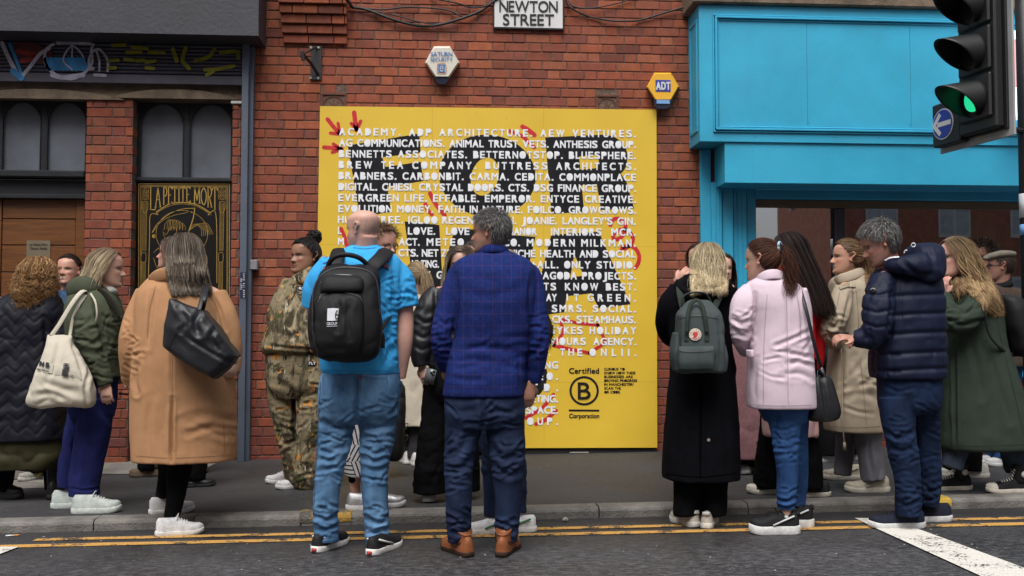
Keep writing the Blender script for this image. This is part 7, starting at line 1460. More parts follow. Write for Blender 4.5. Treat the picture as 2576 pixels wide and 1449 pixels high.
def hexmat():
    m = cloth('white skirt with black geometric lines', (.55, .55, .56)); n = m.node_tree.nodes; L = m.node_tree.links; b = n['Principled BSDF']; tc = n.new('ShaderNodeTexCoord'); v = n.new('ShaderNodeTexVoronoi'); v.inputs['Scale'].default_value = 9; v.inputs['Randomness'].default_value = .35; L.new(tc.outputs['Object'], v.inputs['Vector'])
    sp = n.new('ShaderNodeSeparateXYZ'); L.new(tc.outputs['Object'], sp.inputs[0]); cs = n.new('ShaderNodeSeparateColor'); L.new(v.outputs['Color'], cs.inputs[0])
    an = n.new('ShaderNodeMath'); an.operation = 'MULTIPLY'; L.new(cs.outputs[0], an.inputs[0]); an.inputs[1].default_value = 6.28; s_ = n.new('ShaderNodeMath'); s_.operation = 'SINE'; c_ = n.new('ShaderNodeMath'); c_.operation = 'COSINE'; L.new(an.outputs[0], s_.inputs[0]); L.new(an.outputs[0], c_.inputs[0])
    a = n.new('ShaderNodeMath'); a.operation = 'MULTIPLY'; L.new(s_.outputs[0], a.inputs[0]); L.new(sp.outputs['X'], a.inputs[1]); d = n.new('ShaderNodeMath'); d.operation = 'MULTIPLY'; L.new(c_.outputs[0], d.inputs[0]); L.new(sp.outputs['Z'], d.inputs[1]); e = n.new('ShaderNodeMath'); e.operation = 'ADD'; L.new(a.outputs[0], e.inputs[0]); L.new(d.outputs[0], e.inputs[1])
    f = n.new('ShaderNodeMath'); f.operation = 'DIVIDE'; L.new(e.outputs[0], f.inputs[0]); f.inputs[1].default_value = .026; g = n.new('ShaderNodeMath'); g.operation = 'FRACT'; L.new(f.outputs[0], g.inputs[0]); h = n.new('ShaderNodeMath'); h.operation = 'LESS_THAN'; L.new(g.outputs[0], h.inputs[0]); h.inputs[1].default_value = .34
    x = n.new('ShaderNodeMix'); x.data_type = 'RGBA'; L.new(h.outputs[0], x.inputs['Factor']); x.inputs['A'].default_value = (.55, .55, .57, 1); x.inputs['B'].default_value = (.012, .012, .02, 1); L.new(x.outputs['Result'], b.inputs['Base Color']); return m
p.grow('skirt', [p.loft([(930, 855, 970, 0, .15), (1020, 852, 976, 0, .17), (1120, 858, 978, 0, .17), (1194, 868, 976, 0, .15)])], hexmat(), .009, 3, folds=[('n', .010, (12, 12, 3), None)])
lgs = [[(900, 1150, 0, 20), (893, 1220, 0, 13), (900, 1258, 0, 11)], [(950, 1150, .05, 20), (950, 1220, .05, 13), (952, 1255, .05, 11)]]
p.grow('leggings', [p.limb([(902, 1150, 0, 22), (893, 1190, 0, 17), (891, 1215, 0, 15)]), p.limb([(950, 1150, .05, 22), (950, 1190, .05, 17), (950, 1215, .05, 15)])], BLKC, .008, 2)
p.shoe(925, 1283, -12, **SILV); p.shoe(966, 1276, 4, **SILV)
p.P += [p.limb(a) for a in lgs]; p.frame((945, 690, .02), (910, 1000, 0), (la, ra), lgs, .08); p.hand(858, 925, 0, (0, -.1, -1), (-1, 0, 0), .16); p.hand(980, 935, 0, (.1, -.1, -1), (1, 0, 0), .16, .9)
p.done(.0055)
b = Person('x', (1000, 1200), PAV)
b.grow('body', [b.loft([(958, 978, 1012, 0, .05), (985, 970, 1020, 0, .09), (1050, 966, 1021, 0, .11), (1120, 968, 1017, 0, .11), (1152, 972, 1010, 0, .09), (1160, 980, 1002, 0, .05)], exp=3)], BLKNY, .008, 2, folds=[('n', .008, (9, 9, 9), None)])
b.add('handle', *tube([b.w(984, 962, 0), b.w(980, 935, .0), b.w(990, 925, 0), b.w(1002, 938, 0), b.w(1004, 964, 0)], .011, 8, res=20), BLKNY)
for y in (1068, 1098): b.add('zip_pull', *tube([b.w(1018, y, -.02), b.w(1026, y - 3, -.02), b.w(1024, y + 8, -.02), b.w(1019, y + 12, -.02)], .004, 6, res=12), m_zip)
b.thing('hand_luggage', 'black nylon holdall carried upright just right of the bald man\'s leg', 'bag')
# ---------------------------------------------------------------- ponytail woman in the cream coat by the board
p = standing('blonde ponytail woman in long cream coat and white trainers by the board', (1038, 1166), PAV, 662, 1046, -152, CREAM, cloth('charcoal trousers', (.035, .035, .04)), dict(upper=(.60, .60, .60), sole=(.60, .60, .58), hgt=.072, thick=.030, L=.26), dict(style='tie', n=420, tie=(-.50, 0, .16), cols=[(.36, .26, .15), (.46, .36, .23), (.24, .17, .10), (.30, .21, .12)], tail=.34, wave=.02, taild=(-.5, -.25, .1), seed=31, width=.007), .19, .165, PALE, shoe_az=100, shoepx=[(1020, 1164), (1041, 1168)], tw=.06)
p.done(.007)
# ---------------------------------------------------------------- woman in the leather jacket with phone
p = Person('blonde centre-parted woman in black leather jacket and flared trousers behind the blazer man', (1090, 1258), PAV, (.52, .31, .24))
hd = p.head(1160, 712, 622, -8, pitch=4, brow=(.10, .06, .04)); p.neck(hd, 1155, 730, .02, .048)
p.hair(hd, 'fall', n=560, length=.26, cols=[(.62, .50, .33), (.74, .62, .44), (.45, .35, .22)], width=.007, seed=33, side=1.0, rootcol=(.10, .07, .05), fmin=.20, hl=((.03, .024, .022), .16))
la = [(1102, 735, 0, 26), (1080, 772, -.04, 33), (1064, 830, -.06, 32), (1058, 890, -.08, 26), (1062, 922, -.08, 21)]; ra = [(1205, 740, 0, 26), (1215, 800, 0, 30), (1215, 880, 0, 26), (1200, 940, 0, 20)]
p.grow('jacket', [p.loft([(715, 1128, 1186, 0, .08), (738, 1090, 1215, 0, .12), (790, 1086, 1216, 0, .15), (870, 1084, 1212, 0, .15), (930, 1078, 1210, 0, .16)]), p.limb(la), p.limb(ra)], LEATH, .0075, 3, folds=[('n', .006, (12, 12, 12), None), ('s', [(1050, 800), (1070, 812), (1090, 806)], .006, 5), ('s', [(1045, 840), (1065, 850), (1088, 840)], .006, 5), ('s', [(1042, 870), (1062, 880), (1082, 872)], .005, 5), ('s', [(1095, 730), (1096, 770), (1092, 820)], .008, 5)])
lgs = [[(1112, 960, 0, 46), (1095, 1050, -.02, 38), (1085, 1120, -.04, 38), (1082, 1190, -.05, 42), (1082, 1240, -.05, 44)], [(1170, 960, 0, 46), (1170, 1050, 0, 38), (1168, 1120, .02, 38), (1166, 1190, .03, 42), (1166, 1235, .03, 42)]]
p.grow('trousers', [p.loft([(915, 1078, 1208, 0, .15), (970, 1074, 1210, 0, .17), (1010, 1076, 1206, 0, .13)])] + [p.limb(a) for a in lgs], BLKC, .008, 2, folds=[('n', .007, (9, 9, 12), None), ('n', .009, (7, 7, 28), (1180, 1250))])
PL = dict(upper=(.40, .39, .37), sole=(.46, .45, .42), hgt=.060, thick=.034, L=.26, laces=(.45, .44, .42)); p.shoe(1077, 1258, -88, **PL); p.shoe(1164, 1250, -80, **PL)
p.frame((1155, 728, .02), (1143, 960, 0), (la, ra), lgs, .08); p.hand(1062, 920, -.08, (.25, -.15, -1), (-.6, -.8, .1), .165, .55, .3, 1); p.hand(1200, 945, 0, (0, -.1, -1), (1, 0, 0), .16)
p.done(.0055)
b = Person('x', (1090, 1258), PAV); q = MB(); A, B = b.w(1086, 928, -.16), b.w(1078, 966, -.15); t_ = (B - A) / np.linalg.norm(B - A); s_ = np.cross(t_, (0.35, 1, 0)); s_ /= np.linalg.norm(s_); n_ = np.cross(s_, t_)
c8 = [A + s_ * i * .034 + n_ * k for k in (-.004, .004) for i in (-1, 1)] + [B + s_ * i * .034 + n_ * k for k in (-.004, .004) for i in (-1, 1)]
b.add('body', np.array(c8), [[0, 1, 5, 4], [2, 6, 7, 3], [0, 4, 6, 2], [1, 3, 7, 5], [0, 2, 3, 1], [4, 5, 7, 6]], M('phone case', (.10, .11, .12), rough=.25, bump=0), False)
nn = n_ if n_[1] < 0 else -n_
for i, j in ((.012, -.02), (.032, -.02), (.022, -.004)): cc = A + t_ * i - s_ * j * (1 if s_[0] > 0 else -1); b.add('camera_lens', *tube([cc + nn * .003, cc + nn * .008], .008, 12), M('lens black', (.006, .006, .008), rough=.1, bump=0), False)
b.thing('phone', "phone with three camera lenses in the leather jacket woman's hand", 'phone')
# ---------------------------------------------------------------- people behind the blazer man
p = standing('tall dark-haired man by the board hidden behind the blazer man, one black boot showing', (1212, 1155), PAV, 609, 1192, -30, cloth('grey overcoat', (.05, .05, .055)), BLKC, dict(upper=(.02, .02, .022), sole=(.018, .018, .018), hgt=.085, thick=.026, boot=.08, L=.29, rough=.35), dict(style='short', n=700, length=.03, cols=[(.06, .05, .045), (.10, .09, .08)], width=.006, seed=40), .5, .2, ROSY, shoe_az=[-100, -12], shoepx=[(1180, 1157), (1207, 1154)]); p.done(.008)
p = Person('blonde woman in dark fluffy coat and white trainers hidden behind the blazer man', (1245, 1340), 0, PALE); hd = p.head(1272, 722, 632, 20); p.neck(hd, 1268, 745, .02, .048)
p.hair(hd, 'fall', n=420, length=.20, cols=[(.46, .36, .22), (.55, .45, .30), (.33, .25, .15)], width=.008, seed=44, side=.8, spread=.05)
la = [(1215, 750, 0, 26), (1200, 820, 0, 28), (1210, 890, 0, 22)]; ra = [(1322, 750, 0, 28), (1352, 800, .02, 30), (1362, 845, .0, 28), (1330, 880, -.1, 22)]
FUR = cloth('dark fluffy pile', (.020, .018, .016), var=.5, vs=40)
FC = p.grow('fluffy_coat', [p.loft([(735, 1235, 1300, 0, .09), (755, 1205, 1325, 0, .13), (820, 1200, 1332, 0, .16), (900, 1198, 1326, 0, .16), (985, 1196, 1312, 0, .16)]), p.limb(la), p.limb(ra)], FUR, .009, 2, folds=[('n', .008, (30, 30, 30), None)])
r_ = np.random.RandomState(9); V0, F0 = FC; N0 = normals(V0, F0); ii = r_.choice(len(V0), 2600); q = MB()
for i in ii: d = N0[i] + r_.normal(size=3) * .45 + np.array((0, 0, -.4)); d /= np.linalg.norm(d); a = V0[i]; m1 = a + d * .02; q.add(np.array([a + np.array((.002, 0, 0)), a - np.array((.002, 0, 0)), m1 + d * .014 + np.array((0, 0, -.01))]), [[0, 1, 2]])
p.add('fur_strands', np.concatenate(q.V), q.F, FUR, False)
lgs = [[(1230, 1020, 0, 36), (1236, 1120, 0, 31), (1240, 1220, 0, 26), (1240, 1300, 0, 23)], [(1282, 1020, .04, 36), (1288, 1120, .03, 34), (1297, 1220, .02, 29), (1300, 1268, .02, 27), (1300, 1290, .02, 24)]]
p.grow('jeans', [p.loft([(965, 1200, 1312, 0, .15), (1010, 1200, 1314, 0, .16), (1040, 1205, 1310, 0, .12)])] + [p.limb(a) for a in lgs], DDEN, .008, 2, folds=[('n', .008, (8, 8, 22), None)])
WG = dict(upper=(.60, .60, .60), sole=(.62, .62, .60), hgt=.062, thick=.034, L=.27, stripe=(.03, .16, .06)); p.shoe(1226, 1342, 178, **WG); p.shoe(1290, 1338, 176, **WG); p.shoe
p.frame((1268, 740, .02), (1258, 1000, 0), (la, ra), lgs, .08); p.hand(1210, 892, 0, (.2, -.1, -1), (-1, 0, 0), .16); p.hand(1325, 882, -.1, (-1, -.1, 0), (0, 0, 1), .16)
p.done(.007)
# ---------------------------------------------------------------- blonde woman in the long black coat with the grey-green rucksack
p = Person('blonde woman in long black trench coat and wide black trousers seen from behind', (1760, 1322), 0, PALE)
hd = p.head(1779, 708, 616, -172, pitch=6); p.neck(hd, 1772, 725, .03, .05)
BL2 = [(.66, .54, .33), (.80, .68, .46), (.48, .37, .22), (.33, .24, .14), (.74, .62, .40)]
la = [(1708, 722, 0, 24), (1688, 765, .02, 32), (1677, 815, .08, 28), (1690, 850, .26, 24), (1720, 845, .38, 18)]; ra = [(1832, 722, 0, 24), (1832, 765, .02, 30), (1830, 820, .1, 26), (1824, 855, .26, 20), (1815, 850, .38, 18)]
TC = p.grow('coat', [p.loft([(684, 1738, 1812, .03, .07), (696, 1716, 1826, .02, .10), (716, 1694, 1838, .01, .125), (750, 1682, 1846, 0, .145), (810, 1682, 1844, 0, .15), (870, 1686, 1843, 0, .15), (940, 1686, 1848, 0, .165), (1040, 1676, 1854, 0, .19), (1130, 1669, 1858, 0, .21), (1196, 1668, 1859, 0, .215), (1203, 1672, 1856, 0, .21)]), p.limb(la), p.limb(ra)], BLKW, .006, 2,
       folds=[('s', [(1764, 940), (1763, 1080), (1762, 1204)], .010, 4), ('n', .006, (10, 10, 3), None), ('s', [(1710, 1000), (1700, 1100), (1694, 1190)], .006, 8), ('s', [(1820, 980), (1828, 1100), (1834, 1190)], .006, 8), ('s', [(1700, 780), (1696, 830), (1700, 860)], .008, 6)], wob=.006)
seams(p, TC[0], M('black seam', (.0012, .0012, .0015), bump=0, spec=0), [[(1764, 942), (1763, 1080), (1762, 1203)], [(1674, 1192), (1764, 1200), (1852, 1190)], [(1712, 735), (1704, 790), (1700, 840)]], 1.6)
HOOD = [p.w(*q) for q in ((1704, 712, -.04), (1716, 740, -.13), (1745, 752, -.17), (1790, 752, -.17), (1828, 736, -.13), (1838, 710, -.05))]; HT = tube(HOOD, [.035, .05, .055, .055, .05, .035], 16, res=36, flat=.5, side=(0, -.4, 1)); p.grow('hood', [HT, p.loft([(690, 1722, 1818, -.05, .07), (715, 1708, 1832, -.06, .08), (740, 1718, 1822, -.09, .06)])], BLKW, .008, 2, folds=[('n', .006, (14, 14, 14), None), ('s', [(1720, 718), (1770, 728), (1825, 716)], .008, 5)])
p.hair(hd, 'fall', n=720, length=.10, cols=BL2, width=.0065, wave=.045, wfreq=16, seed=51, side=.4, spread=.05, rootcol=(.34, .26, .16), over=[TC[0], p.kids[-1][1]], lift=1.07)
lgs = [[(1728, 1180, 0, 36), (1727, 1230, 0, 33), (1726, 1280, -.01, 33), (1727, 1296, -.01, 33)], [(1800, 1180, 0, 36), (1796, 1230, 0, 34), (1796, 1280, -.01, 34), (1796, 1298, -.01, 33)]]
p.grow('trousers', [p.loft([(1060, 1690, 1840, 0, .14), (1150, 1690, 1838, 0, .16), (1190, 1692, 1836, 0, .14)])] + [p.limb(a) for a in lgs], BLKC, .008, 2, folds=[('n', .008, (14, 14, 3), None)])
CS = dict(upper=(.46, .43, .38), sole=(.56, .54, .50), hgt=.062, thick=.036, L=.265, backtab=(.52, .50, .46), wide=1.1); p.shoe(1722, 1318, 108, **CS); p.shoe(1783, 1321, 68, **CS)
st_ = Surf(TC[0]); p.add('vent_button', *poly_px([(1778, 1106), (1782, 1102), (1787, 1105), (1786, 1110), (1781, 1111)], st_, .008), M('horn button', (.25, .20, .16), rough=.2, bump=0))
p.frame((1772, 722, .03), (1765, 960, 0), (la, ra), lgs, .09); p.hand(1722, 845, .38, (1, .2, .1), (0, .5, 1), .16); p.hand(1813, 850, .38, (-1, .2, .1), (0, .5, 1), .16)
p.done(.006)
b = Person('x', (1760, 1322), 0); KAN = cloth('grey green pack cloth', (.052, .066, .066), rough=.7, sheen=0, var=.15)
KB_ = b.grow('body', [b.loft([(752, 1736, 1784, -.24, .02), (764, 1722, 1792, -.26, .05), (788, 1703, 1812, -.285, .075), (812, 1701, 1816, -.29, .085), (880, 1700, 1820, -.30, .095), (930, 1700, 1822, -.295, .085), (939, 1706, 1816, -.29, .07)], exp=4)], KAN, .0075, 2, folds=[('n', .006, (9, 9, 9), None), ('s', [(1712, 800), (1708, 860), (1706, 930)], .006, 4), ('s', [(1806, 800), (1812, 860), (1814, 930)], .006, 4)])
KP = b.grow('front_pocket', [b.loft([(870, 1706, 1796, -.385, .02), (880, 1704, 1798, -.395, .035), (910, 1704, 1798, -.40, .04), (932, 1706, 1796, -.395, .03)], exp=4)], KAN, .007, 2, folds=[('n', .005, (12, 12, 12), None)])
b.grow('side_pocket', [b.loft([(866, 1808, 1822, -.30, .05), (900, 1806, 1829, -.30, .065), (936, 1810, 1826, -.30, .05)])], KAN, .007, 2); b.grow('side_pocket', [b.loft([(836, 1694, 1706, -.30, .05), (890, 1686, 1710, -.30, .065), (934, 1694, 1708, -.30, .05)])], KAN, .007, 2)
sk = Surf(np.vstack([KB_[0], KP[0]])); b.add('zip', *flat_px([(1704, 800), (1722, 796), (1770, 794), (1808, 800)], 2, sk, .006), m_zip); b.add('zip', *flat_px([(1708, 882), (1750, 884), (1795, 881)], 2.2, sk, .006), m_zip)
KH = cloth('dark olive webbing', (.030, .038, .034), sheen=0)
P = [b.w(*q) for q in ((1728, 838, -.395), (1730, 800, -.39), (1736, 768, -.36), (1752, 755, -.34), (1766, 768, -.36), (1774, 800, -.39), (1778, 838, -.395))]; b.add('handle', *tube(P, .0115, 10, res=40, flat=.45, side=(1, 0, 0)), KH)
for x in (1727, 1779): b.add('webbing', *flat_px([(x, 840), (x - 1, 858)], 12, sk, .006), KH)
P = [b.w(*q) for q in ((1716, 770, -.24), (1720, 745, -.24), (1745, 736, -.24), (1775, 740, -.24), (1792, 768, -.24))]; b.add('shoulder_strap', *tube(P, .016, 10, res=30, flat=.35, side=(0, -1, 0)), KH)
for s_ in (-1, 1): P = [b.w(1757 + s_ * 38, 780, -.22), b.w(1762 + s_ * 52, 735, -.16), b.w(1766 + s_ * 56, 716, -.04), b.w(1766 + s_ * 56, 728, .08)]; b.add('shoulder_strap', *tube(P, .020, 10, res=24, flat=.3, side=(1, 0, 0)), KH)
cr_ = M('badge cream', (.60, .56, .47), bump=0, rough=.6); rdb = M('badge red', (.45, .03, .025), bump=0, rough=.6); cbx, cby = 1749, 841.5
b.add('badge', *poly_px([(cbx + 15.5 * math.cos(t), cby + 15.5 * math.sin(t)) for t in np.linspace(0, 6.28, 28, endpoint=False)], sk, .008), cr_)
b.add('badge_emblem', *poly_px([(cbx - 3, cby - 7), (cbx + 1, cby - 6), (cbx + 5, cby - 7), (cbx + 7, cby - 2), (cbx + 5, cby + 4), (cbx + 1, cby + 7), (cbx - 6, cby + 8), (cbx - 1, cby + 3), (cbx - 7, cby + 1), (cbx - 6, cby - 4)], sk, .011), rdb)
for txt_, a0, a1, R0 in (('FJALLRAVEN', 215, -35, 9.6), ('KANKEN', 235, 305, 13.6)):
    q = MB(); nL = len(txt_)
    for i, ch in enumerate(txt_):
        a = R_(a0 + (a1 - a0) * i / (nL - 1)); up_ = (math.cos(a), math.sin(a)) if R0 < 12 else (-math.cos(a), -math.sin(a)); rt = (up_[1], -up_[0]); V, F = glyph(ch, False, 0.0); w_ = V[:, 0].max() - V[:, 0].min(); s_ = 4.6 / .70
        o_ = (cbx + R0 * math.cos(a), cby - R0 * math.sin(a)); U = [(o_[0] + ((v[0] - V[:, 0].min() - w_ / 2) * rt[0] + v[1] * up_[0]) * s_, o_[1] - ((v[0] - V[:, 0].min() - w_ / 2) * rt[1] + v[1] * up_[1]) * s_) for v in V]; q.add(np.array([sk.at(u[0], u[1], .012) for u in U]), F)
    b.add('badge_lettering', np.concatenate(q.V), q.F, rdb)
b.thing('backpack', "grey-green square rucksack with round red fox badge on the black coat", 'backpack')
# ---------------------------------------------------------------- woman in the pale pink blazer
PINK = cloth('pale pink wool', (.62, .50, .57), var=.05, bump=.15)
p = Person('auburn ponytail woman in pale pink blazer, skinny blue jeans and platform trainers', (1962, 1340), 0, (.52, .30, .225))
hd = p.head(1916, 704, 605, -128, pitch=4, nose=.9); p.neck(hd, 1930, 722, .02, .05)
AUB = [(.075, .026, .016), (.11, .042, .024), (.05, .018, .012), (.14, .055, .032)]
la = [(1892, 728, 0, 24), (1872, 765, -.02, 34), (1866, 815, -.02, 30), (1866, 850, .02, 26), (1878, 880, .16, 22)]; ra = [(2004, 730, 0, 26), (2014, 780, .02, 28), (2018, 850, .02, 26), (2020, 900, .10, 22)]
PB = p.grow('blazer', [p.loft([(690, 1906, 1968, .02, .08), (704, 1890, 1990, .01, .11), (722, 1876, 2012, 0, .13), (760, 1880, 2032, -.01, .15), (820, 1888, 2040, -.01, .155), (890, 1884, 2042, -.01, .155), (950, 1882, 2046, -.01, .165), (1010, 1882, 2048, 0, .175), (1026, 1884, 2048, 0, .17)]), p.limb(la), p.limb(ra)], PINK, .0055, 2,
       folds=[('s', [(1950, 870), (2000, 850), (2040, 830)], .008, 5), ('s', [(1965, 885), (2005, 892), (2045, 900)], .008, 5), ('s', [(1980, 915), (2010, 912), (2045, 922)], .007, 5), ('s', [(1965, 945), (2010, 940), (2045, 955)], .006, 6), ('s', [(1978, 720), (1980, 860), (1982, 1020)], .004, 3.5), ('s', [(1900, 740), (1896, 800), (1886, 850)], .009, 5), ('s', [(1848, 800), (1868, 812), (1885, 806)], .008, 6), ('s', [(1846, 830), (1866, 842), (1886, 832)], .008, 6), ('s', [(1850, 858), (1872, 866), (1890, 858)], .008, 5), ('s', [(1905, 900), (1900, 960), (1898, 1015)], .004, 5), ('n', .002, (9, 9, 9), None), *creases(1845, 1890, 780, 880, 12, 53, (16, 34), .4, (.003, .006)), *creases(1940, 2045, 850, 960, 9, 54, (30, 70), .35, (.002, .005), (3, 5)), ('s', [(2010, 745), (2020, 800), (2016, 860)], .006, 6)], wob=.0025)
CO_ = [p.w(*q) for q in ((1898, 712, .02), (1912, 699, -.06), (1938, 690, -.10), (1965, 692, -.09), (1988, 708, -.03))]; p.add('collar', *tube(CO_, [.018, .026, .030, .028, .018], 12, res=26, flat=.22, side=(0, -.3, 1)), PINK)
seams(p, PB[0], M('pink seam', (.34, .25, .30), bump=0), [[(1978, 712), (1981, 860), (1983, 1018)], [(1893, 735), (1900, 780), (1892, 840)], [(2004, 735), (2012, 790), (2014, 850)], [(1930, 740), (1922, 860), (1920, 1015)], [(1886, 1017), (1960, 1021), (2044, 1019)]])
sp_ = Surf(PB[0]); p.grow('pocket_flap', [p.loft([(880, 1880, 1893, -.10, .05), (896, 1881, 1894, -.10, .05), (901, 1883, 1892, -.10, .04)])], PINK, .006, 1)
p.hair(hd, 'tie', n=520, tie=(-.48, 0, .28), cols=AUB, width=.0065, seed=61, tail=.30, wave=.07, wfreq=22, taild=(-.75, -.1, .05), zmin=.12, over=[PB[0], p.kids[-2][1]], drift=(-.02, 0, 0))
tp_ = hd['c'] + hd['H'] * (-.50 * hd['f'] + .28 * hd['u']); p.add('scrunchie', *tube([tp_ + .026 * (math.cos(t) * hd['l'] + math.sin(t) * hd['u']) for t in np.linspace(0, 6.28, 16)], .008, 8), cloth('pale blue patterned scrunchie', (.30, .42, .52), var=.6, vs=60))
lgs = [[(1972, 1040, -.02, 44), (1976, 1090, -.02, 36), (1979, 1140, -.03, 30), (1982, 1190, -.03, 27), (1978, 1240, -.03, 24), (1977, 1280, -.03, 21)], [(2000, 1040, .08, 36), (2004, 1100, .10, 28), (2008, 1160, .12, 26), (2010, 1220, .14, 21), (2010, 1270, .15, 17)]]
p.grow('jeans', [p.loft([(985, 1900, 2032, .02, .15), (1030, 1912, 2028, .02, .16), (1060, 1926, 2026, .02, .12)])] + [p.limb(a) for a in lgs], MDEN, .006, 2, folds=[*creases(1945, 2008, 1060, 1170, 16, 51, (16, 34), .35, (.002, .005), (2.6, 4)), *creases(1956, 1998, 1230, 1285, 10, 52, (14, 30), .2, (.003, .006), (2.6, 4)), ('s', [(1940, 1075), (1975, 1082), (2005, 1070)], .004, 4), ('s', [(1945, 1100), (1978, 1108), (2008, 1096)], .004, 4), ('s', [(1950, 1125), (1980, 1130), (2006, 1120)], .004, 4), ('s', [(1952, 1140), (1985, 1142), (2008, 1136)], .004, 4), ('s', [(1955, 1255), (1978, 1262), (1998, 1252)], .008, 4), ('s', [(1956, 1272), (1978, 1278), (1998, 1270)], .008, 4), ('s', [(1958, 1050), (1950, 1090), (1958, 1120)], .006, 6)])
p.P += [p.limb([(1977, 1270, -.03, 15), (1978, 1296, -.03, 13), (1980, 1320, -.03, 13)]), p.limb([(2010, 1262, .15, 13), (2010, 1300, .15, 12)])]
p.grow('sock', [p.limb([(1976, 1294, -.03, 14.5), (1976, 1312, -.03, 15), (1976, 1330, -.03, 15)])], cloth('white sock', (.6, .6, .6)), .006, 1)
PU = dict(upper=(.011, .012, .014), sole=(.62, .62, .61), hgt=.072, thick=.056, L=.275, laces=(.012, .012, .012), stripe=(.55, .55, .55), rough=.7, backtab=(.012, .012, .012)); p.shoe(1948, 1343, 173, **PU); p.shoe(1985, 1326, 172, **PU)
p.frame((1930, 716, .02), (1965, 985, .02), (la, ra), lgs, .08); p.hand(1880, 880, .16, (.6, .6, .2), (0, .2, 1), .16); p.hand(2018, 905, .1, (-.3, .8, -.2), (1, 0, 0), .16)
p.done(.0055)
b = Person('x', (1962, 1340), 0)
HB = b.grow('body', [b.loft([(944, 2046, 2082, .02, .03), (955, 2038, 2092, .02, .05), (990, 2030, 2102, .02, .07), (1030, 2024, 2112, .02, .08), (1052, 2026, 2108, .02, .07), (1060, 2040, 2090, .02, .05)], exp=3)], LEATH, .007, 2, folds=[('s', [(2066, 955), (2074, 1000), (2082, 1050)], .008, 5), ('s', [(2040, 965), (2042, 1000), (2034, 1040)], .005, 5)])
b.add('strap', *tube([b.w(*q) for q in ((1996, 712, .04), (2004, 712, -.02), (2012, 724, -.09), (2026, 770, -.16), (2040, 830, -.185), (2052, 880, -.17), (2064, 920, -.08), (2070, 948, .02))], .010, 8, res=50, flat=.35, side=(1, 0, 0)), LEATH)
b.add('clasp', *tube([b.w(2066, 926, -.07), b.w(2071, 938, -.03), b.w(2072, 948, .0)], .008, 8), M('chrome clasp', (.6, .6, .62), metal=.9, rough=.25, bump=0))
b.thing('handbag', "black leather handbag hanging at the pink blazer's right side", 'bag')
# ---------------------------------------------------------------- behind them: mauve coat, red jumper, dark head
MAUVE = cloth('mauve teddy fleece', (.20, .095, .105), var=.2, vs=50, bump=.5, bs=160, sheen=.3)
p = standing('dark-haired woman in long mauve fleece coat between the black coat and pink blazer', (1880, 1190), PAV, 640, 1816, 10, MAUVE, BLKC, dict(upper=(.35, .35, .34), sole=(.5, .5, .48), hgt=.07, thick=.03), dict(style='fall', n=420, length=.30, cols=[(.05, .032, .024), (.07, .045, .033), (.03, .02, .016)], width=.008, seed=71, side=.8, drift=(.10, 0, 0)), .07, .23, PALE, shoe_az=-80, shoepx=[(1862, 1189), (1905, 1188)], armfwd=.1); p.done(.008)
p = Person('dark-haired person with hand raised to the face behind the blonde with the rucksack', (1740, 1166), PAV, ROSY); hd = p.head(1760, 692, 616, -60); p.neck(hd, 1765, 705, .02, .048); p.hair(hd, 'fall', n=300, length=.12, cols=BRN, width=.008, seed=74)
aa = [(1715, 725, -.02, 18), (1696, 760, -.1, 19), (1700, 720, -.2, 16)]; bb = [(1805, 725, 0, 20), (1815, 790, 0, 20), (1810, 850, 0, 16)]
p.grow('jacket', [p.loft([(702, 1740, 1790, 0, .08), (722, 1712, 1808, 0, .12), (800, 1708, 1812, 0, .14), (900, 1708, 1812, 0, .15)]), p.limb(aa), p.limb(bb)], darkjk, .009, 3); lgs = [[(1738, 940, 0, 26), (1735, 1050, 0, 20), (1735, 1140, 0, 17)], [(1782, 940, 0, 26), (1785, 1050, 0, 20), (1785, 1140, 0, 17)]]
p.grow('trousers', [p.loft([(880, 1712, 1808, 0, .14), (930, 1712, 1808, 0, .15), (960, 1716, 1804, 0, .11)])] + [p.limb(a) for a in lgs], BLKC, .010, 2); DK = dict(upper=(.02, .02, .02), sole=(.02, .02, .02), hgt=.07, thick=.025); p.shoe(1735, 1164, -90, **DK); p.shoe(1785, 1164, -80, **DK)
p.frame((1765, 705, 0), (1760, 920, 0), (aa, bb), lgs, .07); p.hand(1703, 706, -.22, (.55, -.1, .5), (-.3, -1, .2), .18, .5, .3, -1); p.hand(1808, 855, 0, (0, -.2, -1), (1, 0, 0), .15); p.done(.0065)
RED = cloth('bright red knit', (.46, .010, .014), bs=120)
p = standing('woman with very long dark hair, red jumper and heart-patch canvas shoes', (1990, 1248), PAV, 588, 1982, -112, RED, BLKC, dict(upper=(.012, .012, .014), sole=(.52, .49, .41), hgt=.060, thick=.034, L=.27, laces=(.6, .58, .52), toe=(.55, .52, .44)), dict(style='fall', n=620, length=.36, cols=[(.028, .018, .017), (.042, .028, .025), (.018, .012, .012)], width=.008, seed=81, drift=(.27, 0, .02), side=.3, back=.5), .5, .19, PALE, shoe_az=[178, 176], shoepx=[(1930, 1241), (2035, 1249)], flare=1.30, headkw=dict(nose=1.0))
p.grow('skirt', [p.loft([(900, 1920, 2040, 0, .15), (1000, 1918, 2046, 0, .17), (1085, 1920, 2052, 0, .18), (1098, 1924, 2048, 0, .17)])], cloth('dusty pink skirt', (.52, .32, .31)), .009, 3, folds=[('n', .008, (12, 12, 3), None)])
hq = Person('x', (2035, 1249), PAV); cc_ = S(2046, 1224, p.Y + p.dy(2035, 1249) - .062); q = MB()
Hh_ = [(0, -1), (.55, -.35), (1, .25), (.85, .75), (.45, .85), (0, .5), (-.45, .85), (-.85, .75), (-1, .25), (-.55, -.35)]; q.add(np.array([cc_ + np.array((x * .024, 0, z * .026)) for x, z in Hh_]), [list(range(10))]); p.add('heart_patch', np.concatenate(q.V), q.F, M('heart red', (.5, .012, .015), bump=0), False)
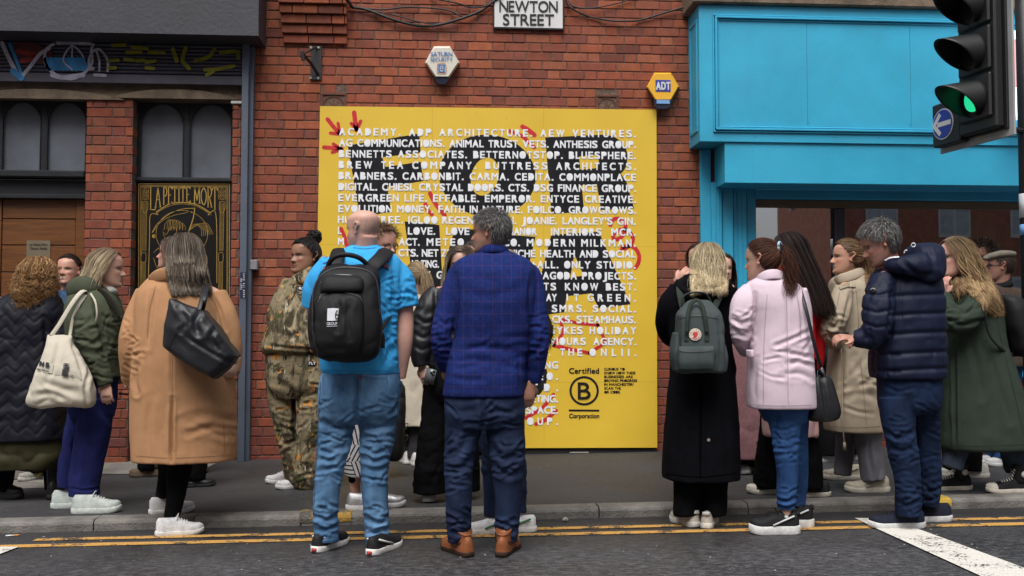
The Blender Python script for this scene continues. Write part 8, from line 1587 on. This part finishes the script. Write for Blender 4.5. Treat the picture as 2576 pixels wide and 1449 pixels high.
for sx_ in (-1, 1): p.add('heart_eye', *tube([cc_ + np.array((sx_ * .009, -.003, .004)), cc_ + np.array((sx_ * .009, -.004, .004))], .0055, 12, flat=.6, side=(1, 0, 0)), wt, False); p.add('heart_pupil', *tube([cc_ + np.array((sx_ * .009 - .001, -.006, .004)), cc_ + np.array((sx_ * .009 - .001, -.0065, .004))], .0028, 10, side=(1, 0, 0)), bk, False)
p.done(.0065)
# ---------------------------------------------------------------- woman in the beige trench coat
TRE = cloth('stone trench cotton', (.36, .30, .225), var=.08, rough=.8)
p = Person('woman in beige trench coat, grey trousers and cream trainers walking left', (2182, 1234), PAV, (.52, .285, .20))
hd = p.head(2130, 691, 605, -96, pitch=-2, nose=1.1, brow=(.08, .05, .035)); p.neck(hd, 2138, 710, .02, .045)
LBR = [(.17, .09, .045), (.24, .14, .075), (.11, .058, .03), (.30, .19, .105)]
ra = [(2122, 726, -.14, 24), (2108, 780, -.18, 30), (2092, 826, -.18, 29), (2098, 858, -.10, 22), (2120, 866, .0, 18)]; la = [(2140, 728, .14, 22), (2130, 800, .15, 26), (2116, 860, .1, 20)]
TR = p.grow('trench_coat', [p.loft([(688, 2110, 2168, 0, .08), (704, 2092, 2180, 0, .12), (726, 2088, 2190, 0, .16), (780, 2092, 2200, 0, .175), (840, 2090, 2204, 0, .17), (880, 2090, 2202, 0, .17), (960, 2084, 2212, 0, .19), (1040, 2078, 2220, 0, .205), (1078, 2080, 2222, 0, .21), (1084, 2084, 2218, 0, .20)]), p.limb(ra), p.limb(la)], TRE, .006, 2,
       folds=[('s', [(2140, 740), (2128, 790), (2118, 830)], .010, 5), ('s', [(2078, 812), (2094, 822), (2112, 812)], .009, 6), ('s', [(2078, 838), (2096, 846), (2112, 838)], .009, 6), ('s', [(2160, 740), (2168, 800), (2160, 860)], .008, 7), ('s', [(2120, 890), (2118, 980), (2112, 1080)], .008, 5), ('s', [(2150, 900), (2170, 960), (2200, 1010)], .007, 8), ('s', [(2130, 1000), (2160, 990), (2205, 1000)], .006, 8), ('n', .003, (10, 10, 6), None), *creases(2074, 2116, 790, 870, 10, 65, (16, 32), .5), *creases(2130, 2205, 900, 1050, 8, 66, (40, 90), .8, (.003, .005), (4, 7))], wob=.003)
SE = M('trench seam', (.16, .125, .085), bump=0)
seams(p, TR[0], SE, [[(2152, 716), (2158, 780), (2162, 860)], [(2086, 1072), (2150, 1076), (2216, 1073)], [(2112, 735), (2100, 790), (2082, 826)], [(2164, 900), (2172, 980), (2180, 1070)]])
CO_ = [p.w(*q) for q in ((2100, 706, -.04), (2112, 702, -.10), (2140, 694, -.12), (2165, 684, -.08), (2174, 680, .02))]; p.add('collar', *tube(CO_, [.022, .030, .034, .030, .022], 12, res=26, flat=.24, side=(0, -.2, 1)), TRE)
p.add('roll_neck', *tube([p.w(2142, 684, .01), p.w(2140, 700, .01)], [.062, .066], 18, flat=.9), cloth('white knit', (.55, .54, .53)))
st2 = Surf(TR[0]); p.add('belt_string', *tube([st2.at(2116, 876, .02), st2.at(2119, 960, .02), p.w(2120, 1060, -.24), p.w(2124, 1118, -.23)], .004, 8, res=24), cloth('cord', (.27, .225, .165))); p.add('cord_tassel', *tube([p.w(2124, 1112, -.23), p.w(2125, 1132, -.23)], [.008, .013], 8), MATS['cord'])
p.add('epaulette', *flat_px([(2112, 722), (2134, 716), (2152, 716)], 11, st2, .008), TRE)
p.hair(hd, 'tie', n=460, tie=(-.50, 0, .08), cols=LBR, width=.0065, seed=91, tail=.24, wave=.03, taild=(-.7, 0, -.1), over=[TR[0]])
lgs = [[(2182, 1040, -.06, 36), (2186, 1110, -.07, 33), (2190, 1165, -.07, 30), (2196, 1208, -.07, 30)], [(2140, 1040, .1, 30), (2128, 1110, .12, 26), (2122, 1170, .14, 23), (2120, 1196, .14, 22)]]
p.grow('trousers', [p.loft([(930, 2096, 2200, 0, .14), (1000, 2094, 2204, 0, .16), (1050, 2100, 2200, 0, .12)])] + [p.limb(a) for a in lgs], cloth('grey flannel', (.155, .155, .18), var=.12), .008, 2, folds=[('n', .008, (14, 14, 4), None), ('s', [(2186, 1100), (2188, 1150), (2196, 1200)], .009, 5)])
CT = dict(upper=(.40, .36, .28), sole=(.50, .47, .40), hgt=.066, thick=.040, L=.285, laces=(.45, .42, .35), stripe=(.48, .45, .38)); p.shoe(2181, 1238, 172, **CT); p.shoe(2118, 1206, 176, **CT)
p.frame((2138, 708, 0), (2150, 960, 0), (ra, la), lgs, .08); p.hand(2122, 868, .02, (.3, .8, 0), (0, 0, 1), .16, .8); p.hand(2114, 864, .1, (-.3, .3, -.6), (-1, 0, 0), .16)
p.done(.0055)
p = standing('person in flared black trousers and white shoes walking behind the trench coat', (2098, 1160), PAV, 668, 2128, -90, darkjk, BLKC, dict(upper=(.48, .48, .48), sole=(.55, .55, .54), hgt=.066, thick=.03, laces=(.5, .5, .5)), dict(style='short', n=500, length=.03, cols=BRN, width=.007, seed=95), .5, .17, PALE, shoe_az=182, shoepx=[(2079, 1161), (2128, 1156)], flare=1.35); p.done(.009)
# ---------------------------------------------------------------- man in the navy puffer jacket looking at his phone
PUF = cloth('navy puffer nylon', (.004, .007, .026), rough=.62, spec=.25, var=.2, vs=6, bump=.12, bs=160)
p = Person('grey-haired man in navy hooded puffer jacket looking down at his hands', (2262, 1326), 0, (.46, .235, .175))
hd = p.head(2212, 664, 558, -104, pitch=26, beard=.45, brow=(.05, .045, .04), nose=1.1); p.neck(hd, 2238, 680, .02, .06)
p.hair(hd, 'short', n=2200, length=.038, cols=GREY, width=.0048, drift=(.15, 0, -.35), seed=101, rough_=.05, zmin=.17)
ra = [(2222, 700, -.06, 34), (2210, 760, -.12, 40), (2206, 815, -.14, 38), (2192, 848, -.12, 32), (2160, 851, -.10, 25), (2146, 851, -.09, 20)]; la = [(2290, 705, .16, 30), (2262, 780, .20, 34), (2230, 830, .18, 30), (2180, 846, .10, 24)]
PJ = p.grow('puffer_jacket', [p.loft([(664, 2218, 2330, .03, .10), (690, 2200, 2358, .02, .15), (730, 2198, 2368, .01, .18), (790, 2198, 2371, 0, .19), (850, 2196, 2372, 0, .19), (910, 2192, 2373, 0, .195), (945, 2194, 2372, 0, .19), (952, 2198, 2369, 0, .18)])] + [p.limb(a) for a in (ra, la)], PUF, .006, 2,
       folds=[('q', [[(2240, y + 4), (2300, y), (2380, y - 3)] for y in (742, 790, 838, 888, 930)], .011, 6), ('q', [[(2160, 735), (2210, 742), (2246, 735)], [(2160, 776), (2205, 786), (2246, 780)], [(2165, 812), (2205, 824), (2240, 820)], [(2188, 830), (2190, 850), (2188, 876)], [(2196, 890), (2260, 892)], [(2196, 932), (2260, 935)]], .009, 5), ('n', .006, (20, 20, 9), None), ('s', [(2246, 720), (2244, 790), (2236, 850)], .012, 6)], wob=.006)
HOOD = [p.w(*q) for q in ((2226, 668, -.08), (2252, 668, -.13), (2300, 668, -.16), (2340, 672, -.11), (2358, 676, -.02))]; HDV = p.grow('hood', [tube(HOOD, [.030, .055, .075, .075, .055], 18, res=36, flat=.9), p.loft([(612, 2305, 2345, .0, .06), (622, 2288, 2360, -.02, .12), (650, 2280, 2366, -.04, .15), (690, 2272, 2366, -.05, .16), (712, 2292, 2350, -.06, .12)])], PUF, .008, 2, folds=[('n', .008, (12, 12, 12), None), ('s', [(2272, 660), (2310, 690), (2355, 690)], .010, 6), ('s', [(2330, 620), (2345, 660), (2340, 700)], .008, 6)])
sh2 = Surf(HDV[0]); p.add('hood_lettering', *flat_px([(2226, 655), (2240, 648), (2262, 646)], 3, sh2, .012), wt); p.add('hood_toggle', *flat_px([(2274, 636), (2277, 630), (2282, 629)], 2.6, sh2, .012), wt); p.add('hood_toggle', *flat_px([(2292, 618), (2294, 613), (2299, 611), (2303, 615), (2300, 620), (2294, 620)], 2.0, sh2, .012), wt)
s3 = Surf(PJ[0]); p.add('sleeve_badge', *poly_px([(2196 + 9 * math.cos(t), 727 + 9 * math.sin(t)) for t in np.linspace(0, 6.28, 18, endpoint=False)], s3, .008), BLKNY); p.add('sleeve_mark', *flat_px([(2190, 728), (2196, 725), (2202, 728)], 1.8, s3, .012), M('mark grey', (.3, .3, .32), bump=0))
lgs = [[(2256, 1000, -.05, 46), (2260, 1060, -.06, 42), (2271, 1130, -.07, 37), (2282, 1200, -.08, 33), (2284, 1260, -.08, 32), (2286, 1296, -.08, 31)], [(2322, 1000, .06, 44), (2326, 1060, .08, 38), (2332, 1130, .09, 33), (2338, 1200, .10, 28), (2338, 1250, .10, 26), (2336, 1274, .10, 24)]]
p.grow('jeans', [p.loft([(930, 2210, 2364, 0, .15), (970, 2211, 2363, 0, .165), (1020, 2214, 2362, 0, .15), (1040, 2220, 2356, 0, .11)])] + [p.limb(a) for a in lgs], cloth('navy denim', (.0045, .010, .031), vcol=(.012, .027, .072), var=.35, vs=7, rough=.8), .006, 2, folds=[*creases(2225, 2305, 1040, 1230, 20, 61, dep=(.003, .007)), *creases(2315, 2362, 1020, 1230, 14, 62, dep=(.003, .007)), *creases(2254, 2314, 1235, 1296, 10, 63), *creases(2316, 2360, 1225, 1272, 8, 64), ('n', .003, (12, 12, 18), None), ('s', [(2225, 1085), (2262, 1100), (2300, 1085)], .009, 6), ('s', [(2232, 1120), (2270, 1135), (2305, 1120)], .009, 6), ('s', [(2255, 1262), (2284, 1270), (2312, 1258)], .010, 5), ('s', [(2290, 1000), (2298, 1060), (2310, 1120)], .008, 6), ('s', [(2225, 970), (2260, 985), (2300, 975)], .004, 4)])
SK = dict(upper=(.010, .013, .026), sole=(.58, .58, .58), hgt=.066, thick=.040, L=.315, laces=(.012, .014, .025), rough=.8); p.shoe(2255, 1328, 175, **SK); p.shoe(2325, 1311, 176, **SK)
p.frame((2240, 685, .02), (2290, 975, 0), (ra, la), lgs, .10); p.hand(2150, 851, -.09, (-1, 0, .08), (0, -.35, .9), .175, .9, .25, -1); p.hand(2176, 848, .10, (-1, -.3, -.1), (0, .5, .8), .17, .9)
p.done(.0055)
b = Person('x', (2262, 1326), 0); A = b.w(2120, 838, -.06); q = MB(); q.box(A[0] - .035, A[0] + .035, A[1] - .01, A[1] + .09, A[2] - .004, A[2] + .004, bev=.003); b.add('body', np.concatenate(q.V), q.F, BLKNY, False); b.thing('phone', "small dark phone between the puffer jacket man's hands", 'phone')
# ---------------------------------------------------------------- woman in the long green coat
GCO = cloth('bottle green wool', (.030, .042, .032), var=.12)
p = Person('woman with long wavy blonde hair in long dark green coat and canvas high-tops', (2470, 1236), PAV, (.56, .31, .25))
hd = p.head(2402, 698, 600, -82, pitch=0, nose=.9, smile=.2, brow=(.14, .09, .06)); p.neck(hd, 2416, 715, .02, .048)
ra = [(2470, 745, -.16, 28), (2440, 790, -.22, 34), (2400, 806, -.24, 34), (2380, 780, -.20, 28), (2376, 748, -.12, 24)]; la = [(2440, 745, .14, 26), (2410, 800, .18, 28), (2380, 790, .12, 24)]
GC = p.grow('coat', [p.loft([(696, 2396, 2454, 0, .09), (715, 2382, 2482, 0, .13), (745, 2378, 2506, 0, .17), (800, 2380, 2516, 0, .185), (860, 2374, 2524, 0, .19), (900, 2366, 2536, 0, .20), (980, 2360, 2562, 0, .22), (1060, 2354, 2586, 0, .24), (1115, 2352, 2600, 0, .25), (1128, 2358, 2596, 0, .24)]), p.limb(ra), p.limb(la)], GCO, .0065, 2,
       folds=[('s', [(2402, 860), (2402, 980), (2404, 1125)], .014, 4), ('s', [(2440, 850), (2460, 930), (2470, 1000)], .008, 8), ('s', [(2480, 870), (2510, 960), (2540, 1060)], .008, 8), ('s', [(2385, 805), (2420, 818), (2470, 806)], .009, 6), ('s', [(2400, 790), (2430, 785), (2470, 770)], .008, 6), ('n', .005, (9, 9, 4), None), ('s', [(2372, 930), (2366, 1020), (2362, 1110)], .006, 7), *creases(2375, 2470, 770, 830, 9, 67, (24, 50), .4)], wob=.004)
seams(p, GC[0], M('green seam', (.012, .017, .013), bump=0), [[(2392, 860), (2388, 980), (2384, 1110)], [(2464, 900), (2480, 905), (2490, 902)], [(2366, 1118), (2470, 1122), (2590, 1117)], [(2500, 760), (2520, 860), (2550, 980), (2578, 1100)]])
WAV = [(.42, .28, .14), (.54, .38, .21), (.30, .19, .09), (.20, .125, .065), (.48, .33, .18)]
p.hair(hd, 'fall', n=760, length=.30, cols=WAV, width=.0075, wave=.075, wfreq=17, seed=111, drift=(.38, -.05, .03), side=.5, back=.5, over=[GC[0]], rootcol=(.20, .13, .075), spread=.06, lift=1.06)
lgs = [[(2420, 1090, -.04, 33), (2404, 1140, -.05, 29), (2394, 1178, -.05, 27)], [(2530, 1090, .02, 34), (2546, 1140, .0, 29), (2556, 1186, .0, 26)]]
p.grow('jeans', [p.loft([(960, 2390, 2530, 0, .15), (1040, 2388, 2552, 0, .17), (1095, 2392, 2560, 0, .12)])] + [p.limb(a) for a in lgs], cloth('washed navy denim', (.030, .042, .065), vcol=(.06, .08, .115), var=.3), .008, 2, folds=[('n', .006, (8, 8, 24), None)])
HT_ = dict(upper=(.012, .012, .013), sole=(.56, .52, .44), hgt=.066, thick=.032, L=.29, high=.075, laces=(.62, .60, .55), toe=(.58, .55, .48), emb=(.60, .58, .54)); p.shoe(2388, 1232, 176, **HT_); p.shoe(2536, 1239, 178, **HT_)
p.frame((2416, 712, 0), (2450, 980, 0), (ra, la), lgs, .09); p.hand(2376, 744, -.12, (-.1, -.1, 1), (-1, -.3, 0), .165, .7); p.hand(2376, 788, .12, (-1, 0, .2), (0, 0, 1), .16)
p.done(.006)
b = Person('x', (2470, 1236), PAV); BK = b.grow('body', [b.loft([(742, 2510, 2548, -.02, .08), (760, 2504, 2566, -.02, .14), (820, 2512, 2580, -.02, .16), (870, 2528, 2584, -.02, .15), (898, 2542, 2580, -.02, .10)])], BLKNY, .009, 3, folds=[('n', .008, (9, 9, 9), None)])
b.add('strap', *tube([b.w(*q) for q in ((2500, 750, -.10), (2488, 738, -.18), (2478, 770, -.27), (2484, 830, -.26), (2510, 870, -.22), (2548, 892, -.10))], .014, 8, res=40, flat=.4, side=(0, 0, 1)), BLKNY); b.thing('backpack', "black soft backpack on the green coat's back at the right edge", 'backpack')
# ---------------------------------------------------------------- flat cap man and those around him
TWD = cloth('brown tweed', (.085, .062, .050), var=.35, vs=80, bump=.4, bs=200)
p = standing('man in beige flat cap and brown tweed jacket at the right edge', (2520, 1168), PAV, 634, 2516, -112, TWD, MDEN, dict(upper=(.50, .50, .50), sole=(.58, .58, .57), hgt=.066, thick=.03, laces=(.55, .55, .55), L=.28), dict(style='short', n=600, length=.02, cols=[(.07, .05, .04), (.12, .09, .075)], width=.006, seed=121, drift=(.05, 0, -.45)), .46, .23, ROSY, shoe_az=176, shoepx=[(2504, 1166), (2524, 1172)], headkw=dict(glasses=BLKNY, beard=.3), lean=0, neckc=0)
hd = p.heads[0]; q = MB(); uu, vv = np.meshgrid(np.linspace(0, 2 * math.pi, 40, endpoint=False), np.linspace(.02, math.pi - .02, 22)); uu, vv = uu.ravel(), vv.ravel(); cx_ = .53 * np.sin(vv) * np.cos(uu); lx_ = .44 * np.sin(vv) * np.sin(uu); z_ = .15 * np.sign(np.cos(vv)) * np.abs(np.cos(vv)) ** .8
V = hd['c'] + hd['H'] * ((cx_ + .00)[:, None] * hd['f'] + lx_[:, None] * hd['l'] + (.40 + z_ - .16 * (cx_ > 0) * cx_ + .10 * np.clip(-cx_, 0, 1) * 0 - .05 * cx_)[:, None] * hd['u']); p.grow('flat_cap', [(V, [[i * 40 + j, i * 40 + (j + 1) % 40, (i + 1) * 40 + (j + 1) % 40, (i + 1) * 40 + j] for i in range(21) for j in range(40)] + [list(range(40))[::-1], list(range(21 * 40, 22 * 40))]),
   tube([hd['c'] + hd['H'] * (.40 * hd['f'] + x * hd['l'] + (.30 - abs(x) * .1) * hd['u']) for x in (-.28, 0, .28)], [.03, .035, .03], 12, flat=.3, side=tuple(hd['f']), res=12)], cloth('beige wool cap', (.27, .235, .185), var=.15, vs=40), .006, 2)
p.add('scarf', *tube([p.w(2520, 708, -.02), p.w(2524, 722, -.01)], .075, 18), darkjk); tw_ = Surf(p.kids[0][1]); p.add('bag_strap', *flat_px([(2534, 780), (2540, 754), (2556, 738), (2574, 742)], 4, tw_, .008), M('pale piping', (.3, .3, .3), bump=0)); p.done(.0065)
p = standing("person in white shirt with lanyard between the puffer jacket and green coat", (2440, 1200), PAV, 612, 2384, -70, cloth('white shirt', (.52, .52, .58)), BLKC, dict(upper=(.42, .41, .37), sole=(.50, .48, .43), hgt=.066, thick=.036, L=.28), dict(style='tie', n=380, tie=(-.50, 0, .1), cols=[(.02, .016, .015), (.035, .025, .022)], tail=.1, width=.007, seed=131), .5, .19, (.46, .25, .17), shoe_az=178, shoepx=[(2405, 1200), (2438, 1202)], headkw=dict(glasses=BLKNY), tw=.085, flare=1.1)
p.add('lanyard', *tube([p.w(2372, 700, -.16), p.w(2378, 740, -.165), p.w(2384, 770, -.16)], .006, 8), BLKNY); p.done(.007)
p = standing('curly dark-haired person by the window with cream shoes behind the green coat', (2450, 1152), PAV, 612, 2474, -60, cloth('dull brown jacket', (.05, .035, .028)), BLKC, dict(upper=(.50, .46, .40), sole=(.5, .47, .42), hgt=.06, thick=.03), dict(style='short', n=900, length=.06, cols=[(.05, .032, .022), (.08, .052, .036), (.035, .022, .016)], width=.007, seed=141, rough_=.5, drift=(.05, 0, .2)), .5, .19, TAN, shoe_az=178, shoepx=[(2436, 1148), (2470, 1152)]); p.done(.008)
